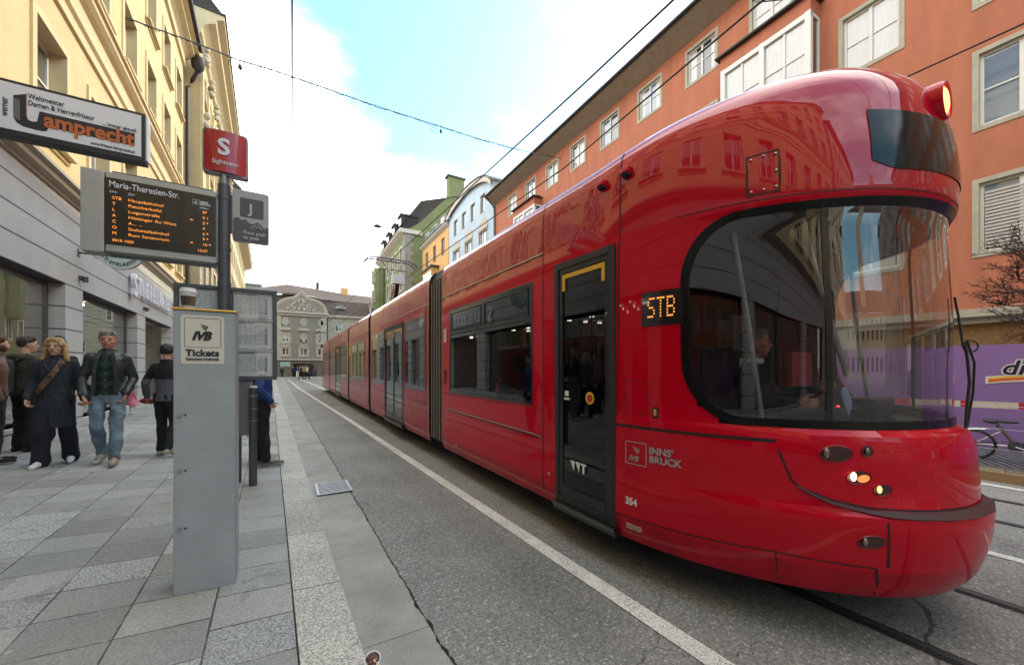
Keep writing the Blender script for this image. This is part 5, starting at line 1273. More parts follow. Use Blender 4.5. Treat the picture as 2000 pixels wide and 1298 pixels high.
# ---------- middle and rear sections
def section(name, Y0, Y1, wins, doors, tail=False):
    ops = [w[:4] for w in wins] + [d[:4] for d in doors]
    Ys = splits(frange(Y0, Y1, .6), [v for o in ops for v in (o[0] + .02, o[1] - .02)])
    Zc = splits(ZS, [v for o in ops for v in (o[2] + .02, o[3] - .02)]); mb = MB()
    def tp(Y, z, side):
        p = SP(Y, z, 0, side)
        if tail and Y > Y1 - 1.6: u = (Y - (Y1 - 1.6)) / 1.6; p.x = CX + (p.x - CX) * (1 - .30 * u ** 2)
        return p
    for side in (1, -1):
        for i in range(len(Ys) - 1):
            for j in range(len(Zc) - 1):
                yc, zc = (Ys[i] + Ys[i + 1]) / 2, (Zc[j] + Zc[j + 1]) / 2
                if any(o[0] + .02 < yc < o[1] - .02 and o[2] + .02 < zc < o[3] - .02 for o in ops): continue
                mb.face([tp(Ys[i], Zc[j], side), tp(Ys[i + 1], Zc[j], side), tp(Ys[i + 1], Zc[j + 1], side), tp(Ys[i], Zc[j + 1], side)], 'red_wavy' if zc > 2.66 else 'red_dirty')
    mb.grid([[tp(y, 3.41, 1), tp(y, 3.41, -1)] for y in Ys], 'red_dirty')
    for y in (Y0, Y1): mb.face([tp(y, z, 1) for z in Zc] + [tp(y, z, -1) for z in Zc[::-1]], 'black_trim' if not tail or y == Y0 else 'red_dirty')
    o = mb.build(name, tram, smooth=True, angle=28)
    for w in wins:
        for sd in (1, -1): tram_window(o, *w[:4], w[4] if len(w) > 4 else 0, sd)
    for d in doors:
        for sd in (1, -1): door(o, *d, leaves=2, side=sd, detail=False)
    mb = MB(); seam(mb, [(Y0, 2.67), (Y1, 2.67)], .012, .004, 'silver', 'Y'); seam(mb, [(Y0, .93), (Y1, .93)], .008, coords='Y')
    for w in wins: seam(mb, [(w[0] - .06, .32), (w[0] - .06, 2.65)], .007, coords='Y')
    seam(mb, [(Y0 + .05, .32), (Y0 + .05, 3.3)], .02, .004, 'silver', 'Y'); mb.build('panel_seam', o)
    interior(o, Y0, Y1, int(Y0 * 7)); return o
s2 = section('door_section', 6.42, 11.66, [(6.62, 7.98, 1.12, 2.50, 0), (9.92, 11.45, 1.12, 2.50, 0)], [(8.1, 9.8, .33, 2.52)])
s3 = section('middle_section', 11.95, 15.9, [(12.55, 15.5, 1.15, 2.45, 2)], [])
mb = MB(); seam(mb, [(12.4, .85), (12.55, .90), (15.5, .90), (15.6, .85), (15.6, .42), (12.4, .42), (12.4, .85)], .012, .004, 'silver', 'Y'); mb.build('skirt_outline', s3)
s4 = section('door_section', 16.2, 23.2, [(16.5, 18.6, 1.12, 2.50, 1), (20.6, 22.9, 1.12, 2.50, 1)], [(18.8, 20.4, .33, 2.52)])
s5 = section('rear_section', 23.5, 29.3, [(23.9, 26.6, 1.15, 2.5, 2)], [], tail=True)
mb = MB(); mb.box((CX - .95, 29.31, 1.25), (CX + .95, 29.34, 2.6), 'screen_black'); mb.build('rear_window', s5)
# ---------- bellows between the sections
def bellows(Y0, Y1, n, mat_edge, A=1.21):
    mb = MB(); rows = []
    def ring(y, a, zt): return [(CX - a, y, .33), (CX - a, y, 3.02), (CX - a + .10, y, zt), (CX + a - .10, y, zt), (CX + a, y, 3.02), (CX + a, y, .33)]
    for k in range(n):
        y = Y0 + (Y1 - Y0) * k / n; d = (Y1 - Y0) / n
        rows += [ring(y, A - .05, 3.14), ring(y + d * .35, A + .01, 3.22), ring(y + d * .65, A + .01, 3.22), ring(y + d, A - .05, 3.16)]
    mb.grid(rows, 'rubber'); o = mb.build('bellows', tram, smooth=False)
    mb = MB()
    for k in range(n):
        y = Y0 + (Y1 - Y0) * (k + .5) / n; w = (Y1 - Y0) / n * .16; mb.box((CX - A - .018, y - w, .36), (CX - A - .008, y + w, 3.0), mat_edge)
    mb.build('bellows_rib', o); return o
M('bellow_edge', (.22, .19, .16), .6)
bellows(5.78, 6.42, 5, 'bellow_edge', 1.24); bellows(11.66, 11.95, 2, 'bellow_edge'); bellows(15.9, 16.2, 2, 'rubber'); bellows(23.2, 23.5, 2, 'rubber')
# ---------- undercarriage and wheels
mb = MB(); mb.box((CX - 1.0, 1.4, .16), (CX + 1.0, 29.0, .34), 'underframe'); mb.build('underframe', tram)
for y in (3.6, 5.2, 12.9, 14.6, 24.6, 26.2):
    for x in (CX - .54, CX + .46):
        mb = MB(); mb.tube([(x, y, .30), (x + .08, y, .30)], .29, 'steel_dark', 20); mb.build('wheel', tram, smooth=True, angle=40)
# ---------- roof gear and pantograph
mb = MB(); 
for a, b in ((7.2, 10.8), (17.4, 22.0)): mb.box((CX - .7, a, 3.42), (CX + .7, b, 3.47), 'galv')
mb.build('roof_box', tram, bevel=.02)
pg = MB(); py_ = 14.25
pg.box((CX - .45, py_ - .6, 3.30), (CX + .45, py_ + .25, 3.38), 'steel_dark'); pg.build('pantograph_base', tram)
pg = MB(); kn = Vector((CX, 13.55, 4.66)); hd = Vector((CX, 14.6, 5.60))
pg.tube([(CX, py_, 3.5), kn + Vector((0, .05, -.1))], [.085, .07], 'underframe', 8); pg.box(kn + Vector((-.2, -.12, -.16)), kn + Vector((.2, .16, .16)), 'silver'); pg.tube([(CX - .15, py_ + .2, 3.5), kn + Vector((-.1, .15, -.2))], .03, 'steel', 6)
for s in (-1, 1): pg.tube([kn + Vector((s * .14, 0, 0)), hd + Vector((s * .34, 0, -.06))], .022, 'steel_dark', 6)
pg.tube([kn + Vector((-.3, -.1, .3)), kn + Vector((.3, -.1, .3))], .02, 'steel_dark', 6); pg.build('pantograph_arm', tram)
pg = MB()
for dy in (-.16, .16): pg.tube([hd + Vector((x, dy, z)) for x, z in ((-.98, -.20), (-.86, -.07), (-.68, 0), (0, .01), (.68, 0), (.86, -.07), (.98, -.20))], .026, 'steel_dark', 6)
for s in (-1, 1): pg.tube([hd + Vector((s * .5, -.18, -.01)), hd + Vector((s * .5, .18, -.01))], .018, 'steel_dark', 6)
pg.tube([hd + Vector((-.35, 0, -.06)), hd + Vector((.35, 0, -.06))], .02, 'steel_dark', 6); pg.build('pantograph_head', tram)
# ================================================================ STREET FURNITURE
def gz(x): return pave_z(x)
# ticket machine
tm = thing('ticket_machine', 'tall grey metal ticket pillar with a cream sticker standing on the pavement', 'ticket machine', (-.45, 3.28, gz(-.45)))
mb = MB(); mb.box((-.61, 3.20, .06), (-.288, 3.40, 1.925), 'machine_grey'); mb.build('casing', tm, bevel=.006)
mb = MB(); mb.box((-.618, 3.192, 1.926), (-.280, 3.408, 1.940), 'gold_trim_glint'); mb.build('lid', tm, bevel=.003)  # gold colour paints the low sun glowing on the top edge
mb = MB(); mb.box((-.287, 3.206, .10), (-.283, 3.395, 1.92), 'machine_side'); mb.build('side_trim', tm)
mb = MB()
for z in (1.245, .885, .51):
    mb.tube([(-.577, 3.2, z), (-.577, 3.188, z)], .011, 'steel', 12); mb.tube([(-.549, 3.2, z), (-.549, 3.196, z)], .007, 'steel_dark', 10)
mb.build('lock_screw', tm, smooth=True)
def rrect(x0, x1, z0, z1, r, n=6):
    P = []
    for cx_, cz_, a in ((x1 - r, z1 - r, 0), (x0 + r, z1 - r, 90), (x0 + r, z0 + r, 180), (x1 - r, z0 + r, 270)): P += [(cx_ + r * math.cos(R(a + 90 * k / n)), cz_ + r * math.sin(R(a + 90 * k / n))) for k in range(n + 1)]
    return P
def ring2(mb, A, B, fn, mat): n = len(A); mb.grid([[fn(*A[i % n]), fn(*B[i % n])] for i in range(n + 1)], mat)
mb = MB(); mb.prism(rrect(-.572, -.348, 1.575, 1.895, .014), lambda x, z, d: (x, 3.2 - d, z), 'sticker', .0005, .002); st = mb.build('sticker', tm)
mb = MB(); F = lambda x, z: (x, 3.1972, z)
ring2(mb, rrect(-.556, -.364, 1.683, 1.878, .014), rrect(-.553, -.367, 1.686, 1.875, .012), F, 'ink')
add_text(mb, 'IVB', .075, F(-.516, 1.735), (1, 0, 0), (0, 0, 1), 'ink', bold=.0045, shear=.35, fit=.105)
swoosh(mb, lambda x, y: F(-.485 + .055 * x, 1.797 + .045 * y), 'ink')
add_text(mb, 'Tickets', .06, F(-.549, 1.628), (1, 0, 0), (0, 0, 1), 'ink', bold=.002, fit=.175)
add_text(mb, 'Kernzone Innsbruck', .024, F(-.546, 1.600), (1, 0, 0), (0, 0, 1), 'ink', bold=.0008, fit=.172)
mb.build('lettering', st)
# paper cup on the machine
cup = thing('paper_cup', 'white paper coffee cup with a brown sleeve left on top of the ticket pillar', 'cup', (-.552, 3.30, 1.94))
def lathe(mb, c, prof, mat, n=24): mb.grid([[Vector(c) + Vector((r * math.cos(2 * math.pi * k / n), r * math.sin(2 * math.pi * k / n), z)) for k in range(n)] for r, z in prof], mat, True)
mb = MB(); lathe(mb, (-.552, 3.30, 1.94), [(.001, 0), (.031, 0), (.044, .115)], 'cup_white'); mb.build('cup_body', cup, smooth=True)
mb = MB(); lathe(mb, (-.552, 3.30, 1.94), [(.0355, .025), (.0345, .026), (.0415, .088), (.0425, .088)], 'cup_brown'); sl = mb.build('sleeve', cup, smooth=True)
mb = MB()
for k in range(7):
    a0 = -R(155) + k * .22; mb.grid([[(-.552 + (.0372 + .0075 * v) * math.cos(a0 + .25 * v * v + e), 3.30 + (.0372 + .0075 * v) * math.sin(a0 + .25 * v * v + e), 1.94 + .032 + .05 * v) for e in (0, .07)] for v in (0, .25, .5, .75, 1)], 'ink')
mb.build('printed_wave', sl)
mb = MB(); lathe(mb, (-.552, 3.30, 1.94), [(.046, .110), (.047, .122), (.042, .126), (.041, .140), (.036, .143), (.001, .141)], 'cup_white'); mb.build('cup_lid', cup, smooth=True)

# stop pole carrying the boards
pole = thing('stop_pole', 'slim dark steel pole of the tram stop behind the ticket pillar', 'pole', (-.47, 4.33, gz(-.47)))
mb = MB(); mb.tube([(-.47, 4.33, .06), (-.47, 4.33, 3.22)], .048, 'steel_dark', 20); mb.build('shaft', pole, smooth=True)
mb = MB(); mb.tube([(-.47, 4.33, 3.22), (-.47, 4.33, 3.31)], .036, 'galv', 16)
for z in (2.62, 3.08, 2.3): mb.tube([(-.47, 4.33, z), (-.47, 4.33, z + .03)], .052, 'steel_dark', 20)
mb.build('collar', pole, smooth=True)
# departure board
db = thing('departure_board', 'black electronic departure board in a beige metal case reading Maria-Theresien-Str.', 'departure board', (-.94, 4.36, 2.5))
mb = MB(); mb.box((-1.235, 4.30, 2.49), (-.525, 4.44, 3.135), 'board_case'); mb.box((-1.37, 4.285, 2.475), (-1.238, 4.45, 3.13), 'board_case'); mb.box((-1.2, 4.31, 3.136), (-.55, 4.43, 3.150), 'steel_dark'); mb.box((-1.232, 4.302, 2.47), (-.53, 4.43, 2.489), 'sign_dark'); mb.build('case', db, bevel=.006)
mb = MB(); mb.box((-.524, 4.31, 2.50), (-.505, 4.42, 3.16), 'galv'); mb.build('mounting_plate', db)
mb = MB(); mb.box((-1.234, 4.294, 2.548), (-.527, 4.2995, 3.085), 'board_screen'); scn = mb.build('screen', db)
mb = MB(); F = lambda x, z: (x, 4.2925, z); X_, Z_ = (1, 0, 0), (0, 0, 1)
add_text(mb, 'Maria-Theresien-Str.', .072, F(-1.212, 3.012), X_, Z_, 'neon_white', bold=.0006, fit=.435)
add_text(mb, '|Linie', .026, F(-1.208, 2.967), X_, Z_, 'neon_white', fit=.045); add_text(mb, '|Ziel', .026, F(-1.10, 2.967), X_, Z_, 'neon_white', fit=.04); add_text(mb, '|Abfahrt', .026, F(-.64, 2.957), X_, Z_, 'neon_white', fit=.062)
ring2(mb, rrect(-.688, -.642, 2.985, 3.03, .003, 3), rrect(-.686, -.644, 2.987, 3.028, .003, 3), F, 'neon_white')
add_text(mb, 'IVB', .017, F(-.682, 2.993), X_, Z_, 'neon_white', shear=.3, bold=.0005); swoosh(mb, lambda x, y: F(-.674 + .018 * x, 3.006 + .016 * y), 'neon_white')
add_text(mb, "INNS'", .022, F(-.635, 3.008), X_, Z_, 'neon_white', bold=.0008); add_text(mb, 'BRUCK', .022, F(-.635, 2.989), X_, Z_, 'neon_white', bold=.0008)
mb.build('heading', scn)
mb = MB()
rows = [('STB', 'Hauptbahnhof', "0*"), ('T', 'Patscherkofel', "0 1"), ('L', 'Luigenstraße', "2 *"), ('A', 'Höttinger Au West', "4"), ('C', 'A... ...', "6 *"), ('O', 'Stubaitalbahnhof', "9 *"), ('M', 'Rum Sanatorium', "10 *")]
for i, (a, b, c) in enumerate(rows):
    z = 2.915 - i * .0475
    add_text(mb, a, .034, F(-1.192, z), X_, Z_, 'lit_led', bold=-.0005); add_text(mb, b, .034, F(-1.098, z), X_, Z_, 'lit_led', bold=-.0005, sx=1.12); add_text(mb, c, .034, F(-.62, z), X_, Z_, 'lit_led', bold=-.0005)
add_text(mb, '0010 1020', .030, F(-1.192, 2.575), X_, Z_, 'lit_led', bold=-.0004); add_text(mb, '15:07', .032, F(-.655, 2.575), X_, Z_, 'lit_led', bold=-.0004)
for z in (2.84, 2.64): add_text(mb, 'm', .026, F(-.705, z), X_, Z_, 'lit_led', bold=0)
mb.build('departure_text', scn)
# red sign on top, curved
ss_ = thing('stop_sign', 'red curved sign with a white S and the word Sightseer on top of the pole', 'sign', (-.455, 4.33, 3.3))
def bow(x, z, d):    # gently bowed plate
    u = (x + .455) / .17; return (x, 4.27 + .05 * u * u - d, z)
def plate(mb, P, mat, d0, d1): mb.grid([[bow(x, z0 + 0 * x, d1), bow(x, z1, d1)] for x, z0, z1 in P], mat)
A = rrect(-.625, -.29, 3.305, 3.70, .03); B = rrect(-.612, -.303, 3.318, 3.687, .026)
mb = MB(); n = 24
def strip_plate(mb, x0, x1, z0, z1, r, d, mat, back=False):
    for i in range(n):
        xa, xb = x0 + (x1 - x0) * i / n, x0 + (x1 - x0) * (i + 1) / n
        cut = lambda x: r - math.sqrt(max(0, r * r - max(0, r - min(x - x0, x1 - x)) ** 2)) if min(x - x0, x1 - x) < r else 0
        mb.face([bow(xa, z0 + cut(xa), d), bow(xb, z0 + cut(xb), d), bow(xb, z1 - cut(xb), d), bow(xa, z1 - cut(xa), d)], mat)
strip_plate(mb, -.612, -.303, 3.318, 3.687, .026, .0, 'sign_red'); pf = mb.build('panel', ss_, smooth=True)
mb = MB(); ring2(mb, A, B, lambda x, z: bow(x, z, .003), 'galv'); nA = len(A); mb.grid([[bow(*A[i % nA], .003), bow(*A[i % nA], -.075)] for i in range(nA + 1)], 'galv'); strip_plate(mb, -.625, -.29, 3.305, 3.70, .03, -.075, 'galv'); mb.build('rim', ss_)
mb = MB(); fb = lambda x0, z0: (lambda x, y, d: bow(x0 + x, z0 + y, .003 + d))
for tx, sz, x0, z0, bd, ft in (('S', .20, -.512, 3.475, .006, None), ('Sightseer', .055, -.555, 3.385, .0002, .195)):
    v, f = text_mesh(tx, sz, (0, 0, 0), (1, 0, 0), (0, 1, 0), 'sign_white', bold=bd, fn=lambda x, y, d: Vector((x, y, d))); w = max(q[0] for q in v); k = (ft / w) if ft else 1
    i0 = len(mb.v); mb.v += [Vector(bow(x0 + q[0] * k, z0 + q[1], .003 + q[2])) for q in v]; mi = mb.mi('neon_white'); [(mb.f.append([i0 + x for x in q]), mb.m.append(mi)) for q in f]
mb.build('lettering', pf)
# grey sign on the right
js = thing('stop_sign', 'grey sign with a letter J and the words From peak to peak beside the pole', 'sign', (-.27, 4.33, 2.7))
mb = MB(); mb.prism(rrect(-.408, -.125, 2.72, 3.205, .022), lambda x, z, d: (x, 4.33 - d, z), 'sign_grey', -.012, .012); pj = mb.build('plate', js)
mb = MB(); F = lambda x, z: (x, 4.3165, z)
Q = rrect(-.352, -.168, 2.955, 3.135, .012); mb.face([F(*q) for q in Q], 'sign_dark'); 
hills = [(-.404, 2.93), (-.37, 2.945), (-.34, 2.925), (-.31, 2.935), (-.28, 2.905), (-.25, 2.90), (-.22, 2.925), (-.19, 2.905), (-.16, 2.88), (-.129, 2.885), (-.129, 2.745), (-.145, 2.725), (-.39, 2.725), (-.404, 2.74)]
mb.face([(x, 4.3162, z) for x, z in hills], 'sign_dark')
mb.build('picture', pj)
mb = MB(); F = lambda x, z: (x, 4.3145, z)
add_text(mb, 'J', .12, F(-.283, 3.0), X_, Z_, 'sign_letter', bold=.003); add_text(mb, 'From peak', .043, F(-.325, 2.80), X_, Z_, 'sign_letter', bold=.0008, fit=.175); add_text(mb, 'to peak', .043, F(-.325, 2.755), X_, Z_, 'sign_letter', bold=.0008, fit=.125)
mb.tube([F(-.27, 2.86), F(-.235, 2.89), F(-.205, 2.90), F(-.175, 2.885), F(-.155, 2.86)], .003, 'sign_letter', 5); mb.tube([F(-.235, 2.865), F(-.21, 2.88), F(-.18, 2.862)], .004, 'sign_letter', 5)
mb.build('lettering', pj)
mb = MB(); mb.box((-.425, 4.325, 2.79), (-.385, 4.345, 3.14), 'steel_dark')
for z in (2.83, 2.92, 3.01, 3.10): mb.ellipsoid((-.405, 4.32, z), (.006, .006, .006), 'silver', 8, 6)
mb.build('bracket', js)
# timetable case
tt = thing('timetable_board', 'framed glazed case of printed timetables behind the ticket pillar', 'timetable', (-.45, 4.42, 1.44))
mb = MB(); x0, x1, z0, z1, ya, yb_ = -.83, -.062, 1.435, 2.300, 4.385, 4.45; f = .030
for a, b, c, d in ((x0, x1, z1 - f, z1), (x0, x1, z0, z0 + f), (x0, x0 + f, z0 + f, z1 - f), (x1 - f, x1, z0 + f, z1 - f)): mb.box((a, ya - .02, c), (b, yb_, d), 'steel_dark')
mb.box((x0 + f, ya + .02, z0 + f), (x1 - f, yb_ - .01, z1 - f), 'sign_grey'); mb.build('frame', tt, bevel=.003)
mb = MB(); 
for z in (1.716, 2.005): mb.box((x0 + f, ya - .012, z - .006), (x1 - f, ya, z + .006), 'paper')
mb.box((-.418, ya - .012, 2.011), (-.412, ya, z1 - f), 'steel_dark'); mb.build('divider', tt)
for i, (a, b, c, d) in enumerate(((-.795, -.425, 2.02, 2.262), (-.405, -.10, 2.02, 2.262), (-.795, -.425, 1.73, 1.993), (-.405, -.10, 1.73, 1.993), (-.795, -.425, 1.47, 1.705), (-.405, -.10, 1.47, 1.705))):
    mb = MB(); mb.box((a, ya + .004, c), (b, ya + .008, d), 'paper'); pp = mb.build('printed_sheet', tt)
    mb = MB(); r8 = random.Random(i); y = ya + .0025; z = d - .045
    while z > c + .035:
        mb.face([(a + .012, y, z), (b - .035, y, z), (b - .035, y, z + .0012), (a + .012, y, z + .0012)], 'line_grey')
        x = a + .015
        while x < b - .05:
            if r8.random() < .5: w = r8.uniform(.006, .016); mb.face([(x, y - .0003, z + .0045), (x + w, y - .0003, z + .0045), (x + w, y - .0003, z + .0085), (x, y - .0003, z + .0085)], 'line_grey')
            x += .022
        z -= .0135
    for x in frange(a + .05, b - .06, .04): mb.face([(x, y - .0006, c + .035), (x + .0015, y - .0006, c + .035), (x + .0015, y - .0006, d - .035), (x, y - .0006, d - .035)], 'line_grey')
    mb.face([(b - .052, y - .0008, c + .04), (b - .046, y - .0008, c + .04), (b - .046, y - .0008, d - .05), (b - .052, y - .0008, d - .05)], 'ink')
    if i % 2: mb.face([(a + .01, y - .001, d - .022), (a + .026, y - .001, d - .022), (a + .026, y - .001, d - .006), (a + .01, y - .001, d - .006)], 'tape_red')
    add_text(mb, 'Fahrplan Innsbruck' if i % 2 else 'Linie', .017, (a + .032, y - .001, d - .019), X_, Z_, 'ink', bold=.0003); add_text(mb, '2023  |  IVB', .010, (b - .10, y - .001, c + .012), X_, Z_, 'ink', bold=.0002)
    mb.build('timetable_print', pp)
mb = MB(); mb.face([(x0 + f, ya - .014, z0 + f), (x1 - f, ya - .014, z0 + f), (x1 - f, ya - .014, z1 - f), (x0 + f, ya - .014, z1 - f)], 'clear_glass'); mb.build('pane', tt)
mb = MB(); mb.box((-.50, 4.36, 1.5), (-.44, 4.38, 2.2), 'steel_dark'); mb.build('mounting_plate', tt)
# litter bin and the steel post with its chain
bn = thing('litter_bin', 'dark grey litter bin hanging behind the ticket pillar', 'litter bin', (-.5, 5.78, gz(-.5)))
mb = MB(); mb.grid([[(x, y, z) for x, y in [(-.50 + .15 * math.cos(t * math.pi / 12) * (1 + .0 * z), 5.80 + .15 * math.sin(t * math.pi / 12)) for t in range(24)]] for z in (.72, .75, 1.36, 1.39)], 'ink_grey', True); mb.build('drum', bn, smooth=True)
mb = MB(); mb.tube([(-.5, 5.8, 1.39), (-.5, 5.8, 1.42)], .16, 'steel_dark', 24); mb.build('bin_lid', bn, smooth=True)
mb = MB(); mb.box((-.53, 5.93, gz(-.5)), (-.47, 5.99, 1.4), 'steel_dark'); mb.build('support', bn)
po = thing('steel_post', 'short round steel post with a white cap and clamps beside the litter bin', 'post', (-.335, 5.75, gz(-.33)))
px_, py2 = -.335, 5.75
mb = MB(); mb.tube([(px_, py2, gz(px_) - .01), (px_, py2, 1.30)], .045, 'steel_dark', 18); mb.build('tube', po, smooth=True)
mb = MB(); mb.tube([(px_, py2, 1.30), (px_, py2, 1.325)], .046, 'cup_white', 18); mb.build('cap', po, smooth=True)
for z in (1.19, 1.03, .88):
    mb = MB(); mb.tube([(px_, py2, z), (px_, py2, z + .018)], .052, 'galv', 18); mb.build('clamp', po, smooth=True)
mb = MB()
for k in range(14): z = 1.25 - k * .042; mb.ellipsoid((px_ - .055, py2 - .02, z), (.010, .007, .019) if k % 2 else (.006, .012, .019), 'galv', 8, 6)
mb.build('chain', po, smooth=True)
# hairdresser's box sign
ls = thing('box_sign', 'white box sign of a hairdresser with orange lettering jutting from the yellow facade', 'sign', (-3.6, 7.2, 4.7))
Y7 = 7.16
mb = MB(); mb.box((-3.62, Y7, 4.40), (-1.66, Y7 + .17, 5.085), 'ink'); mb.build('frame', ls, bevel=.008)
mb = MB(); mb.box((-1.657, Y7 + .012, 4.44), (-1.640, Y7 + .158, 5.06), 'window_white'); mb.build('end_panel', ls)
mb = MB(); mb.box((-3.56, Y7 - .006, 4.475), (-1.70, Y7 - .0005, 5.045), 'sign_white'); fp = mb.build('face_panel', ls)
mb = MB(); F = lambda x, z: (x, Y7 - .008, z)
add_text(mb, 'Weltmeister', .092, F(-2.735, 4.905), X_, Z_, 'ink', bold=.0006, fit=.31); add_text(mb, 'Damen & Herrenfriseur', .092, F(-2.735, 4.82), X_, Z_, 'ink', bold=.0006, fit=.585)
add_text(mb, '... immer aktuell', .072, F(-2.08, 4.79), X_, Z_, 'ink', bold=.0006, fit=.33); add_text(mb, 'www.friseur-lamprecht.at', .062, F(-2.19, 4.50), X_, Z_, 'ink', bold=.0006, fit=.43)
add_text(mb, 'werner', .085, F(-2.90, 4.62), (0, 0, 1), (-1, 0, 0), 'ink', bold=.0006, fit=.23)
mb.face([(-2.86, Y7 - .0075, z) if False else (x, Y7 - .0075, z) for x, z in ((-2.67, 4.565), (-2.62, 4.53), (-2.58, 4.545), (-2.56, 4.60), (-1.765, 4.60), (-1.765, 4.775), (-2.64, 4.775))], 'ink')
mb.face([(x, Y7 - .0072, z) for x, z in ((-2.855, 4.63), (-2.83, 4.575), (-2.775, 4.54), (-2.66, 4.53), (-2.60, 4.54), (-2.57, 4.60), (-2.64, 4.74), (-2.66, 4.64), (-2.70, 4.625), (-2.735, 4.64), (-2.745, 4.68), (-2.745, 4.955), (-2.855, 4.90))], 'ink')
mb.face([(x, Y7 - .0085, z) for x, z in ((-2.852, 4.63), (-2.80, 4.60), (-2.80, 4.86), (-2.852, 4.87))], 'ink_grey')
mb.face([(x, Y7 - .0086, z) for x, z in ((-2.752, 4.68), (-2.745, 4.68), (-2.745, 4.955), (-2.752, 4.952))], 'orange_ink')
add_text(mb, 'amprecht', .255, (-2.60, Y7 - .011, 4.600), X_, Z_, 'orange_ink', bold=.0085, fit=.835)
mb.build('lettering', fp)
mb = MB()
for z in (4.5, 4.98): mb.tube([(-3.70, Y7 + .085, z), (-3.55, Y7 + .085, z)], .02, 'steel_dark', 8)
mb.build('bracket', ls)

# drain grate in the gutter
dg = thing('drain_grate', 'rectangular iron drain grate set in the gutter', 'drain grate', (.54, 5.33, .01))
mb = MB(); gx0_, gx1_, gy0_, gy1_ = .34, .735, 5.08, 5.60
mb.box((gx0_, gy0_, .012), (gx1_, gy1_, .016), 'crack'); mb.build('pit', dg)
mb = MB()
for a, b, c, d in ((gx0_, gx1_, gy0_, gy0_ + .03), (gx0_, gx1_, gy1_ - .03, gy1_), (gx0_, gx0_ + .03, gy0_ + .03, gy1_ - .03), (gx1_ - .03, gx1_, gy0_ + .03, gy1_ - .03)): mb.box((a, c, .0165), (b, d, .030), 'galv')
for k in range(8): y = gy0_ + .06 + k * .054; mb.box((gx0_ + .03, y, .0165), (gx1_ - .03, y + .026, .029), 'galv')
mb.build('grating', dg, bevel=.002)
# ice cream cup in the gutter
ic = thing('ice_cream_cup', 'dropped paper cup of chocolate ice cream with a wooden spoon in the gutter', 'ice cream cup', (.40, 2.03, .03))
base = Vector((.392, 2.045, .022)); ax = Vector((-.12, -.42, .90)).normalized(); u1 = ax.cross(Vector((1, 0, 0))).normalized(); u2 = ax.cross(u1)
def ringp(r, h, n=20): return [base + ax * h + (u1 * math.cos(2 * math.pi * k / n) + u2 * math.sin(2 * math.pi * k / n)) * r for k in range(n)]
mb = MB(); mb.grid([ringp(.026, .0), ringp(.037, .045), ringp(.040, .045), ringp(.040, .049), ringp(.036, .049), ringp(.030, .02)], 'cup_white', True); mb.face(ringp(.026, 0), 'cup_white'); mb.build('cup_body', ic, smooth=True)
mb = MB(); mb.grid([ringp(.0345, .038), ringp(.025, .044), ringp(.012, .045), ringp(.001, .048)], 'chocolate', True)
for k in range(6): mb.ellipsoid(base + ax * .043 + u1 * random.Random(k).uniform(-.022, .022) + u2 * random.Random(k + 20).uniform(-.022, .022), (.011, .011, .008), 'chocolate', 8, 6)
mb.ellipsoid(base + Vector((.0, -.05, -.012)), (.014, .010, .004), 'chocolate', 8, 6)
mb.build('ice_cream', ic, smooth=True)
mb = MB(); a_, b_ = base + ax * .047 + Vector((.004, -.008, 0)), base + Vector((.055, -.10, .004)); d_ = (b_ - a_).normalized(); w_ = d_.cross(Vector((0, 0, 1))).normalized()
mb.grid([[p - w_ * r_, p + w_ * r_] for p, r_ in ((a_, .006), (a_ + (b_ - a_) * .3, .004), (a_ + (b_ - a_) * .6, .0045), (b_, .008), (b_ + d_ * .008, .003))], 'spoon_wood'); o_ = mb.build('wooden_spoon', ic); o_.modifiers.new('solid', 'SOLIDIFY').thickness = .002

# ================================================================ CONSTRUCTION AREA ON THE RIGHT
kb = thing('timber_plank', 'raw timber kerb board lying along the building site edge', 'plank', (8.3, 1, 0)); mb = MB(); mb.box((8.30, -6, 0.0), (8.36, 14, .13), 'wood'); mb.build('board', kb)
pf_ = thing('steel_platform', 'low platform of slotted steel grating behind the timber board', 'platform', (9.2, 1, 0))
mb = MB(); mb.box((8.37, -5.9, .0), (10.3, 13.9, .17), 'kerb_slab'); mb.build('base', pf_)
mb = MB(); y = -3.0
while y < 5.5: mb.hexa([(8.40, y, .172), (10.25, y + .9, .172), (10.25, y + .945, .172), (8.40, y + .045, .172), (8.40, y, .19), (10.25, y + .9, .19), (10.25, y + .945, .19), (8.40, y + .045, .19)], 'galv'); y += .10
mb.box((8.38, -5.9, .171), (8.40, 13.9, .20), 'galv'); mb.box((8.40, -5.9, .1715), (10.28, 13.9, .1719), 'crack'); mb.build('grating', pf_)
hd_ = thing('hoarding', 'purple printed site hoarding in front of the orange building', 'hoarding', (10.55, 1, 0))
mb = MB(); mb.box((10.50, -8, .12), (10.56, 16, 1.95), 'hoarding'); hp = mb.build('panel', hd_)
mb = MB()
for y in frange(-8, 16, 2.4): mb.box((10.57, y, .12), (10.65, y + .08, 2.0), 'steel_dark')
mb.build('post', hd_)
fs = Fr((10.495, 1.24, 0), (0, -1, 0), (-1, 0, 0))
mb = MB(); 
for tx, m, bd, off in (('dm', 'logo_white', .022, .001), ('dm', 'logo_navy', .006, .003)): add_text(mb, tx, .34, fs(-.01, off, 1.44), fs.u, (0, 0, 1), m, bold=bd, shear=.25)
def ribbon(z0, h, m, off, x0=-.14, x1=.8):
    mb.grid([[fs(x0 + (x1 - x0) * t, off, z0 + .055 * math.sin(t * math.pi) + (-.02 if t > .5 else 0)), fs(x0 + (x1 - x0) * t, off, z0 + h * (1 - .3 * t) + .055 * math.sin(t * math.pi))] for t in [i / 12 for i in range(13)]], m)
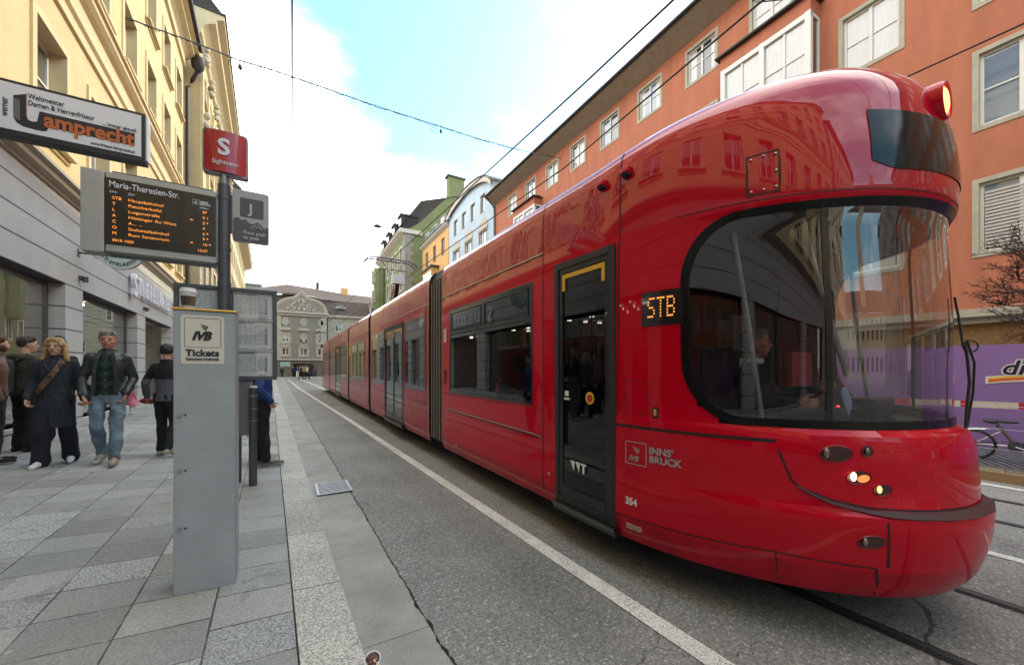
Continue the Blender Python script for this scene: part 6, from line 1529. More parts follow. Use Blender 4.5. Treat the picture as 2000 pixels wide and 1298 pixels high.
ribbon(1.27, .13, 'logo_white', .002, -.17, .83); ribbon(1.30, .045, 'logo_orange', .004); ribbon(1.345, .035, 'logo_yellow', .004)
mb.build('logo', hp)
bt_ = thing('barrier_tape', 'red and white barrier tape stretched across the site', 'barrier tape', (9.9, 1, .9))
mb = MB(); ya_ = [-3.0, -2.1, -1.2, -.3, .62, 1.00, 1.215, 1.47, 1.60, 2.2, 3.1, 4.0, 4.9, 5.8, 6.7]
cols = ['tape_white', 'tape_red', 'tape_white', 'tape_red', 'tape_red', 'tape_white', 'tape_white', 'tape_red', 'tape_white', 'tape_red', 'tape_white', 'tape_red', 'tape_white', 'tape_red']
for a, b, c in zip(ya_, ya_[1:], cols):
    for k in range(6):
        y0, y1 = a + (b - a) * k / 6, a + (b - a) * (k + 1) / 6; s = lambda y: .885 + .02 * math.cos(y * .9); mb.face([(9.9, y0, s(y0)), (9.9, y1, s(y1)), (9.9, y1, s(y1) + .105), (9.9, y0, s(y0) + .105)], c)
mb.build('tape', bt_)
mf = thing('mesh_fence', 'thin wire mesh site fence in front of the bicycle', 'fence', (8.5, 1, .17))
mb = MB()
for y in frange(-3, 8, .175): mb.tube([(8.5, y, .17), (8.5, y, 1.02)], .0022, 'galv', 4, False)
for z in (.17, .42, .70, 1.02): mb.tube([(8.5, -3, z), (8.5, 8, z)], .0028, 'galv', 4, False)
mb.build('mesh', mf)
# bicycle (small folding kind) leaning by the hoarding, in the plane X = 9.0, front towards -Y
bk = thing('bicycle', 'small dark folding bicycle parked in front of the purple hoarding', 'bicycle', (9.0, .9, .19))
q = lambda y, z, x=9.0: Vector((x, y, z))
saddle, bb, head, rw, fw_ = q(1.10, .76), q(.93, .42), q(.55, .74), q(1.32, .40), q(.36, .40)
mb = MB(); mb.tube([saddle - Vector((0, 0, .04)), bb], .021, 'sign_dark', 8); mb.tube([bb, head - Vector((0, 0, .10))], .024, 'logo_navy', 8); mb.tube([bb, rw], .013, 'steel', 6); mb.tube([q(1.04, .64), rw], .011, 'steel', 6); mb.tube([head, q(.40, .43)], .016, 'steel', 8); mb.build('frame', bk, smooth=True)
mb = MB(); mb.ellipsoid(saddle + Vector((0, .05, 0)), (.07, .09, .035), 'ink', 12, 8); mb.ellipsoid(saddle + Vector((0, -.08, .005)), (.028, .12, .022), 'ink', 12, 8); mb.build('saddle', bk, smooth=True)
mb = MB(); mb.tube([head, head + Vector((0, .03, .14)), head + Vector((-.22, .03, .16))], .012, 'steel', 6); mb.tube([head + Vector((0, .03, .14)), head + Vector((.22, .03, .16))], .012, 'steel', 6); mb.ellipsoid(head + Vector((-.22, .03, .16)), (.06, .02, .02), 'ink', 8, 6); mb.build('handlebar', bk, smooth=True)
for c in (rw, fw_):
    mb = MB(); n = 28; rad = .205
    mb.tube([c + Vector((0, rad * math.cos(2 * math.pi * k / n), rad * math.sin(2 * math.pi * k / n))) for k in range(n + 1)], .020, 'rubber', 8, False)
    for k in range(12): mb.tube([c, c + Vector((0, .19 * math.cos(k * math.pi / 6), .19 * math.sin(k * math.pi / 6)))], .0018, 'steel', 4, False)
    mb.tube([c - Vector((.04, 0, 0)), c + Vector((.04, 0, 0))], .02, 'steel', 8); mb.build('wheel', bk, smooth=True)
mb = MB(); mb.tube([bb - Vector((.03, 0, 0)), bb + Vector((.03, 0, 0))], .075, 'steel_dark', 16); mb.tube([bb - Vector((.06, 0, 0)), bb + Vector((-.06, -.13, -.05))], .012, 'steel', 6); mb.box(bb + Vector((-.13, -.17, -.07)), bb + Vector((-.05, -.10, -.04)), 'ink'); mb.tube([bb + Vector((-.02, 0, .06)), rw + Vector((-.02, 0, .03))], .006, 'ink', 5); mb.tube([bb + Vector((-.02, 0, -.06)), rw + Vector((-.02, 0, -.03))], .006, 'ink', 5); mb.build('crank', bk, smooth=True)
mb = MB(); mb.tube([rw + Vector((0, .18, .20)), q(1.05, .66)], .008, 'steel', 5); mb.tube([rw + Vector((.05, .18, .20)), rw + Vector((-.05, .18, .20)), rw + Vector((-.05, -.12, .24)), rw + Vector((.05, -.12, .24))], .008, 'steel', 5); mb.build('luggage_rack', bk)
# bare round tree behind the hoarding
tr = thing('tree', 'small bare ball-shaped street tree with dense dark twigs behind the hoarding', 'tree', (11.7, .75, .12))
tc_ = Vector((11.7, .62, 2.85)); rt = random.Random(12)
mb = MB(); mb.tube([(11.7, .75, .1), (11.71, .72, 1.2), (11.68, .70, 2.15), tc_ + Vector((0, 0, -.35))], [.085, .07, .06, .045], 'bark', 10)
mb.build('trunk', tr, smooth=True)
mb = MB(); tips = []
def branch(p, d, l, r_, n):
    pts = [p]; 
    for k in range(3): d = (d + Vector((rt.uniform(-.3, .3), rt.uniform(-.3, .3), rt.uniform(-.22, .26)))).normalized(); pts.append(pts[-1] + d * l / 3)
    mb.tube(pts, [r_, r_ * .85, r_ * .7, r_ * .5], 'bark', 4 if n < 3 else 6, False)
    tips.append(pts[-1])
    if n > 0:
        for _ in range(4 if n > 1 else 3): i = rt.choice((1, 2, 3)); branch(pts[i], (d + Vector((rt.uniform(-.9, .9), rt.uniform(-.9, .9), rt.uniform(-.6, .8)))).normalized(), l * .60, max(r_ * .58, .0035), n - 1)
for k in range(26):
    a = k * 2.4; e = -.6 + 1.7 * k / 25; branch(tc_ + Vector((0, 0, -.3 + .03 * k)), Vector((math.cos(a) * math.cos(e), math.sin(a) * math.cos(e), math.sin(e))), .62, .020, 4)
crown = mb.build('crown', tr, merge=False)
mb = MB()
for p in rt.sample(tips, 260):
    if p.z < tc_.z: a = Vector((rt.uniform(-1, 1), rt.uniform(-1, 1), rt.uniform(-1, 1))).normalized() * .028; b = a.cross(Vector((rt.uniform(-1, 1), rt.uniform(-1, 1), 1))).normalized() * .014; mb.face([p - a, p + b, p + a, p - b], 'leaf_dry')
mb.build('dry_leaves', crown, merge=False)

# ================================================================ OVERHEAD WIRES AND GARLAND
def wire(name, label, pts, r, mat='wire', cat='wire', n=5, group=None):
    mb = MB(); mb.tube(pts, r, mat, n, False); o = mb.build(name, None, smooth=True, merge=False); tag(o, label, cat, group); return o
def through(px1, py1, X1, z1, px2, py2, ext=(-.35, 1.0)):   # unused helper kept simple
    pass
wire('contact_wire', 'thick overhead wire running straight above the red tram roof', [(3.45, -12, 5.25), (3.45, 3.9, 5.36), (3.46, 16, 5.66), (3.47, 30, 5.75), (3.4, 60, 5.8)], .013)
wire('contact_wire', 'overhead wire crossing in front of the top windows of the orange building', [(4.30, -12, 5.45), (4.53, 2.2, 5.60), (4.87, 6.07, 5.60), (4.77, 12.9, 5.60), (4.6, 30, 5.7), (4.4, 60, 5.7)], .013)
wire('contact_wire', 'overhead wire emerging to the right of the tram roof lamp', [(6.62, -12, 5.1), (6.6, .6, 5.13), (6.6, 1.9, 5.15), (6.6, 9, 5.15), (6.6, 40, 5.2)], .010)
wire('span_wire', 'thin span wire fixed to the orange facade right of the oriel', [tuple(FO(2.2 + .6, .05, 11.55)), (4.53, 2.2, 5.62)], .007)
wire('span_wire', 'single thin wire hanging high over the left lane against the white sky', [(.085, -8, 6.55), (.09, 5.9, 6.5), (.14, 9.0, 5.75), (.2, 13, 5.75), (.4, 60, 5.9)], [.012, .012, .011, .003, .003])
def onplan(px, py, P, Q):
    r = px_dir(px, py); dx, dy = Q[0] - P[0], Q[1] - P[1]; det = r.x * (-dy) + r.y * dx; k = (P[0] * (-dy) + P[1] * dx) / det; return Vector((0, 0, CAM_H)) + r * k
P_, Q_ = (-3.9, 15.0), (15.0, 19.0)
gp = [onplan(x, y, P_, Q_) for x, y in ((228, 28), (300, 55), (360, 76), (410, 95), (465, 117), (530, 136), (600, 160), (690, 192), (740, 209), (857, 246), (930, 270), (1000, 289), (1045, 300), (1110, 312), (1172, 325))]
gl = thing('garland', 'strung blue-grey light garland with small loops crossing the whole street', 'garland', tuple(gp[0]))
def dens(P, k): return [P[i] + (P[i + 1] - P[i]) * j / k for i in range(len(P) - 1) for j in range(k)] + [P[-1]]
mb = MB(); D = dens(gp, 12); rg = random.Random(4)
mb.tube(D, .019, 'garland', 5, False); mb.tube([p + Vector((0, .02, rg.uniform(-.05, .04))) for p in D], .012, 'wire_pale', 4, False); mb.build('cable', gl, smooth=True, merge=False)
for x, y in ((465, 117), (857, 246)):
    c = onplan(x - 8, y + 8, P_, Q_); mb = MB()
    mb.tube([c + Vector((.15 * math.cos(t * math.pi / 8), .03 * math.sin(t), .13 * math.sin(t * math.pi / 8))) for t in range(17)], .007, 'garland', 5, False); mb.tube([c + Vector((.17 * math.cos(t * math.pi / 8), .04, .11 * math.sin(t * math.pi / 8))) for t in range(17)], .006, 'wire_pale', 5, False); mb.build('cable_loop', gl)
    e = onplan(x + 4, y + 1, P_, Q_); mb = MB(); mb.tube([e, e - Vector((0, 0, .14))], .005, 'ink', 4); mb.tube([e - Vector((0, 0, .12)), e - Vector((0, 0, .18)), e - Vector((0, 0, .26)), e - Vector((0, 0, .34))], [.012, .055, .065, .015], 'ink', 8); mb.build('hanging_bulb', gl)
hl = at(737, 441, 21.0)
hg = thing('hanging_lamp', 'small street lamp hanging on a wire high over the street ahead', 'street lamp', tuple(hl)); mb = MB(); lathe(mb, hl, [(.02, .10), (.06, .08), (.20, .0), (.22, -.04), (.02, -.05)], 'steel_dark', 16); mb.build('lamp_shade', hg, smooth=True)
mb = MB(); mb.tube([hl + Vector((-.12, 0, .13)), hl + Vector((.12, 0, .13))], .015, 'steel_dark', 5); mb.build('wire_clamp', hg)
# ================================================================ PEOPLE
from mathutils import noise as mnoise
def capsule(mb, p0, r0, p1, r1, n=12, flat=None):
    p0, p1 = Vector(p0), Vector(p1); d = (p1 - p0); L = d.length; t = d.normalized() if L > 1e-6 else Vector((0, 0, 1))
    ref = Vector((0, 0, 1)) if abs(t.z) < .9 else Vector((0, 1, 0)); a = t.cross(ref).normalized(); b = t.cross(a).normalized(); k = mb.mi('skin')
    rows = []
    for i in range(5): e = math.pi / 2 * (1 - i / 4); rows.append((p0 - t * r0 * math.sin(e), max(r0 * math.cos(e), 1e-4)))
    for i in range(5): e = math.pi / 2 * i / 4; rows.append((p1 + t * r1 * math.sin(e), max(r1 * math.cos(e), 1e-4)))
    mb.grid([[c + (a * math.cos(2 * math.pi * j / n) + b * math.sin(2 * math.pi * j / n)) * r_ for j in range(n)] for c, r_ in rows], 'skin', True)
def loft(mb, T, secs, n=20):
    """closed loft through elliptic sections (x, y, z, rx, ry)"""
    rows = [[T(x + rx * math.cos(2 * math.pi * j / n), y + ry * math.sin(2 * math.pi * j / n), z) for j in range(n)] for x, y, z, rx, ry in secs]
    x, y, z, _, _ = secs[0]; x2, y2, z2, _, _ = secs[-1]
    mb.grid([[T(x, y, z)] * n] + rows + [[T(x2, y2, z2)] * n], 'skin', True)
def solid(mb, name, mats, parent, voxel, matf=None, fold=0.0, ff=9.0, smooth_it=2, cut=None):
    me = bpy.data.meshes.new('tmp'); me.from_pydata([tuple(v) for v in mb.v], [], mb.f)
    ob = bpy.data.objects.new('tmp', me); COL.objects.link(ob)
    m = ob.modifiers.new('r', 'REMESH'); m.mode = 'VOXEL'; m.voxel_size = voxel; m.use_smooth_shade = True
    s = ob.modifiers.new('s', 'SMOOTH'); s.iterations = smooth_it; s.factor = .5
    bpy.context.view_layer.update()
    out = bpy.data.meshes.new_from_object(ob.evaluated_get(bpy.context.evaluated_depsgraph_get()))
    bpy.data.objects.remove(ob); bpy.data.meshes.remove(me); out.name = name
    if fold:
        ns_ = [v.normal.copy() for v in out.vertices]
        for v, n in zip(out.vertices, ns_):
            c = v.co; v.co = c + n * (mnoise.noise(Vector((c.x * ff, c.y * ff, c.z * ff * .55))) * fold + mnoise.noise(c * ff * 2.7) * fold * .35)
    out.materials.clear()
    for q in mats: out.materials.append(MATS[q])
    if matf:
        for p in out.polygons: p.material_index = matf(p.center)
    else:
        for p in out.polygons: p.material_index = 0
    out.polygons.foreach_set('use_smooth', [True] * len(out.polygons)); out.update()
    o = bpy.data.objects.new(name, out); COL.objects.link(o)
    if parent is not None: adopt(o, parent)
    return o
def stand(px, py):
    r = px_dir(px, py); k = 2.0
    for _ in range(40): p = Vector((0, 0, CAM_H)) + r * k; k = (pave_z(p.x) - CAM_H) / r.z
    return Vector((0, 0, CAM_H)) + r * k, k
def hand(mb, T, w, d, pn, side, curl=.5, sc=1.0):
    """palm, four unequal fingers and a side thumb; w wrist, d direction of the hand, pn palm normal (local vectors)"""
    w, d, pn = Vector(w), Vector(d).normalized(), Vector(pn).normalized(); ac = d.cross(pn).normalized() * side
    C = lambda a, ra, b, rb: capsule(mb, T(*a), ra * sc, T(*b), rb * sc, 8)
    for k in (-1, -.33, .33, 1): C(w + ac * .012 * k, .017, w + d * .085 * sc + ac * .028 * k * sc, .0125)
    for k, ln in ((-1, .062), (-.33, .078), (.33, .083), (1, .074)):
        a = w + (d * .088 + ac * .028 * k) * sc; d1 = (d * math.cos(curl) + pn * math.sin(curl)).normalized(); b = a + d1 * ln * .5 * sc
        d2 = (d * math.cos(curl * 2.1) + pn * math.sin(curl * 2.1)).normalized(); C(a, .0105, b, .0092); C(b, .0092, b + d2 * ln * .5 * sc, .0078)
    a = w + (d * .025 + ac * .028) * sc; b = a + (d * .035 + ac * .028 + pn * .012) * sc; C(a, .015, b, .011); C(b, .011, b + (d * .032 + ac * .004 + pn * .018) * sc, .0085)
def person(label, pos, heading, H, pose, cloth, hair=None, group=None, voxel=.011, head_turn=0, face=True, skin='skin', hands=True, name='person'):
    """heading: world direction the chest faces, in degrees from +X. pose: joint overrides in a 1.75 m body frame (x right, y forward, z up)."""
    root = thing(name, label, cloth.get('cat', 'person'), tuple(pos), group); s = H / 1.75; h = R(heading)
    fw = Vector((math.cos(h), math.sin(h), 0)); rt_ = Vector((math.sin(h), -math.cos(h), 0)); P0 = Vector(pos)
    T = lambda x, y, z: P0 + (rt_ * x + fw * y + Vector((0, 0, z))) * s
    J = dict(head=(0, .02, 1.625), neck=(0, -.005, 1.47), shR=(.160, 0, 1.415), shL=(-.160, 0, 1.415), elR=(.205, -.03, 1.13), elL=(-.205, -.03, 1.13), wrR=(.215, .06, .885), wrL=(-.215, .06, .885),
             hdR=(0, .15, -1), hdL=(0, .15, -1), hiR=(.09, 0, .93), hiL=(-.09, 0, .93), knR=(.10, .01, .50), knL=(-.10, .01, .50), anR=(.10, -.02, .085), anL=(-.10, -.02, .085), toR=(.12, .14, .03), toL=(-.12, .14, .03))
    J.update(pose)
    for q_ in 'RL':
        if 'grip' + q_ in J:
            g_ = Vector(J['grip' + q_]) - P0; g_ = Vector((g_.dot(rt_), g_.dot(fw), g_.z)) / s; e_ = Vector(J['el' + q_]); d_ = (g_ - e_).normalized(); J['wr' + q_] = tuple(g_ - d_ * .06); J['hd' + q_] = tuple(d_); del J['grip' + q_]
    V = {k: Vector(v) for k, v in J.items()}
    # ---- body
    mb = MB(); C = lambda a, ra, b, rb, n=12: capsule(mb, T(*a), ra * s, T(*b), rb * s, n)
    loft(mb, T, [(0, 0, .86, .09, .07), (0, 0, .93, .135, .095), (0, 0, 1.08, .115, .08), (0, 0, 1.27, .14, .09), (0, -.005, 1.36, .13, .07), (0, -.01, 1.43, .06, .05)])
    C(V['neck'] - Vector((0, 0, .04)), .062, V['head'] - Vector((0, .02, .06)), .054)
    for q in 'RL':
        C(V['sh' + q] - Vector((0, 0, .02)), .036, V['el' + q], .032); C(V['el' + q], .030, V['wr' + q], .024); C(V['hi' + q], .08, V['kn' + q], .052); C(V['kn' + q], .05, V['an' + q], .032); C(V['an' + q], .03, V['an' + q] * .5 + V['to' + q] * .5 + Vector((0, 0, .012)), .02)
        if hands: hand(mb, T, V['wr' + q] + V['hd' + q].normalized() * .01, V['hd' + q], (-.9, .35, 0) if q == 'R' else (.9, .35, 0), 1 if q == 'R' else -1, cloth.get('curl', .85))
    tt_ = R(head_turn); hf = Vector((math.sin(tt_), math.cos(tt_), 0)); hr = Vector((math.cos(tt_), -math.sin(tt_), 0)); hc = V['head']
    HT = lambda x, y, z: T(*(hc + hr * x + hf * y + Vector((0, 0, z))))
    k = mb.mi('skin')
    loft(mb, HT, [(0, .035, -.118, .022, .022), (0, .030, -.105, .038, .040), (0, .022, -.075, .054, .066), (0, .012, -.04, .066, .080), (0, .004, 0, .073, .090), (0, 0, .04, .075, .096), (0, -.004, .075, .068, .086), (0, -.006, .10, .050, .062), (0, -.006, .114, .022, .03)], 18)
    capsule(mb, HT(0, .094, .012), .010 * s, HT(0, .112, -.024), .0135 * s, 8); capsule(mb, HT(-.034, .084, .022), .011 * s, HT(.034, .084, .022), .011 * s, 8); capsule(mb, HT(-.016, .083, -.062), .012 * s, HT(.016, .083, -.062), .012 * s, 8); capsule(mb, HT(0, .070, -.10), .018 * s, HT(0, .070, -.094), .018 * s, 8)
    for e in (-1, 1): capsule(mb, HT(e * .076, -.004, .012), .012 * s, HT(e * .074, -.002, -.024), .009 * s, 8); capsule(mb, HT(e * .045, .062, -.022), .020 * s, HT(e * .040, .060, -.03), .018 * s, 8)
    body = solid(mb, 'body', [skin], root, voxel * .62 if face else voxel)
    if face:
        mb = MB()
        for e in (-1, 1): mb.ellipsoid(HT(e * .031, .0850, .004), (.0095 * s, .010 * s, .0040 * s), 'brown_hair', 8, 6); mb.ellipsoid(HT(e * .031, .0925, .004), (.0045 * s, .0050 * s, .0036 * s), 'ink', 8, 6)
        mb.build('eye', root, smooth=True)
        mb = MB()
        for e in (-1, 1): mb.tube([HT(e * .016, .0985, .024), HT(e * .033, .0975, .029), HT(e * .048, .086, .024)], .0026 * s, cloth.get('brow', 'brown_hair'), 5)
        mb.build('eyebrow', root, smooth=True)
        mb = MB(); mb.tube([HT(-.024, .0895, -.060), HT(0, .0985, -.057), HT(.024, .0895, -.060)], .0052 * s, 'lip', 6); mb.build('mouth', root, smooth=True)
    if hair:
        mb = MB(); kind, hm = hair
        loft(mb, HT, [(0, -.030, -.03, .062, .066), (0, -.024, .01, .080, .080), (0, -.014, .045, .084, .098), (0, -.010, .08, .080, .100), (0, -.010, .112, .062, .078), (0, -.010, .130, .03, .04)], 18)
        if kind == 'long':
            for e in (-1, 1):
                pts = [(e * .05, .045, .10), (e * .082, .03, .045), (e * .094, .02, -.03), (e * .100, .022, -.10), (e * .118, .03, -.165), (e * .135, .02, -.20)]
                for a, b, ra, rb in zip(pts, pts[1:], (.026, .026, .024, .026, .024), (.026, .024, .026, .024, .010)): capsule(mb, HT(*a), ra * s, HT(*b), rb * s, 10)
                capsule(mb, HT(e * .045, -.05, .02), .055 * s, HT(e * .06, -.055, -.15), .045 * s, 10)
            capsule(mb, HT(-.03, .075, .098), .022 * s, HT(.045, .07, .10), .022 * s, 10); capsule(mb, HT(.045, .07, .10), .022 * s, HT(.078, .055, .03), .018 * s, 10); capsule(mb, HT(-.03, .075, .098), .02 * s, HT(-.072, .06, .03), .018 * s, 10)
        if kind == 'short': capsule(mb, HT(-.045, .062, .098), .024 * s, HT(.045, .062, .098), .024 * s, 10); [capsule(mb, HT(e * .074, .0, .045), .018 * s, HT(e * .075, -.02, .0), .012 * s, 8) for e in (-1, 1)]
        if kind == 'big':
            for _ in range(40): v = Vector((random.uniform(-1, 1), random.uniform(-1, .6), random.uniform(-.5, 1))).normalized(); capsule(mb, HT(v.x * .10, v.y * .10 - .02, v.z * .10 + .02), .04 * s, HT(v.x * .12, v.y * .12 - .02, v.z * .12 + .02), .035 * s, 8)
        if kind == 'hat': capsule(mb, HT(0, -.01, .05), .098 * s, HT(0, -.02, .10), .075 * s, 12)
        solid(mb, 'hat' if kind == 'hat' else 'hair', [hm], root, voxel * .8, fold=.012 if kind != 'hat' else .003, ff=26, smooth_it=1)
    # ---- trousers
    lm, rl = cloth['legs'], cloth.get('rl', (.10, .078, .066))
    mb = MB(); C = lambda a, ra, b, rb, n=14: capsule(mb, T(*a), ra * s, T(*b), rb * s, n)
    loft(mb, T, [(0, 0, .80, .10, .085), (0, 0, .90, .155, .115), (0, 0, 1.02, .140, .10), (0, 0, 1.05, .13, .095)])
    for q in 'RL':
        end = V['an' + q] + (V['kn' + q] - V['an' + q]).normalized() * cloth.get('hem', .01); C(V['hi' + q], rl[0], V['kn' + q], rl[1]); C(V['kn' + q], rl[1], end, rl[2])
    solid(mb, 'trousers', [lm], root, voxel * 1.2, fold=cloth.get('lfold', .014), ff=12)
    # ---- shoes
    for q in 'RL':
        mb = MB(); a, t = V['an' + q], V['to' + q]; d = (t - a); d.z = 0; d = d.normalized(); hb = Vector((a.x, a.y, max(a.z - .075 + .03, t.z))) - d * .045
        capsule(mb, T(*hb), .038 * s, T(*(hb + d * .12)), .043 * s, 12); capsule(mb, T(*(hb + d * .12)), .043 * s, T(*(t + d * .02)), .034 * s, 12); capsule(mb, T(*(a + Vector((0, 0, -.0)))), .044 * s, T(*(hb + d * .08)), .045 * s, 12)
        so = solid(mb, 'shoe', [cloth['shoe'], cloth.get('sole', 'sole')], root, voxel * .8, matf=lambda c, z0=T(*hb).z: 1 if c.z < z0 - .014 * s else 0)
    # ---- upper clothes
    if 'top' in cloth:
        mb = MB(); C = lambda a, ra, b, rb, n=14: capsule(mb, T(*a), ra * s, T(*b), rb * s, n); ra = cloth.get('ra', (.054, .048, .040)); w = cloth.get('w', 1.0)
        hemz = cloth.get('hemz', .86)
        secs = [(0, 0, z, rx * w, ry * w) for z, rx, ry in cloth.get('secs', [(hemz, .150, .115), (hemz + .08, .148, .112), (1.08, .138, .108), (1.27, .162, .12), (1.37, .160, .104), (1.44, .105, .08), (1.475, .07, .065)])]
        loft(mb, T, secs)
        for q in 'RL': C(V['neck'] - Vector((0, .01, .05)), .05, V['sh' + q] - Vector((0, 0, .012)), ra[0] * .92); C(V['sh' + q] - Vector((0, 0, .012)), ra[0], V['el' + q], ra[1]); C(V['el' + q], ra[1], V['wr' + q], ra[2])
        if cloth.get('collar'): loft(mb, T, [(0, -.01, 1.43, .085, .075), (0, -.005, 1.50, .078, .078), (0, .0, 1.515, .07, .072)])
        if cloth.get('hood'): C((-.07, -.10, 1.44), .055, (.07, -.10, 1.44), .055); C((-.10, -.03, 1.46), .04, (-.06, -.10, 1.45), .05); C((.10, -.03, 1.46), .04, (.06, -.10, 1.45), .05)
        top = cloth['top']; mats = [top] + ([cloth['top2']] if 'top2' in cloth else [])
        solid(mb, cloth.get('tname', 'jacket'), mats, root, voxel, matf=cloth.get('matf')(T, s, P0) if 'matf' in cloth else None, fold=cloth.get('fold', .014), ff=cloth.get('ff', 11))
    return root, T, HT, s, J
# plaid shirt material
def plaid(name):
    m = M(name, (.010, .016, .013), .9); nt = m.node_tree; b = nt.nodes['Principled BSDF']; geo = nt.nodes.new('ShaderNodeNewGeometry'); sx = nt.nodes.new('ShaderNodeSeparateXYZ'); nt.links.new(geo.outputs['Position'], sx.inputs[0])
    outs = []
    for ax_, w in (('X', .07), ('Z', .07)):
        p = nt.nodes.new('ShaderNodeMath'); p.operation = 'PINGPONG'; p.inputs[1].default_value = w; nt.links.new(sx.outputs[ax_], p.inputs[0])
        g_ = nt.nodes.new('ShaderNodeMath'); g_.operation = 'GREATER_THAN'; g_.inputs[1].default_value = w * .5; nt.links.new(p.outputs[0], g_.inputs[0]); outs.append(g_.outputs[0])
    a = nt.nodes.new('ShaderNodeMath'); a.operation = 'ADD'; nt.links.new(outs[0], a.inputs[0]); nt.links.new(outs[1], a.inputs[1]); d = nt.nodes.new('ShaderNodeMath'); d.operation = 'MULTIPLY'; d.inputs[1].default_value = .5; nt.links.new(a.outputs[0], d.inputs[0])
    mc = nt.nodes.new('ShaderNodeMix'); mc.data_type = 'RGBA'; nt.links.new(d.outputs[0], mc.inputs[0]); mc.inputs[6].default_value = (.004, .006, .007, 1); mc.inputs[7].default_value = (.014, .045, .030, 1); nt.links.new(mc.outputs[2], b.inputs['Base Color'])
plaid('plaid')
# --- the couple
wp_, wz_ = stand(110, 906); HJ = at(166, 782, wz_ * .985); wh = (906 - 660) * wz_ / 740
W_, T, HT, s, J = person('blonde woman in a dark wool coat with a brown shoulder strap', wp_, -82, wh,
    dict(elL=(-.225, .0, 1.14), gripL=HJ + Vector((0, 0, -.01)), elR=(.22, -.04, 1.15), wrR=(.235, .07, .93), hdR=(0, .25, -1), knR=(.10, .12, .50), anR=(.12, .10, .09), toR=(.15, .27, .03), knL=(-.10, .02, .50), anL=(-.11, -.14, .10), toL=(-.13, .02, .03)),
    dict(legs='navy_cloth', rl=(.095, .085, .092), hem=-.02, shoe='shoe_white', sole='shoe_white', top='coat_wool', tname='coat', collar=True, ra=(.056, .052, .046), fold=.013, ff=9, curl=.95,
         secs=[(.52, .195, .15), (.56, .192, .148), (.80, .175, .138), (1.05, .150, .118), (1.27, .160, .122), (1.37, .152, .104), (1.44, .100, .08), (1.475, .07, .065)]), hair=('long', 'blond'), head_turn=8, voxel=.012)
mb = MB(); pts = [(-.09, .02, 1.47), (-.075, .078, 1.43), (-.02, .130, 1.30), (.05, .143, 1.17), (.11, .132, 1.07), (.155, .075, 1.0)]
for i, (a, b) in enumerate(zip(pts, pts[1:])):
    up_ = Vector((.55, 0, .6)).normalized() * .032
    mb.face([T(*(Vector(a) - up_ + Vector((0, .012, 0)))), T(*(Vector(b) - up_ + Vector((0, .012, 0)))), T(*(Vector(b) + up_ + Vector((0, .012, 0)))), T(*(Vector(a) + up_ + Vector((0, .012, 0))))], 'strap_brown')
o_ = mb.build('shoulder_strap', W_); o_.modifiers.new('solid', 'SOLIDIFY').thickness = .006
mb = MB()
for e in (-1, 1):
    P3 = [(e * .035, .060, 1.50), (e * .095, .070, 1.44), (e * .075, .122, 1.33), (e * .012, .128, 1.27), (e * .03, .105, 1.40)]
    mb.face([T(*(Vector(p) + Vector((0, .012, 0)))) for p in P3], 'coat_wool')
o_ = mb.build('coat_lapel', W_); o_.modifiers.new('solid', 'SOLIDIFY').thickness = .012
mb = MB(); seq = [(.012, .142, 1.26), (.010, .140, 1.08), (.008, .152, .80), (.006, .163, .54)]
for a, b in zip(seq, seq[1:]): mb.face([T(a[0] - .005, a[1] + .004, a[2]), T(a[0] + .005, a[1] + .004, a[2]), T(b[0] + .005, b[1] + .004, b[2]), T(b[0] - .005, b[1] + .004, b[2])], 'ink')
for k in range(3): mb.ellipsoid(T(.035, .148, 1.18 - .14 * k), (.011, .006, .011), 'ink', 8, 6)
mb.build('coat_front', W_)
mb = MB(); mb.box(T(.03, .17, 1.22) - Vector((.02, .01, .015)), T(.03, .17, 1.22) + Vector((.02, .01, .015)), 'ink'); mb.build('strap_buckle', W_)
HJ = at(166, 782, wz_ * .985)
mp_, mz_ = stand(212, 904); mh = (904 - 646) * mz_ / 740
M_, T, HT, s, J = person('man in a black leather jacket, plaid shirt and jeans walking hand in hand', mp_, -86, mh,
    dict(elR=(.235, -.02, 1.13), gripR=HJ + Vector((0, 0, .015)), elL=(-.225, -.08, 1.12), wrL=(-.175, .07, .93), hdL=(.15, .1, -1), knR=(.095, .06, .50), anR=(.085, -.12, .12), toR=(.10, .03, .04), knL=(-.10, .12, .50), anL=(-.09, .16, .09), toL=(-.10, .33, .05)),
    dict(legs='denim', rl=(.088, .066, .058), hem=.0, lfold=.02, shoe='shoe_tan', brow='grey_hair', top='leather', collar=True, hemz=.90, ra=(.060, .054, .046), w=1.06, fold=.013, ff=10, top2='plaid',
         matf=lambda T, s, P0: (lambda c: 1 if ((c - T(0, 0, 0)).dot((T(0, 1, 0) - T(0, 0, 0)).normalized()) > .085 and abs((c - T(0, 0, 0)).dot((T(1, 0, 0) - T(0, 0, 0)).normalized())) < (.085 + .02 * (1.3 - (c.z - P0.z) / s)) * s) else 0)), hair=('short', 'grey_hair'), skin='skin_red', head_turn=-4, voxel=.012)
mb = MB()
for e in (-1, 1):
    pts = [(e * .055, .075, 1.49), (e * .075, .125, 1.38), (e * .098, .145, 1.2), (e * .105, .148, 1.0), (e * .108, .145, .90)]
    for a, b in zip(pts, pts[1:]): mb.face([T(*(Vector(a) + Vector((-.018, .012, 0)))), T(*(Vector(b) + Vector((-.018, .012, 0)))), T(*(Vector(b) + Vector((.018, .006, 0)))), T(*(Vector(a) + Vector((.018, .006, 0))))], 'leather')
o_ = mb.build('jacket_edge', M_); o_.modifiers.new('solid', 'SOLIDIFY').thickness = .008
mb = MB()
for k in range(6): mb.ellipsoid(T(0, .152 - .006 * abs(k - 3), 1.36 - k * .085), (.005, .005, .005), 'stone_trim', 6, 5)
mb.build('shirt_button', M_)
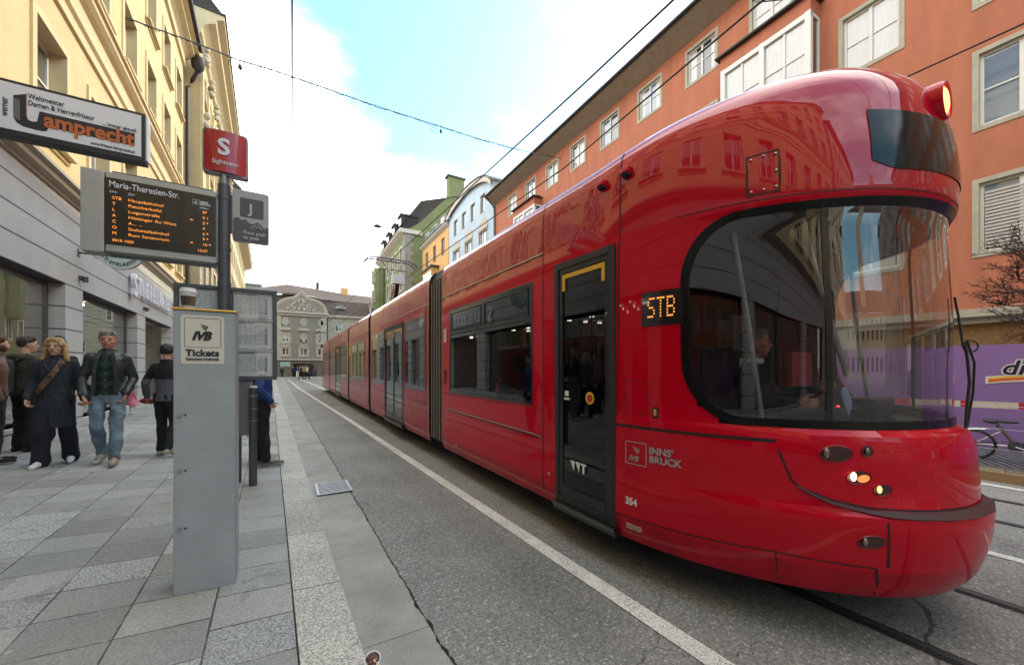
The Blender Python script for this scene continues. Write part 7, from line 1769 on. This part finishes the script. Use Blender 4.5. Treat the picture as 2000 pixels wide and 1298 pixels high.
# --- man seen from behind, right of the couple
sp_, sz_ = stand(326, 889); sh_ = (889 - 672) * sz_ / 740
S_, T, HT, s, J = person('man seen from behind in a black and grey sweater beside the ticket pillar', sp_, 70, sh_,
    dict(elL=(-.26, -.06, 1.14), wrL=(-.30, .05, .93), anL=(-.09, .02, .09), knL=(-.10, .06, .5), toL=(-.10, .18, .03), knR=(.10, .0, .50), anR=(.12, -.18, .14), toR=(.12, -.05, .04)),
    dict(legs='black_cloth', rl=(.095, .068, .055), shoe='shoe_tan', top='black_cloth', top2='grey_cloth', tname='sweater', collar=True, ra=(.056, .050, .042), fold=.010,
         matf=lambda T, s, P0: (lambda c: 1 if (c.z - P0.z) / s < 1.20 else 0)), hair=('short', 'dark_hair'), voxel=.013, face=False)
mb = MB(); c = T(-.31, .08, .86); mb.ellipsoid(c, (.10, .05, .05), 'card_red', 10, 8); hb_ = mb.build('shopping_bag', None, smooth=True); tag(hb_, 'small dark red bag carried by the man in the black and grey sweater', 'bag')
# --- man with the backpack at the window
bp_ = Vector((-3.46, 8.98, 0)); bp_.z = pave_z(bp_.x); 
bd = (bp_ - Vector((0, 0, 0))); Zb = bp_.x * SY_ + bp_.y * CY_; bh = CAM_H + (718 - 657) / 740 * Zb - bp_.z
B_, T, HT, s, J = person('man in an olive hooded jacket with a loaded backpack at the shop window', bp_, 52, bh,
    dict(elL=(-.24, .02, 1.13), wrL=(-.20, .2, 1.05), elR=(.24, .0, 1.13), wrR=(.22, .16, 1.0)),
    dict(legs='black_cloth', rl=(.10, .072, .062), shoe='black_cloth', sole='black_cloth', top='olive_cloth', hood=True, collar=False, ra=(.064, .056, .046), w=1.05, fold=.014), hair=('short', 'dark_hair'), voxel=.013, head_turn=28)
pk = thing('backpack', 'grey and black backpack hung with pale clothes on the back of the man in olive', 'backpack', tuple(T(0, -.25, 1.0)))
mb = MB(); loft(mb, T, [(0, -.26, .86, .13, .08), (0, -.27, .92, .16, .12), (0, -.26, 1.2, .15, .11), (0, -.22, 1.36, .12, .08), (0, -.2, 1.40, .06, .04)]); solid(mb, 'bag_body', ['pack_black'], pk, .015, fold=.01)
mb = MB(); loft(mb, T, [(.06, -.36, .90, .09, .05), (.07, -.37, 1.05, .10, .06), (.06, -.34, 1.2, .07, .04)]); solid(mb, 'pocket', ['pack_grey'], pk, .013, fold=.008)
mb = MB(); capsule(mb, T(-.10, -.33, .80), .09 * s, T(.08, -.36, .86), .08 * s); capsule(mb, T(-.12, -.33, .70), .07 * s, T(-.02, -.36, .80), .07 * s); solid(mb, 'tied_clothes', ['pack_grey'], pk, .014, fold=.03, ff=12)
mb = MB()
for e in (-1, 1): mb.tube([T(e * .10, -.17, 1.38), T(e * .11, -.02, 1.475), T(e * .12, .13, 1.38), T(e * .13, .13, 1.15)], .014, 'pack_black', 6)
mb.build('strap', pk, smooth=True)
# --- person in a dark hat behind the woman
hp_ = Vector((-3.44, 9.95, 0)); hp_.z = pave_z(hp_.x); Zh = hp_.x * SY_ + hp_.y * CY_; hh = CAM_H + (718 - 660) / 740 * Zh - hp_.z
pxh = 0
person('person in a dark knitted hat and dark coat behind the blonde woman', hp_, -70, hh, {}, dict(legs='black_cloth', shoe='black_cloth', top='black_cloth', collar=True, hemz=.7), hair=('hat', 'dark_hair'), voxel=.016)
# --- person in the blue jacket behind the timetable
jp_, jz_ = stand(512, 908)
J_, T, HT, s, J = person('person in a blue jacket, one hand in a trouser pocket, behind the timetable', jp_, 8, 1.78,
    dict(elR=(.25, -.07, 1.14), wrR=(.17, .07, .97), hdR=(-.1, .5, -.9), elL=(-.25, -.05, 1.14), anR=(.10, .04, .09), toR=(.11, .22, .03), anL=(-.10, -.05, .09), toL=(-.11, .12, .03)),
    dict(legs='black_cloth', rl=(.10, .076, .062), lfold=.016, shoe='shoe_grey', sole='sole', top='blue_cloth', hemz=.93, ra=(.070, .062, .050), w=1.1, fold=.018, ff=9, tname='jacket'), hair=('short', 'dark_hair'), voxel=.013)
# --- child in pink
cp_, cz_ = stand(258, 809); ch_ = (809 - 752) * cz_ / 740
C_, T, HT, s, J = person('small child in a pink dress farther along by the shop', cp_, 60, ch_, {}, dict(legs='window_white', rl=(.07, .055, .05), shoe='shoe_white', top='pink_cloth', tname='dress', secs=[(.55, .30, .28), (.8, .24, .2), (1.08, .15, .115), (1.27, .17, .12), (1.37, .16, .10), (1.44, .10, .08)], cat='person'), hair=('long', 'brown_hair'), voxel=.014, face=False, hands=False)
# --- two people seen by the shop entrance and window
for i, (px, py, ph, lab, m1, m2, hd_g, grp) in enumerate([(20, 862, 655, 'bushy-haired person half hidden at the left edge by the display window', 'strap_brown', 'black_cloth', 20, None)]):
    q = Vector((-3.45, 8.75, 0)); q = Vector((-3.38, 8.05, 0)); q.z = pave_z(q.x); Z = q.x * SY_ + q.y * CY_
    person(lab, q, hd_g, min(1.85, CAM_H + (718 - ph) / 740 * Z - q.z), {}, dict(legs=m2, shoe='black_cloth', top=m1, collar=True), hair=('big', 'brown_hair'), voxel=.018, face=False, hands=False)
# --- far pedestrians on the road ahead
far = [(551, 737, 716, 'person in black standing alone below the pale notice board far ahead', 'black_cloth', 'black_cloth', -90, 62),
       (573, 736, 712, 'person in dark clothes at the left side of the far portal', 'black_cloth', 'black_cloth', 90, 60),
       (581, 737, 712, 'person in a blue top and white trousers at the far portal', 'blue_cloth', 'window_white', 90, 60),
       (588, 741, 710, 'pedestrian in black crossing the road far ahead', 'black_cloth', 'black_cloth', 200, 50),
       (600, 741, 708, 'pedestrian in a white jacket crossing the road far ahead', 'cup_white', 'black_cloth', 20, 50)]
for px, py, ph, lab, top, leg, hdg, Z in far:
    Z = CAM_H * 740 / (py - 718); Z = max(48, min(Z, 64)); p = at(px, py, Z); p.z = 0.0; r = px_dir(px, 718); hgt = (py - ph) * Z / 740
    p = Vector((r.x * Z, r.y * Z, 0.004))
    person(lab, p, hdg, max(1.6, min(1.85, hgt)), dict(anR=(.12, .22, .09), toR=(.12, .38, .03), knR=(.1, .14, .5), anL=(-.1, -.25, .12), toL=(-.1, -.1, .04), elR=(.24, -.12, 1.15), elL=(-.24, .08, 1.15)), dict(legs=leg, shoe='black_cloth', top=top), hair=('short', 'dark_hair'), voxel=.035, face=False, hands=False)
# --- the driver
D_, T, HT, s, J = person('tram driver with grey hair and a white collar seated in the cab', Vector((3.40, 1.70, .13)), -72, 1.75,
    dict(hiR=(.10, 0, .86), hiL=(-.10, 0, .86), knR=(.13, .42, .86), knL=(-.13, .42, .86), anR=(.13, .46, .44), anL=(-.13, .46, .44), toR=(.13, .6, .40), toL=(-.13, .6, .40), elR=(.27, .06, 1.16), wrR=(.22, .30, 1.16), hdR=(0, 1, 0), elL=(-.25, .12, 1.18), wrL=(-.16, .40, 1.26), hdL=(.1, 1, .1)),
    dict(legs='black_cloth', shoe='black_cloth', sole='black_cloth', top='navy_cloth', collar=False, ra=(.068, .058, .046), hemz=.80), hair=('short', 'grey_hair'), skin='skin_red', voxel=.013, head_turn=-12)
mb = MB(); loft(mb, T, [(0, .01, 1.45, .075, .07), (0, .015, 1.50, .066, .07)]); solid(mb, 'shirt_collar', ['window_white'], D_, .01)
mb = MB(); mb.box((3.02, 1.25, 1.42), (3.32, 1.27, 1.66), 'card_red'); c_ = mb.build('clipboard', None); tag(c_, 'red card clipped above the tram dashboard', 'card')
mb = MB(); c0 = Vector((3.16, 1.0, 1.42)); mb.grid([[c0 + Vector((dx + .01 * math.sin(j * 2 + dx * 40), .02 * math.cos(j + dx * 30), -.045 * j)) for dx in (-.03, -.01, .01, .03)] for j in range(6)], 'blue_rag'); c_ = mb.build('cloth_rag', None, smooth=True); tag(c_, 'pale blue rag hanging over the tram dashboard', 'cloth'); c_.modifiers.new('solid', 'SOLIDIFY').thickness = .004
